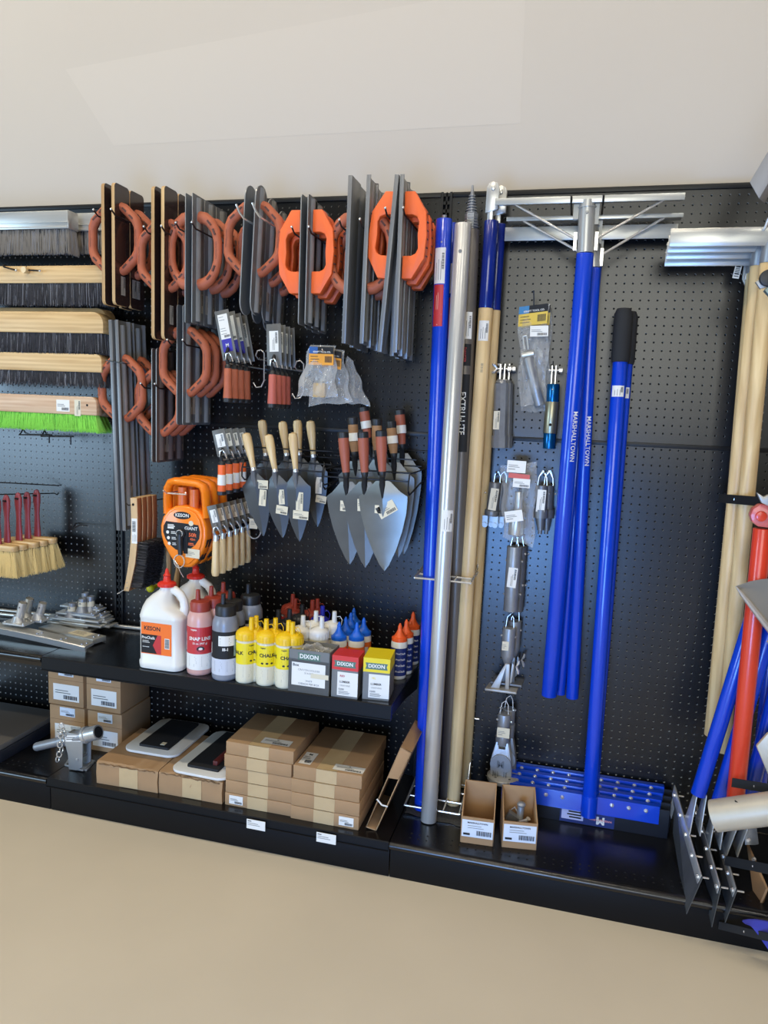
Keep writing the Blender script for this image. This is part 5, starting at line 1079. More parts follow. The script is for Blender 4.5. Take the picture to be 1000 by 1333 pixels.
# grey kick bracket seen above flat cartons
# ================================================================ long poles in the chrome rack
def pole(foot, top, rad, label, m, name='pole', cat='pole', n=24, loc=None, segs=None):
    """segs: list of (t0, t1, material, radius, part name)"""
    foot = Vector(foot); top = Vector(top)
    r = thing(name, label, cat, tuple(foot)); d = top-foot
    for (t0, t1, mm, rr, nm) in (segs or [(0, 1, m, rad, 'shaft')]):
        b = B(mm); b.tube([foot+d*t0, foot+d*t1], rr, n); obj(nm, b, r, .04)
    return r
def wrap(foot, top, t, rad, h, ang, aw, m, parent, name='label', txt=None, tcol=WHT, tsize=.8, tri=False, nlines=True):
    """a sticker bent round a pole, centred at fraction t"""
    foot = Vector(foot); top = Vector(top); d = (top-foot).normalized(); c = foot.lerp(top, t)
    fx = Vector((1, 0, 0)); fx = (fx-d*fx.dot(d)).normalized(); fy = d.cross(fx)
    def f(x, z, k=1):
        a = ang+x/rad; rr = rad+.012*k; return c+d*z+fx*(rr*math.cos(a))+fy*(rr*math.sin(a))
    b = B()
    if m: sheet(b, f, -aw/2, -h/2, aw/2, h/2, m, 1, 8)
    if m and nlines:
        g = lambda x, z, k=2: f(z, x, k); lines(b, g, -h*.4, h*.3, [-aw*.25, -aw*.05, aw*.15], .06)
        bars(b, g, -h*.1, aw*.22, h*.35, aw*.4)
    if tri: b.use(WHT); b.add([f(-aw*.4, -h*.2, 2), f(aw*.4, -h*.2, 2), f(0, -h*.48, 2)], [(0, 1, 2)]); lines(b, lambda x, z, k=2: f(z, x, k), -h*.1, h*.4, [-.2, 0], .06, mat('pale_red_ink', (230, 170, 150), .5))
    if txt: b.use(tcol); b.text(txt, tsize, lambda x, z: f(z, -x, 5), bold=.008)
    obj(name, b, (parent.children[0] if parent.type == 'EMPTY' else parent), smooth=.9)
FR = -PI/2-.1
f1 = onz(549, 1052, ZD+.1); t1 = at(578.5, 286, 6.2); r = pole(f1, t1, .98, 'thick bright blue pole with white and red stickers at the left of the chrome rack', BLUE)
b = B(CAST); b.cyl(t1, t1+Vector((0, 0, .5)), .3, n=10); bolt(b, t1+Vector((0, -.98, -2.8)), (0, -1, 0), .14, .1); obj('spring_button', b, r)
wrap(f1, t1, .925, .98, 4.2, FR-.15, 1.5, WHT, r); wrap(f1, t1, .862, .98, 4.9, FR-.15, 1.3, REDL, r, tri=True, nlines=False, name='warning_label')
f2 = f1+Vector((.75, 2.6, 0)); t2 = at(588, 292, 3.6); r = pole(f2, t2, .95, 'second blue pole standing right behind the stickered one', BLUE)
wrap(f2, t2, .91, .95, 3.6, FR+.35, 1.2, WHT, r); wrap(f2, t2, .845, .95, 5, FR+.35, 1.1, REDL, r, nlines=False)
f3 = onz(558, 1068, ZD+.1); t3 = at(603, 292, 7.0); r = pole(f3, t3, 1.0, 'thick bright aluminium pole in the front of the chrome rack', mat('satin_aluminium', (200, 197, 190), .3, .5, noise=.1, nscale=(70, 70, 3)))
b = B(DCAST); o = f3.lerp(t3, .955); b.cyl(o+Vector((0, -1.0, 0)), o+Vector((0, -1.03, 0)), .22, n=12); obj('button_hole', b, r, smooth=0)
wrap(f3, t3, .52, 1.0, 2.6, FR+.45, 1.5, WHT, r)
f4 = onz(582, 1040, ZD+.1); t4 = at(613, 300, 5.0)
r = pole(f4, t4, 1.1, 'dark grey extension pole with black and red labels and a ribbed threaded tip', mat('dark_aluminium', (108, 102, 96), .38, .5, noise=.12, nscale=(60, 60, 4)))
b = B(CAST); d = (t4-f4).normalized(); 
for k in range(12): o = t4+d*(.3+k*.33); b.tube([o, o+d*.12, o+d*.2, o+d*.3], [.95-.05*k, .95-.05*k, .72-.046*k, .72-.046*k], 16)
b.cyl(t4+d*.1, t4+d*1.9, .8, .8, n=6); b.cyl(t4+d*3.6, t4+d*5.2, .3, .12, n=12); obj('threaded_tip', b, r)
wrap(f4, t4, .845, 1.1, 3.2, FR+.25, 1.3, WHT, r, nlines=True); wrap(f4, t4, .797, 1.1, 2.6, FR+.15, 1.6, BLKM, r, nlines=False, name='oval_label', txt='DANGER', tcol=REDL, tsize=.45)
wrap(f4, t4, .70, 1.1, 9.5, FR+.1, 1.7, BLKM, r, nlines=False, name='black_label', txt='EXTRU-LITE', tcol=WHT, tsize=1.0)
f4b = onz(590, 1036, ZD+.1); t4b = at(616, 296, 3.0); 
def wood_pole(f, t, rad, label, stk):
    r = thing('wooden_pole', label, 'pole', tuple(f)); d = t-f; s = .70 if 0 else .86
    b = B(WH); b.tube([f, f.lerp(t, .862)], rad, 24); obj('wood_shaft', b, r, .06)
    b = B(NAVY); b.tube([f.lerp(t, .862), t], rad*.98, 24); obj('blue_sleeve', b, r, .05)
    b = B(ALU); dd = d.normalized(); b.box((t.x-.5, t.y-.25, t.z-.2), (t.x+.15, t.y+.25, t.z+3.9)); b.box((t.x-.5+.9, t.y-.25, t.z-1.9), (t.x+.15+.75, t.y+.25, t.z+2.0)) if 0 else None
    b.prism([(t.x-.75+.0, t.z+.9), (t.x+.75, t.z+1.3), (t.x+.75, t.z+3.8), (t.x+.5, t.z+4.3), (t.x, t.z+4.5), (t.x-.5, t.z+4.3), (t.x-.75, t.z+3.8)], t.y-.35, t.y+.3, 'y'); b.cyl((t.x, t.y-.55, t.z+3.7), (t.x, t.y+.4, t.z+3.7), .28, n=12); obj('clevis', b, r, .06)
    if stk: wrap(f, t, .825, rad, 2.4, FR+.1, 1.3, WHT, r, name='price_sticker', nlines=True); wrap(f, t, .765, rad, 4.6, FR+.25, .5, None, r, name='lettering', txt='|||| ||| |||||', tcol=GINK, tsize=.3)
    return r
f5 = onz(590, 1046, ZD+.1); t5 = at(640, 288, 4.8)
wood_pole(f5, t5, .88, 'long wooden pole with dark blue sleeve and white sticker, right side of the chrome rack', True)
f6 = onz(604, 1022, ZD+.1); t6 = at(650, 292, 2.6)
wood_pole(f6, t6, .85, 'long wooden pole with dark blue sleeve standing behind the stickered one', False)
def pole_rack(uv, d, z, xr, label, h=6):
    b = B(CHR); a = at(*uv, d); xl = a.x; r_ = .13
    for y in (-d, -d*.72, -d*.45, -d*.2, -.3): b.tube([(xl, y, z), (xr, y, z)], r_, 8)
    for x in (xl, xl+(xr-xl)*.36, xl+(xr-xl)*.7, xr): b.tube([(x, -d, z), (x, -.2, z)], r_, 8)
    b.tube([(xr, -d, z), (xr, -2.4, z+.6), (xr, -.8, z+3), (xr, -.2, z+h)], r_, 8); b.tube([(xl, -d, z), (xl, -2.4, z+.6), (xl, -.8, z+3), (xl, -.2, z+h)], r_, 8)
    for k in range(7): y = -d*(1-.12*k); b.sph((xr+.08, y, z+.05), .14, 4)
    b.tube([(xl, -.2, z+h), (xr+.8, -.2, z+h)], r_, 8)
    return single('pole_rack', b, label, 'rack', ((xl+xr)/2, 0, z))
z_ = at(540, 752, 9).z; pole_rack((540, 752), 9, z_, at(612, 760, 9).x, 'chrome wire pole rack halfway up the pegboard')
z_ = at(527, 1048, 9.6).z; pole_rack((527, 1048), 9.6, z_, at(598, 1060, 9.6).x, 'chrome wire pole rack just above the base deck', 9)
a = onz(525, 1062, ZD); b = B(MESHM); n = 14; rr = random.Random(2); vs = []
for j in range(n+1):
    for i in range(n+1): vs.append((a.x+7.6*i/n+(.12*math.sin(j*2)), a.y+.7-.9*i/n+9.0*j/n+.15*math.sin(i*1.3), ZD+.05+.05*math.sin(i*1.7)*math.sin(j*1.1)))
b.add(vs, [(j*(n+1)+i, j*(n+1)+i+1, (j+1)*(n+1)+i+1, (j+1)*(n+1)+i) for j in range(n) for i in range(n)])
single('mesh_mat', b, 'ragged grey mesh mat lying under the feet of the poles', 'mat', (a.x+3.5, a.y+4, ZD))
# ================================================================ placer heads on blue poles
def placer(barL, barR, d, face, sock_top, sock_bot, foot, rad, label, tlab=None, low=None, braces=True, back=False):
    """hangs head up: bar seen at barL..barR, tube from sock_top to sock_bot, blue pole to foot (all pixels)"""
    a = at(*barL, d); c = at(*barR, d); zt = (a.z+c.z)/2; s0 = at(*sock_top, d-.6); s1 = at(*sock_bot, d-.4); ft = at(*foot, d*.35+.9)
    r = thing('concrete_placer', label, 'concrete placer', tuple(ft))
    b = B(ALUX); h = face
    b.prism([(-d-.2, zt), (-d-.2, zt-h), (-d, zt-h), (-d+.0, zt-.15), (-d+2.6, zt-.15), (-d+2.6, zt)], a.x, c.x, 'x'); obj('head_bar', b, r, .03)
    b = B(ALU); b.tube([s0, s1], [rad*.95, rad*.95], 20, cap=True); b.tube([s0.lerp(s1, .12), s0.lerp(s1, .14)], rad*1.1, 20); obj('socket_tube', b, r)
    b = B(STEEL); bolt(b, tuple(s0.lerp(s1, .25)+Vector((0, -rad, 0))), (0, -1, 0), .18, .2); b.box((s0.x-rad-.5, s0.y-.3, s0.z-2.0), (s0.x-rad+.1, s0.y+.3, s0.z-.1)); b.box((s0.x+rad-.1, s0.y-.3, s0.z-2.6), (s0.x+rad+.4, s0.y+.3, s0.z+.1)); obj('clamp', b, r)
    if braces:
        m_ = s0.lerp(s1, .72)
        for sx in (-1, 1):
            e = Vector((s0.x+sx*((c.x-a.x)*.40), -d+.6, zt-h*.6)); st = m_+Vector((sx*rad*1.2, -.1, 0))
            b = B(CHR); b.tube([e, st], .15, 8); b.box((st.x-.18, st.y-.2, st.z-1.3), (st.x+.18, st.y+.2, st.z+.7)); obj('brace', b, r)
    b = B(BLUE); b.tube([s1, ft], rad, 24); obj('pole_shaft', b, r, .05)
    if tlab: wrap(ft, s1, tlab, rad, 8, FR+.5, 1, None, r.children[-1], name='lettering', txt='MARSHALLTOWN', tsize=.74)
    return r
placer((645, 256), (892, 254), 7.2, .75, (765, 262), (762, 330), (715, 905), .98, 'aluminium-headed concrete placer on a blue pole, frontmost of the three', tlab=.615)
placer((660, 281), (890, 280), 4.8, .45, (771, 288), (773, 349), (745, 908), .8, 'aluminium-headed concrete placer on a blue pole, middle one whose pole hangs furthest right', tlab=.62)
placer((658, 296), (883, 292), 3.0, 1.6, (775, 298), (776, 345), (729, 903), .7, 'aluminium-headed concrete placer hanging nearest the pegboard behind the other two', braces=False)
a = at(762, 285, 0)
hook([[(a.x-1.6, 0, a.z), (a.x-1.6, -7.5, a.z), (a.x-1.6, -8, a.z+.5)], [(a.x+1.9, 0, a.z), (a.x+1.9, -7.5, a.z), (a.x+1.9, -8, a.z+.5)]], .12, 'dark twin-prong hook holding the blue-poled concrete placers', BWIRE)
# ================================================================ floor squeegees with foam-grip poles
for k in range(4):
    dd = 5.3-k*1.4; zb = ZD
    xl, xr = 10.6+.2*k, 30.0+.3*k
    dk = dd
    r = thing('floor_squeegee', 'wide blue-channel floor squeegee with black rubber blade, %s of four stacked' % ['frontmost, with the label', 'second', 'third', 'rearmost'][k], 'squeegee', ((xl+xr)/2, -dk, zb))
    ztop = ZD+4.1+k*.22; zch = ZD+1.9+k*.22
    b = B(BLUE); b.prism([(-dk-.5, zch), (-dk-.32, zch+.5), (-dk-.32, ztop), (-dk-.1, ztop+.0), (-dk+.55, ztop-.0), (-dk+.55, ztop-.2), (-dk-.1, ztop-.2), (-dk-.1, zch)], xl, xr, 'x'); obj('channel', b, r, .03)
    b = B(RUBB); b.box((xl+.2, -dk-.1, zb), (xr+1.2, -dk+.15, ztop-.4)); obj('rubber_blade', b, r, .03)
    CH = r.children[0]
    for j in range(9):
        if j == 4: continue
        b = B(CHR); bolt(b, (xl+1.6+j*(xr-xl-3.2)/8, -dk-.34, ztop-(.75 if not k else .38)), (0, -1, 0), .28, .12); b.sph((xl+1.6+j*(xr-xl-3.2)/8, -dk-.46, ztop-(.75 if not k else .38)), .2, 4)
        obj('bolt', b, CH)
    if k < 2:
        tp = at(812.5+8*k, 402+4*k, 3.4-k*1.3); xf = at(767, 1048, dk).x+.2*k; ft = Vector((xf, -dk-.5, zch-.2)); rd = .88-.08*k
        L = tp-ft; b = B(BLUE); b.tube([ft, ft+L*.915], rd, 24); obj('pole_shaft', b, r, .04)
        b = B(FOAM); b.tube([ft+L*.9, ft+L*.905, ft+L*.99, ft+L*1.0], [rd*1.1, rd*1.22, rd*1.22, rd*.9], 20); obj('foam_grip', b, r)
        b = B(BLUE); b.tube([ft-L.normalized()*.1, ft+L.normalized()*2.6], rd*1.12, 20); obj('pole_socket', b, r)
        wrap(ft, ft+L, .845-.0*k, rd, 1.3, FR, 1.5, WHT, r, name='price_sticker')
    if k == 0:
        o = at(765, 1063, dk+.4); f0 = plane((o.x, -dk-.14, ZD+1.3), (1, 0, 0), (0, 0, 1), (0, -1, 0), .02); f = lambda q, z, k=1: f0(-q, -z, k)     # this label hangs upside down
        b = B(); sheet(b, f, -3.3, -1.5, 3.4, 1.2, DBLU); sheet(b, f, .5, -.7, 3.2, .8, mat('lilac_label', (186, 188, 220), .4), 2); b.use(INK)
        lines(b, lambda q, z, k=3: f(q, z, 3), .75, 2.9, [.36, 0, -.38], .2, INK)
        b.use(WHT); b.text('M', 1.3, lambda q, z: f(q-1.6, z+.35, 2), bold=.06); b.use(mat('pink_ink', (224, 150, 150), .5)); b.text('MARSHALLTOWN', .34, lambda q, z: f(q-1.6, z+.3, 3), bold=.03); sheet(b, f, -1.7, -1.25, -.3, -.75, WHT, 2); bars(b, f, -1.6, -1.15, -.4, -.85, k=3); lines(b, f, 0, 2.2, [-1.1, -1.3], .06, WHT); obj('label', b, r.children[1], smooth=0)
# ================================================================ small adapters on hooks
def blk_hook(u, v, d, label, m=BWIRE, r_=.07, tip=.35):
    a = at(u, v, d); hook([[(a.x, 0, a.z-.2), (a.x, -d+.6, a.z-.2), (a.x, -d, a.z+tip)]], r_, label, m)
def tubepart(b, u0, v0, u1, v1, d, r0, r1=None, n=20): b.cyl(at(u0, v0, d), at(u1, v1, d), r0, r1 if r1 is not None else r0, n=n)
for k in (1, 0):
    d = 2.9-1.6*k; sx = 6*k
    r = thing('pole_adapter', 'grey octagonal pole adapter with wing nut fork, %s' % ('front one' if not k else 'one behind'), 'adapter', tuple(at(651+sx, 583, d)))
    b = B(CAST); tubepart(b, 654+sx, 494, 653+sx, 499, d, .55, .85, 8); tubepart(b, 653+sx, 499, 651+sx, 568, d, .88, .9, 8); tubepart(b, 651+sx, 567, 650.5+sx, 583, d, 1.02, 1.02, 8); obj('body', b, r)
    b = B(CHR)
    for du in (-2.6, 2.9):
        p = at(655+sx+du, 474, d); q = at(654+sx+du, 495, d); b.box((p.x-.07, p.y-.35, q.z), (p.x+.07, p.y+.35, p.z))
    p = at(655+sx, 480, d); b.cyl((p.x-.7, p.y, p.z), (p.x+.8, p.y, p.z), .12, n=8)
    for s in (-1, 1): b.tube([(p.x-.7, p.y, p.z), (p.x-1.1, p.y-.1, p.z+s*.45), (p.x-1.35, p.y-.1, p.z+s*.5)], [.12, .2, .14], 8)
    b.cyl((p.x+.6, p.y, p.z), (p.x+1.0, p.y, p.z), .4, n=6); obj('fork', b, r)
    if not k:
        p = at(646.5, 547, d+.9); f = plane(p, (1, 0, 0), (0, 0, 1), (-.25, -1, 0)); sticker(f, .75, 2.3, CRM, r, vert=True); b = B(VOID); o = at(650, 533, d+.92); b.cyl(o, o+Vector((0, -.03, 0)), .16, n=10); obj('button_hole', b, r, smooth=0)
blk_hook(655, 478, 3.6, 'small black peg hook holding the grey octagonal adapters')
# blue anodised adapter
d = 2.5; r = thing('pole_adapter', 'blue anodised pole adapter with a champagne-coloured middle sleeve', 'adapter', tuple(at(714, 583, d)))
b = B(BLUA); tubepart(b, 720.5, 500, 719.5, 524, d, .78); obj('blue_sleeve', b, r, .05); b = B(BLUA); tubepart(b, 716, 563, 715, 584, d, .78); obj('blue_sleeve', b, r, .05)
b = B(mat('champagne', (160, 154, 128), .35, .85)); tubepart(b, 719.5, 523, 716, 564, d, .85); obj('middle_sleeve', b, r, .04)
b = B(CHR)
for du in (-2.2, 2.8):
    p = at(721.5+du, 476, d); q = at(720.5+du, 502, d); b.box((p.x-.06, p.y-.3, q.z), (p.x+.06, p.y+.3, p.z))
p = at(722, 482, d); b.cyl((p.x-.7, p.y, p.z), (p.x+.9, p.y, p.z), .13, n=8); b.cyl((p.x+.6, p.y, p.z), (p.x+.95, p.y, p.z), .36, n=6); obj('fork', b, r)
b = B(VOID); o = at(716.5, 553, d+.86); b.cyl(o, o+Vector((0, -.03, 0)), .18, n=10); b.use(CHR); o = at(719.5, 507, d+.8); b.sph(tuple(o), .11, 4); obj('spring_button', b, r)
blk_hook(720, 474, 3.2, 'small black peg hook holding the blue anodised adapter')
# bagged tube with header
for k in (1, 0):
    dd = 2.2-k*.9; poly = [(675.5+4*k, 400+2*k), (715+3*k, 395+2*k), (711+4*k, 528+8*k), (676+4*k, 528+8*k)]
    r = bag(poly, dd, .45, 'clear bag with blue and yellow header holding a grey tube tool, %s' % ('rear one' if k else 'front one'), seed=80+k, hdr=lambda r, q: hdr_lp(r, q, band=(WHT, mat('header_yellow', (216, 180, 60), .5), mat('header_blue2', (40, 120, 170), .5), BLKM), y=.15, th=2.4, top=0, brand='KRAFT TOOL CO.'), film=FILM)
    if not k:
        b = B(CAST); tubepart(b, 687, 466, 703, 528, 2.2, .68); obj('tube', b, r, .05); b = B(ALU); tubepart(b, 680, 463, 695, 460, 2.3, .42); tubepart(b, 683, 455, 681, 438, 2.3, .1); tubepart(b, 688, 455, 686, 438, 2.3, .1); tubepart(b, 681, 438, 686, 437, 2.3, .1); obj('clamp', b, r)
        f = plane(at(702, 431, 2.9), (1, 0, .03), (-.03, 0, 1), (0, -1, 0)); sticker(f, 2.2, 1.3, WHT, r)
b = at(695, 396, 3); hook([[(b.x, 0, b.z+.0), (b.x, -2.6, b.z+.0), (b.x-.1, -3.2, b.z+1.6)]], .08, 'black peg hook through the blue and yellow bag header', BWIRE)
# springy adapters either side of the lower bag
for k in (1, 0):
    d = 2.8-1.3*k; sx = 8*k
    r = thing('spring_adapter', 'grey adapter with a pivot bracket below, %s left of the lower bag' % ('front one' if not k else 'rear one'), 'adapter', tuple(at(639+sx, 684, d)))
    b = B(DCAST); tubepart(b, 645+sx, 628, 640.5+sx, 669, d, .78); tubepart(b, 641+sx, 664, 640+sx, 671, d, .95); obj('body', b, r, .05)
    b = B(CHR)
    p = at(640+sx, 671, d)
    for s in (-.75, .55): b = B(STEEL); b.prism([(p.x+s-.35, p.z), (p.x+s+.35, p.z), (p.x+s+.35, p.z-1.2)]+[(p.x+s+.35*math.cos(a_), p.z-1.2-.35*math.sin(a_)) for a_ in (.8, 1.57, 2.3)]+[(p.x+s-.35, p.z-1.2)], p.y-.5, p.y-.4, 'y'); b.cyl((p.x+s, p.y-.7, p.z-1.1), (p.x+s, p.y-.4, p.z-1.1), .26, n=10); obj('pivot_lug', b, r)
    for s in (-.9, .85): o = at(641+sx+s*10, 641, d); b = B(CHR); b.sph((o.x, o.y-.2, o.z), .15, 4); obj('spring_button', b, r)
    b = B(CHR); o = at(646+sx, 629, d); b.tube([(o.x-.3, o.y, o.z), (o.x-.2, o.y, o.z+1.1), (o.x+.2, o.y, o.z+1.5), (o.x+.5, o.y, o.z+.9), (o.x+.5, o.y, o.z-.1)], .07, 6); obj('wire_loop', b, r)
    if not k: f = plane(at(642.5, 650, d+.8), (1, 0, -.1), (.1, 0, 1), (-.1, -1, 0)); sticker(f, 1.0, 2.8, CRM, r, vert=True)
blk_hook(646, 617, 3.4, 'small black peg hook above the pivot-bracket adapters')
for k in (1, 0):
    d = 2.8-1.3*k; sx = 8*k
    r = thing('spring_adapter', 'stepped-tip grey adapter with looped wires, %s right of the lower bag' % ('front one' if not k else 'rear one'), 'adapter', tuple(at(703+sx, 694, d)))
    b = B(DCAST); tubepart(b, 705.5+sx, 632, 704+sx, 666, d, .78); tubepart(b, 704.5+sx, 663, 704+sx, 674, d, .92)
    for j in range(4): tubepart(b, 703.8+sx, 674+j*4, 703.6+sx, 678+j*4, d, .62-.07*j)
    tubepart(b, 703.5+sx, 689, 703+sx, 695, d, .26); obj('body', b, r)
    b = B(CHR); o = at(706+sx, 632, d)
    for s in (-.1, .1): b.tube([(o.x-.55, o.y+s, o.z), (o.x-.45, o.y+s, o.z+1.1), (o.x+.05+s, o.y, o.z+1.9), (o.x+.5, o.y+s, o.z+1.0), (o.x+.6, o.y+s, o.z)], .07, 6)
    for s in (-.8, .8): o2 = at(708+sx+s*9, 643, d); b.sph((o2.x, o2.y-.2, o2.z), .14, 4)
    obj('wire_loop', b, r)
    if not k: f = plane(at(704.5, 652, d+.8), (1, 0, -.03), (.03, 0, 1), (0, -1, 0)); sticker(f, 1.05, 2.8, WHT, r, vert=True)
blk_hook(709, 615, 3.4, 'small black peg hook above the stepped-tip adapters')
r = bag([(653, 606), (701, 601), (694, 712), (655, 700)], 3.6, .8, 'clear plastic bag with white stickers holding a round adapter, under the joint rail', seed=90, film=FILM)
b = B(ALU); tubepart(b, 674, 666, 671, 696, 3.6, .95); tubepart(b, 676, 640, 675, 666, 3.6, .5); obj('tube', b, r, .05)
f = plane(at(672.5, 607.5, 4.6), (1, 0, -.02), (0.02, 0, 1), (0, -1, 0)); sticker(f, 2.3, 1.5, WHT, r, code=False)
f = plane(at(679, 629, 4.7), (1, 0, -.02), (0.02, 0, 1), (0, -1, 0)); sticker(f, 2.1, 1.1, WHT, r); f = plane(at(676, 620, 4.68), (1, 0, -.05), (0.05, 0, 1), (0, -1, 0)); b = B(); sheet(b, f, -1.3, -.3, 1.3, .3, mat('red_blue_header', (196, 84, 70), .5)); obj('header_card', b, r, smooth=0)
f = plane(at(669, 672, 4.75), (1, 0, .2), (-.2, 0, 1), (0, -1, 0)); sticker(f, 2.2, 1.4, WHT, r, code=False)
blk_hook(676, 604, 4.4, 'small black peg hook through the top of the lower plastic bag')
for k in (1, 0):
    d = 2.8-1.4*k; sx = 7*k
    r = thing('tube_adapter', 'plain grey tube adapter with chrome buttons and a centred sticker, %s of the pair' % ('front one' if not k else 'rear one'), 'adapter', tuple(at(665+sx, 795, d)))
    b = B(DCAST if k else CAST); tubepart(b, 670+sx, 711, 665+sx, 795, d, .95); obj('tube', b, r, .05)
    b = B(CHR)
    for u, v in ((661, 722), (659.5, 729), (684, 721), (680, 731), (658, 767), (656.5, 773), (680.5, 762), (677.5, 774)): b.sph(tuple(at(u+sx*.6, v, d)), .16, 4)
    obj('spring_button', b, r)
    b = B(CHR); o = at(670+sx, 711, d); b.tube([(o.x-.5, o.y, o.z), (o.x-.3, o.y, o.z+1.2), (o.x+.2, o.y, o.z+1.3), (o.x+.5, o.y, o.z)], .07, 6); obj('wire_loop', b, r)
    if not k: f = plane(at(667, 752, d+.97), (1, 0, -.06), (.06, 0, 1), (0, -1, 0)); sticker(f, 1.15, 2.6, WHT, r, vert=True)
blk_hook(671, 703, 3.4, 'small black peg hook above the plain tube adapters')
for k in (1, 0):
    d = 3.2-1.7*k; sx = 7*k; sy = -9*k
    r = thing('flat_plate_adapter', 'grey adapter with fins on a flat square foot plate, %s of the pair' % ('front one' if not k else 'rear one'), 'adapter', tuple(at(656+sx, 900+sy, d)))
    b = B(CAST); tubepart(b, 663.5+sx, 817+sy, 661+sx, 853+sy, d, .88); tubepart(b, 661+sx, 853+sy, 660.5+sx, 866+sy, d, .88, .35); obj('socket', b, r, .03)
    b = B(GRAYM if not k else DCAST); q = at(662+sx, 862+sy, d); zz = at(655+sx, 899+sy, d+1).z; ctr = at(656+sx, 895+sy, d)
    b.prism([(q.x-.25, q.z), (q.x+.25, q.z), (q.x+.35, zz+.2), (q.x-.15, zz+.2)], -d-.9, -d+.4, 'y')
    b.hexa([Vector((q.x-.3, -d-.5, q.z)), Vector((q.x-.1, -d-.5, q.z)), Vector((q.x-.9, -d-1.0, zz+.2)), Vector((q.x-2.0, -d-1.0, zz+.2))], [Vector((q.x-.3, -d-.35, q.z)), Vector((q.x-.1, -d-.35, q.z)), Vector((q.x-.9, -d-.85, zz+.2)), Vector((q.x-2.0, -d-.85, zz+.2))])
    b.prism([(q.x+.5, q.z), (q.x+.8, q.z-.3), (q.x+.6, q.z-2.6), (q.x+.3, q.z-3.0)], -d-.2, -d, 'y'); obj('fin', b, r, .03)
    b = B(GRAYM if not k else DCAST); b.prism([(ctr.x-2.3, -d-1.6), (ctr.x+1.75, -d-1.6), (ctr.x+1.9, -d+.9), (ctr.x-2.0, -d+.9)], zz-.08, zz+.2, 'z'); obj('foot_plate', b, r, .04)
    b = B(CHR); o = at(663.5+sx, 817+sy, d); b.tube([(o.x-.5, o.y, o.z-.1), (o.x-.35, o.y, o.z+1.4), (o.x+.1, o.y, o.z+1.9), (o.x+.45, o.y, o.z+1.3), (o.x+.55, o.y, o.z-.1)], .07, 6)
    for u, v in ((653, 827), (671, 829.5)): b.sph(tuple(at(u+sx, v+sy, d+.2)), .15, 4)
    obj('wire_loop', b, r)
    b = B(CHR); o = at(672+sx, 868+sy, d)
    for s in (-1, 1): b.tube([(o.x, o.y, o.z), (o.x+.3, o.y-.1, o.z+s*.5), (o.x+.35, o.y-.1, o.z+s*.9)], [.1, .18, .12], 6)
    obj('wing_nut', b, r)
    if not k: f = plane(at(658, 841, d+.9), (1, 0, 0), (0, 0, 1), (-.1, -1, 0)); sticker(f, .85, 1.2, CRM, r, code=False)
blk_hook(666, 802, 3.8, 'small black peg hook above the square-plate adapters')
for k in (1, 0):
    d = 3.6-1.8*k; sx = 6*k; sy = -7*k
    r = thing('swivel_adapter', 'grey swivel adapter with ribbed round knuckle and disc foot, %s of the pair' % ('front one' if not k else 'rear one'), 'adapter', tuple(at(654+sx, 1018+sy, d)))
    b = B(CAST); tubepart(b, 657+sx, 929+sy, 655.5+sx, 950+sy, d, .85); tubepart(b, 656+sx, 948+sy, 654+sx, 968+sy, d, .92); obj('socket', b, r, .03)
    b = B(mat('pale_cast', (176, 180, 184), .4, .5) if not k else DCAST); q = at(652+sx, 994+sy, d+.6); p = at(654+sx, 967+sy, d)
    R_ = 1.35
    poly = [(p.x-.75, p.z+.3), (p.x-.4, p.z+.3), (p.x-.35, p.z-.6), (p.x+.45, p.z-.6), (p.x+.5, p.z+.3), (p.x+.85, p.z+.3), (q.x+R_, q.z+.3), (q.x+R_+.15, q.z-1.9), (q.x-R_+.1, q.z-1.9), (q.x-R_, q.z+.3)]
    b.prism(poly, -d-.7, -d-.3, 'y'); b.prism([(a_, c_) for a_, c_ in poly], -d+.3, -d+.7, 'y'); obj('yoke', b, r, .05)
    b = B(CAST); b.cyl((q.x, -d-1.0, q.z), (q.x, -d+.6, q.z), R_, n=24)
    b.use(DCAST)
    b.text('M', 1.3, lambda a_, c_: Vector((q.x+a_, -d-1.015, q.z+c_)), bold=.04) if not k else None
    for j in (-.9, -.6, -.3, .5, .8): b.box((q.x+j-.05, -d-1.06, q.z-1.9), (q.x+j+.05, -d-.7, q.z-.9))
    obj('knuckle', b, r, .0)
    b = B(GRAYM if not k else DCAST); c_ = at(655+sx, 1010+sy, d+.2); b.lathe([(2.05, 0), (2.1, .1), (2.1, .55), (1.9, .68), (.1, .7)], (c_.x, c_.y, c_.z-.5), 30)
    b.use(VOID)
    for a_ in (-.9, -2.2): b.prism([(c_.x+1.5*math.cos(a_)+.2*math.cos(t*PI/4), c_.y+1.5*math.sin(a_)+.15*math.sin(t*PI/4)) for t in range(8)], c_.z+.2, c_.z+.23, 'z')
    obj('disc_foot', b, r, .03)
    b = B(CHR); o = at(657+sx, 929+sy, d); b.tube([(o.x-.6, o.y, o.z), (o.x-.4, o.y, o.z+1.4), (o.x+.1, o.y, o.z+1.8), (o.x+.4, o.y, o.z+1.2), (o.x+.5, o.y, o.z)], .07, 6)
    for u, v in ((647.5, 936.5), (666, 940), (652, 921.5), (669, 924.5)): b.sph(tuple(at(u+sx*.3, v, d+.2)), .16, 4)
    obj('wire_loop', b, r)
    if not k: f = plane(at(655.3, 954, d+.95), (1, 0, 0), (0, 0, 1), (0, -1, 0)); sticker(f, 1.6, 1.35, CRM, r, code=False)
blk_hook(660, 905, 4.2, 'small black peg hook above the swivel adapters')
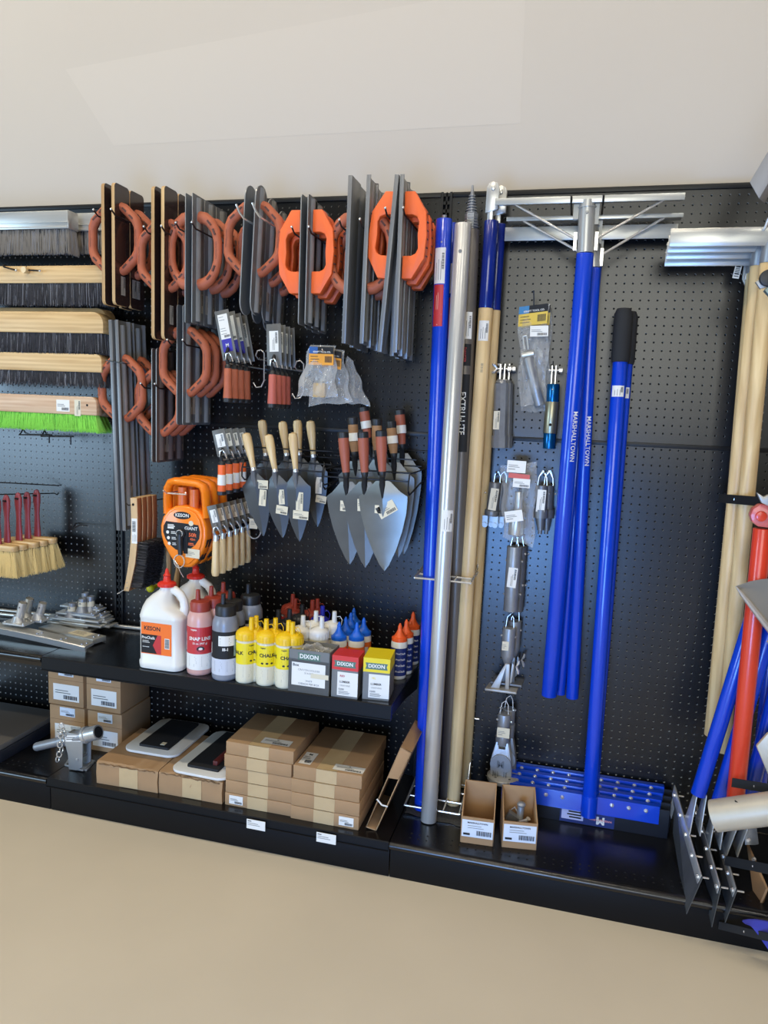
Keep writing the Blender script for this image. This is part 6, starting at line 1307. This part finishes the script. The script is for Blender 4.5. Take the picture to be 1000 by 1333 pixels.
# ================================================================ open cartons in front
def open_box(fl, fr, h, dp, label, content, titletxt):
    a = onz(*fl, ZD); c = onz(*fr, ZD); ux = c-a; w = ux.length; ux.normalize(); nv = Vector((-ux.y, ux.x, 0)); A = Vector((a.x, a.y, 0)); t = .14
    r = thing('open_carton', label, 'box', tuple(a.lerp(c, .5)))
    b = B(CARD); fh = h*.62
    slab(b, A, ux, w, nv, t, ZD, ZD+fh); slab(b, A, ux, w, nv, dp, ZD, ZD+.1); slab(b, A+nv*(dp-t), ux, w, nv, t, ZD, ZD+h)
    for o in (A, A+ux*(w-t)):
        b.hexa([o+Vector((0, 0, ZD)), o+ux*t+Vector((0, 0, ZD)), o+ux*t+nv*dp+Vector((0, 0, ZD)), o+nv*dp+Vector((0, 0, ZD))], [o+Vector((0, 0, ZD+fh)), o+ux*t+Vector((0, 0, ZD+fh)), o+ux*t+nv*dp+Vector((0, 0, ZD+h)), o+nv*dp+Vector((0, 0, ZD+h))])
    obj('box_body', b, r, .02)
    f = plane(A+ux*(w/2)+Vector((0, 0, ZD)), ux, (0, 0, 1), -nv, .03); b = B(); sheet(b, f, -w*.47, fh*.25, w*.47, fh*.9, mat('blue_white_label', (214, 220, 228), .5)); b.use(INK)
    b.text('MARSHALLTOWN', .3, lambda q, z: f(q, z+fh*.8, 2), bold=.02); lines(b, f, -w*.3, w*.3, [fh*.68, fh*.6], .06); sheet(b, f, -w*.42, fh*.32, -w*.22, fh*.4, INK, 2)
    bars(b, f, -.1, fh*.34, w*.42, fh*.52); obj('shipping_label', b, r, smooth=0)
    if content:
        ct = A+ux*(w*.5)+nv*(dp*.5)+Vector((0, 0, ZD+fh*.5)); b = B(CAST); b.cyl(ct+Vector((.1, .1, 0)), ct+Vector((.2, .5, 2.4)), .42, n=16); b.lathe([(.5, 2.2), (.55, 2.4), (.4, 2.6), (.1, 2.7)], tuple(ct+Vector((.2, .5, 0))), 14); obj('tube_fitting', b, r)
        b = B(DCAST); b.box(tuple(ct+Vector((-1.5, -.4, .3))), tuple(ct+Vector((-.2, .4, 1.3))), Matrix.Rotation(.5, 3, 'Y')); b.use(CHR); b.cyl(ct+Vector((.2, -.6, .6)), ct+Vector((.9, -.7, 1.0)), .25, n=6); b.cyl(ct+Vector((.7, -.2, .3)), ct+Vector((1.2, -.4, 1.2)), .28, n=10); b.tube([ct+Vector((-1.2, .9, 1.0)), ct+Vector((-.6, 1.0, 1.6)), ct+Vector((-.2, .8, 1.1))], .1, 6); obj('loose_bolt', b, r)
open_box((599, 1096), (642, 1102), 5.4, 5.2, 'empty open-topped brown carton standing on the deck right of the poles', False, '')
open_box((653, 1102.5), (698, 1107), 5.4, 5.0, 'open-topped brown carton holding loose metal fittings', True, '')
# ================================================================ right-hand group
def lute(k, d, bar, hl, ht, hb, label):
    """aluminium blade with a wooden handle, hung head up"""
    a = at(*bar[0], d); c = at(*bar[1], d); t = at(*ht, d-.6); f_ = at(*hb, 3.4+.9*(2-k) if 0 else d*.55+1.2)
    r = thing('lute', label, 'lute', tuple(f_))
    z = a.z; b = B(ALUX); xr = max(c.x, t.x)+1.5
    b.prism([(-d, z), (-d-.12, z-.4), (-d-.12, z-1.5), (-d, z-1.9), (-d+.15, z-1.9), (-d+.05, z-1.5), (-d+.05, z-.4), (-d+1.2, z-.1), (-d+1.2, z)], a.x, xr+2, 'x'); obj('blade', b, r, .02)
    b = B(CAST); b.tube([t+Vector((.1, 0, 3.2)), t+Vector((0, 0, -.4))], .9, 16); obj('ferrule', b, r, .04)
    b = B(WH); b.tube([t, f_.lerp(t, .5), f_], [.84, .86, .8], 20); obj('wood_handle', b, r, .08)
    return r
lute(0, 10, ((873.6, 297.5), (985, 292)), 0, (1001, 338), (941, 978), 'aluminium lute blade with wooden handle, nearest the aisle and highest of the four blades')
lute(1, 8, ((871, 306), (980, 302)), 0, (988, 342), (926, 957), 'aluminium lute blade with wooden handle, second blade from the top')
lute(2, 6, ((869, 315), (978, 311)), 0, (986, 350), (938, 965), 'aluminium lute blade with wooden handle, third blade from the top')
lute(3, 4, ((867, 324.5), (972, 322)), 0, (982, 352), (931, 950), 'aluminium lute blade with wooden handle, lowest blade nearest the pegboard')
a = at(998, 287, 10.5); c = at(972, 333, 3)
hook([[(c.x-.1, 0, c.z), (c.x, -3, c.z+.1), (a.x, -10.5, a.z-.6), (a.x+.15, -10.8, a.z+.2)], [(c.x-.0, -3, c.z), (c.x-.1, -3.2, c.z-2.6), (c.x+.4, -3.2, c.z-3.6)]], .17, 'dark twin prong with chrome bend under the ends of the lute blades', CHR)
o = at(967, 348, 3.6); b = B(); f = plane(o, (1, 0, -.15), (.15, 0, 1), (0, -1, 0)); sheet(b, f, -.8, -1.3, -.1, 1.3, WHT); bars(b, lambda x, z, k=1: f(z-.8, x, k), -1.1, .1, 1.1, .6, n=8); sheet(b, f, .5, -1.3, 1.0, 1.2, WHT)
single('price_tag', b, 'torn white price tag stuck on the chrome bend beside the wood handles', 'price tag', tuple(o), smooth=0)
# black retaining arms
def arm(u0, v0, u1, v1, d0, d1, h, label, riv=()):
    a = at(u0, v0, d0); c0_ = at(u1, v1, d1); c = a+(c0_-a)*((49.5-a.x)/(c0_.x-a.x)); t_ = (c0_.x-a.x)/(c.x-a.x); riv = [q_*t_ for q_ in riv]; b = B(BLKM); e = (c-a).normalized(); L = (c-a).length
    up = Vector((0, 0, h)); n_ = Vector((e.y, -e.x, 0)).normalized()*.12
    b.hexa([a, c, c+n_, a+n_], [a+up, c+up, c+n_+up, a+n_+up]); b.use(CHR)
    for t in riv: bolt(b, tuple(a+(c-a)*t+up*.5+n_*0+Vector((-.0, -.05, 0))), (-.2, -1, 0), .16, .08)
    return single('retaining_arm', b, label, 'tool holder arm', tuple(a))
arm(936, 654, 1010, 661, 5, 15, 1.0, 'flat black arm crossing the wood handles at eye height', (.3,))
hh = at(944, 648, 0); hook([[(hh.x-.6, 0, hh.z+.3), (hh.x-.6, -.8, hh.z+.1), (hh.x-.2, -1.0, hh.z+.6)]], .09, 'small black peg tip left of the wood handles', BWIRE)
arm(953, 1024, 1012, 1034, 15, 18, 1.0, 'flat black arm crossing the red pole just above the beige tube', (.5,))
arm(944, 1126, 1012, 1140, 14, 19, 1.1, 'flat black arm with rivets crossing the steel scraper brackets', (.55,))
arm(936, 1209, 1012, 1228, 16.5, 21, .9, 'flat black arm near the floor beside the blue cloth', (.45,))
# scrapers with angled poles
def scraper(bar, low, ptop, foot, label, m=STEEL, d0=5., d1=18.):
    """bar: back and front pixel of the clamp bar's upper edge; low: back and tip pixel of the blade's lower edge"""
    a = at(*bar[0], d0); c = at(*bar[1], d1); lb = at(*low[0], d0+1.2); lt = at(*low[1], d1+.2)
    r = thing('floor_scraper', label, 'floor scraper', tuple(lt)); e = c-a; L = e.length; e.normalize(); sx = Vector((1, 0, 0)); dn = ((lt-c)+(lb-a)).normalized()
    b = B(SCR); b.hexa([a+dn*.2, c+dn*.2, lt, lb], [a+dn*.2+sx*.06, c+dn*.2+sx*.06, lt+sx*.06, lb+sx*.06]); obj('blade', b, r, smooth=0)
    b = B(m); w = 1.35; o = Vector((-.08, 0, 0))
    b.hexa([a+o, c+o, c+o+dn*w-e*.5, a+o+dn*w], [a+o-sx*.12, c+o-sx*.12, c+o-sx*.12+dn*w-e*.5, a+o-sx*.12+dn*w]); obj('clamp_bar', b, r, .03)
    for t in (.06, .3, .52, .74, .95):
        p_ = a+e*(L*t)+dn*.7; b = B(CHR); bolt(b, tuple(p_-sx*.2), (-1, -.3, 0), .26, .2); b.cyl(tuple(p_), tuple(p_+sx*.9), .1, n=6); obj('bolt', b, r)
    ft = at(*foot, 11); tp = at(*ptop, 11.3); m0 = a+e*(L*.48)
    for s in (-.15, .95):
        k0 = m0-e*1.0+sx*s; k1 = m0+e*1.4+sx*s; b = B(m)
        b.hexa([k0, k1, ft+Vector((s*.9-.1, -.6, .2)), ft+Vector((s*.9-.1, .7, .5))], [k0+sx*.12, k1+sx*.12, ft+Vector((s*.9, -.6, .2)), ft+Vector((s*.9, .7, .5))]); obj('yoke_plate', b, r, .02)
    b = B(BLUE); b.tube([ft, tp], .84, 20); obj('pole_shaft', b, r, .05)
    return r
scraper(((880, 1022), (915, 1140)), ((876, 1084), (893.5, 1190)), (992, 765), (909, 1034), 'steel floor scraper on a slanting blue pole, leftmost of the group', m=ALU)
scraper(((908, 1046), (939, 1152)), ((905, 1112), (926.5, 1207)), (1008, 800), (936, 1044), 'steel floor scraper on a blue pole, second from the left', m=ALU)
scraper(((932, 1062), (960, 1156)), ((929, 1118), (944, 1201)), (1030, 820), (975, 1040), 'steel floor scraper on a blue pole, third from the left', m=GRAYM)
# tan-edged scraper at the right edge
a = at(972, 1098, 10); c = at(997, 1160, 15.5); b = B(mat('tan_rubber', (150, 112, 72), .6)); w = Vector((-.3, 0, -3.2))
r = thing('rubber_scraper', 'tan rubber-bladed scraper standing at the right edge of the photo', 'floor scraper', tuple(a)); q = [a, c+Vector((0, 0, .3)), c+Vector((-.8, .4, -3.6)), at(985, 1195, 15)]
b.hexa(q, [v+Vector((.25, 0, 0)) for v in q]); obj('rubber_blade', b, r, .02)
b = B(DSTEEL); q = [at(965, 1050, 8), at(978, 1052, 8), at(984, 1100, 11), at(970, 1100, 11)]; b.hexa(q, [v+Vector((.4, .3, 0)) for v in q]); obj('clamp_bar', b, r, .03)
for u, v in ((975, 1093), (996, 1152), (982, 1118)): b = B(CHR); bolt(b, tuple(at(u, v, 14)), (-.6, -1, 0), .22, .3); obj('bolt', b, r)
# red pole
ft = at(957, 1045, 13.4); tp = at(993, 688, 13.4); r = thing('red_pole', 'orange-red pole with a red pivot bracket at its upper end', 'pole', tuple(ft)); b = B(REDP); b.tube([ft, tp], .92, 24); obj('shaft', b, r, .05)
b = B(mat('pale_red_enamel', (206, 98, 92), .35, coat=.3)); q = at(989, 671, 13.6); b.prism([(q.x-1.0, q.z+.0), (q.x-.8, q.z+.7), (q.x-.2, q.z+1.2), (q.x+3, q.z+1.3), (q.x+3, q.z-1.3), (q.x-.2, q.z-1.1), (q.x-.8, q.z-.6)], q.y-.6, q.y+.6, 'y'); PB = obj('pivot_bracket', b, r, .1); b = B(REDP); b.cyl((q.x, q.y-.9, q.z), (q.x, q.y-.55, q.z), .55, n=18); obj('bolt', b, PB, .1)
ft = at(986, 1035, 6.5); tp = at(1012, 800, 5); r = thing('blue_pole', 'blue pole seen between the red pole and the right edge', 'pole', tuple(ft)); b = B(BLUE); b.tube([ft, tp], .9, 20); obj('shaft', b, r, .05)
# beige slotted tube
a = at(930, 1062, 18); c = at(1030, 1049, 20); c = a+(c-a)*((49.5-a.x)/(c.x-a.x)); r = thing('slotted_tube', 'thick beige metal tube with slots poking in from the right edge', 'tube', tuple(a)); b = B(BEIGE); b.tube([a, c], 1.62, 32, cap=False); b.tube([a, c], 1.48, 32, cap=False)
b.rings([[a+Vector((0, r_*math.cos(t*PI/16), r_*math.sin(t*PI/16))) for t in range(32)] for r_ in (1.48, 1.62)], cap=False); obj('tube', b, r)
b = B(VOID); e = (c-a).normalized()
for t in (2.4, 5.8, 9.): o = a+e*t+Vector((0, -.6, 1.5)); b.prism([(o.x+x_, o.y+y_) for x_, y_ in rrect(1.1, .4, .15, 2)], o.z, o.z+.04, 'z')
obj('slot', b, r, smooth=0)
# broad grey-beige hanging blade at right edge
P_ = [(985, 972), (1000, 955), (1040, 950), (1040, 1030), (1008, 1018), (1000, 1008)]; d = 15; q = [at(u, v, d) for u, v in P_]; b = B(BEIGE); b.prism([(p_.x, p_.z) for p_ in q], -d, -d+.5, 'y'); single('metal_plate', b, 'brownish beige metal plate corner at the right edge above the beige tube', 'metal plate', tuple(q[0]), bev=.1)
# concave blade (shovel-like) mid right
tipp = at(958, 763, 16.5); q1 = at(1012, 832, 16.5); q2 = at(1040, 745, 15); q3 = at(972, 772, 16); r = thing('scoop_blade', 'curved warm-grey metal scoop pointing in from the right edge', 'scoop', tuple(tipp))
b = B(GRAYM); n = 10; rg = []
e = (q1-tipp).normalized(); s_ = Vector((.62, .5, .6)).normalized()
for k in range(n+1):
    t = k/n; o = tipp.lerp(q1, t); w = 6.5*math.sin(min(1, t*1.15)*PI/2)**.8; row = [o, o+s_*(w*.33)+Vector((.35, .35, -.3)), o+s_*(w*.66)+Vector((.4, .4, -.3)), o+s_*w]
    rg.append(row+[p_+Vector((.05, .12, -.1)) for p_ in row[::-1]])
b.rings(rg); obj('blade', b, r, smooth=1.)
b = B(mat('pale_rim', (184, 172, 158), .4, .4)); b.tube([tipp, tipp.lerp(q1, .15), tipp.lerp(q1, .55), q1], [.05, .22, .32, .34], 8); obj('rolled_edge', b, r)
q = at(1004, 826, 17); b = B(BLKM, CHR); b.cyl(q, q+Vector((1.5, 0, 0)), .5, n=12); b.use(CHR); b.tube([q+Vector((-.3, -.3, -.6)), q+Vector((.3, -.3, -1.6))], .14, 6); obj('pivot_bolt', b, r)
# small pale horn above the arm
q = [at(985.5, 641, 15.5), at(995, 647, 15.5), at(1020, 635, 15.5), at(1020, 668, 15.5), at(992, 655, 15.5)]; b = B(GRAYM); b.prism([(p_.x, p_.z) for p_ in q], -15.5, -14.9, 'y'); single('metal_plate', b, 'pointed grey metal corner above the red bracket', 'metal plate', tuple(q[0]), bev=.08)
# grey bracket with black roller crossing the wood handles
q = [at(984, 367, 14), at(1005, 353, 14), at(1030, 345, 14), at(1030, 365, 14), at(990, 376, 14)]; r = thing('clamp_bracket', 'grey flat bracket with a round black knob across the wood handles', 'bracket', tuple(q[0])); b = B(GRAYM); b.prism([(p_.x, p_.z) for p_ in q], -14, -13.6, 'y'); obj('plate', b, r, .04)
o = at(1000, 362, 14.3); b = B(KCAP); b.cyl((o.x, o.y-.3, o.z), (o.x, o.y+.3, o.z), .8, n=20); obj('knob', b, r, .06)
b = B(mat('green_grey_metal', (126, 140, 132), .4, .5)); q = [at(995, 378, 14), at(1004, 369, 14), at(1020, 380, 14), at(1010, 395, 14)]; b.prism([(p_.x, p_.z) for p_ in q], -14.2, -13.4, 'y'); obj('foot', b, r, .04)
# big grey beam end, top right
q = [at(976, 237, 22), at(988.5, 259, 22)]; e2 = at(1150, -55, 22); b = B(mat('grey_beam', (140, 136, 132), .5, .4)); v0 = q[0]; v1 = q[1]; e = (e2-v0); v3 = v0+e; v2 = v1+e; bk = Vector((.9, 2.2, .2))
r = thing('metal_beam', 'end of a large grey metal beam reaching into the upper right corner', 'beam', tuple(v1)); b.hexa([v0, v1, v2, v3], [v0+bk, v1+bk, v2+bk, v3+bk]); obj('beam', b, r, .05)
# black rack beyond the right edge that carries the arms
b = B(BLKM)
for y_ in (-23, -14): b.box((49.4, y_, 0), (50.6, y_+1.2, 84)); 
for z_ in (8, 40, 82): b.box((49.4, -23, z_), (50.6, -12.8, z_+1.2))
b.box((49.2, -26, 0), (50.8, -10, 1.2))
single('tool_rack', b, 'black upright rack just beyond the right edge carrying the flat arms', 'rack', (50, -18, 0))
# blue cloth corner
b = B(mat('blue_cloth', (54, 56, 150), .8)); n = 10; vs = []
C0 = [at(966, 1199, 19), at(978, 1195, 19), at(995, 1199, 19), at(1012, 1203, 19)]; C1 = [at(974, 1203, 19.6), at(983, 1208, 19.6), at(992, 1226, 19.8), at(1006, 1244, 20)]
def bez(P, t): return (P[0]*(1-t)**3+P[1]*3*t*(1-t)**2+P[2]*3*t*t*(1-t)+P[3]*t**3)
for i in range(n+1):
    for j in range(5): vs.append(bez(C0, i/n).lerp(bez(C1, i/n), j/4)+Vector((0, -.25*math.sin(j/4*PI), 0)))
b.add(vs+[v+Vector((.1, .25, -.05)) for v in vs], [(i*5+j, i*5+j+1, (i+1)*5+j+1, (i+1)*5+j) for i in range(n) for j in range(4)]+[(55+i*5+j, 55+(i+1)*5+j, 55+(i+1)*5+j+1, 55+i*5+j+1) for i in range(n) for j in range(4)])
single('blue_cloth', b, 'corner of blue cloth at the bottom right edge near the floor', 'cloth', tuple(C0[0]))
# small steel plate leaning by the squeegees
q = [at(871, 1052, 3), at(876, 1040, 3), at(878, 1053, 3), at(874, 1067, 3)]; b = B(STEEL); b.prism([(p_.x, p_.z) for p_ in q], -3, -2.7, 'y'); single('steel_shim', b, 'small diamond-shaped steel piece between the squeegees and the scrapers', 'metal plate', tuple(q[3]))
# ================================================================ camera, light
GR = {'hand_float': 'hand floats hanging in clusters', 'margin_trowel': 'margin trowels hanging blade up', 'brick_trowel': 'brick trowels in the wire racks', 'tape_reel': 'orange tape reels', 'wire_brush': 'scratch brushes on one hook',
 'masonry_brush': 'maroon-handled tan brushes', 'chalk_bottle': 'small chalk bottles on the shelf', 'powder_bottle': 'large powder bottles on the shelf', 'squeeze_bottle': 'cone-capped squeeze bottles', 'chalk_jug': 'white gallon jugs', 'flat_carton': 'flat cartons in the two stacks', 'cardboard_box': 'cartons behind the steel bracket',
 'battered_box': 'battered boxes under the kneeling boards', 'kneeling_board': 'kneeling boards', 'plastic_bag': 'clear plastic bags on hooks', 'floor_squeegee': 'stacked floor squeegees', 'concrete_placer': 'blue-poled concrete placers', 'lute': 'lutes with wooden handles', 'floor_scraper': 'steel floor scrapers', 'handle_socket': 'tube sockets on the left shelf',
 'metal_rod': 'rods on the left shelf', 'push_broom': 'brooms and finishing brushes', 'channel_broom': 'channel brooms on the top row', 'wooden_pole': 'wooden poles in the rack', 'pole_adapter': 'pole adapters on hooks', 'spring_adapter': 'spring adapters on hooks', 'tube_adapter': 'plain tube adapters', 'flat_plate_adapter': 'square-plate adapters', 'swivel_adapter': 'swivel adapters',
 'peg_hook': 'peg hooks on the pegboard', 'price_tag': 'white price tags', 'open_carton': 'open cartons on the deck', 'pole_rack': 'chrome pole racks', 'wire_rack': 'black wire racks', 'retaining_arm': 'flat black retaining arms', 'metal_strip': 'strips on the left shelf', 'paddle_brush': 'hanging wooden handles', 'gondola_unit': 'perforated shelving units', 'metal_shelf': 'upper shelves', 'crayon_carton': None}
for o in bpy.data.objects:
    if o.parent is None and o.get('label') and not o.get('group'):
        g_ = GR.get(o.name.split('.')[0])
        if g_: o['group'] = g_
cam = bpy.data.cameras.new('camera'); co = bpy.data.objects.new('camera', cam); COL.objects.link(co)
cam.sensor_fit = 'VERTICAL'; cam.sensor_height = 24; cam.lens = FPX/1333*24; cam.clip_start = .05
M_ = Matrix((CR, CU, -CF)).transposed().to_4x4(); M_.translation = CAM*I; co.matrix_world = M_
bpy.context.scene.camera = co
def area(name, loc, target, sx, sy, power, col):
    l = bpy.data.lights.new(name, 'AREA'); l.shape = 'RECTANGLE'; l.size = sx; l.size_y = sy; l.energy = power; l.color = col
    o = bpy.data.objects.new(name, l); COL.objects.link(o); o.location = loc; o.rotation_euler = (Vector(target)-Vector(loc)).to_track_quat('-Z', 'Y').to_euler(); return o
def facing_light(name, x0, x1, z0, z1, y, rad, col):
    area(name, ((x0+x1)/2, y, (z0+z1)/2), ((x0+x1)/2, 0, (z0+z1)/2), x1-x0, z1-z0, rad*PI*(x1-x0)*(z1-z0), col)
facing_light('storefront_window', -8.6, -5.1, .3, 3., -6., 14., (.5, .74, 1.))
facing_light('added_blue_light', -.5, .5, .05, 1.0, -3.6, 24., (.17, .42, 1.))  # added low light, puts the blue glow on the right pegboard
facing_light('added_sheen_light', -.9, 2.1, 1.35, 4.0, -7., 5.6, (1., 1., .9))  # added light, gives the upper right pegboard its grey sheen
for x, w_ in ((-3.6, 1.15), (-1.6, 1.1), (.4, .85), (2.4, .6), (4.2, .6)): area('ceiling_lamp', (x, -1.45, 4.7), (x, -.6, 0), 1.2, .12, 27*w_, (1., .89, .72) if x < 1 else (1., .95, .84))
for x in (-3.4, -.6, 2.6): area('ceiling_lamp', (x, -4.4, 5.4), (x, -2.4, 0), 1.4, .2, 44, (1., .91, .76) if x < 1 else (1., .96, .86))
w = bpy.data.worlds.new('room'); bpy.context.scene.world = w; w.use_nodes = True; nt = w.node_tree; bg = nt.nodes['Background']
tc = nt.nodes.new('ShaderNodeTexCoord'); sp = nt.nodes.new('ShaderNodeSeparateXYZ'); nt.links.new(tc.outputs['Generated'], sp.inputs[0])
mr = nt.nodes.new('ShaderNodeMapRange'); mr.inputs[1].default_value = -1; mr.inputs[2].default_value = 1; nt.links.new(sp.outputs['Z'], mr.inputs[0])
rp = nt.nodes.new('ShaderNodeValToRGB'); nt.links.new(mr.outputs[0], rp.inputs[0]); cr = rp.color_ramp
cr.elements[0].position = 0; cr.elements[0].color = (.10, .09, .08, 1); cr.elements[1].position = 1; cr.elements[1].color = (.75, .72, .66, 1)
for p_, c_ in ((.46, (.12, .12, .13, 1)), (.54, (.16, .18, .22, 1)), (.64, (.5, .49, .46, 1))): e = cr.elements.new(p_); e.color = c_
nt.links.new(rp.outputs[0], bg.inputs[0]); bg.inputs[1].default_value = .035
sc = bpy.context.scene; sc.view_settings.view_transform = 'Standard'; sc.view_settings.look = 'None'; sc.view_settings.gamma = 1; sc.view_settings.use_curve_mapping = False; sc.view_settings.exposure = 0.
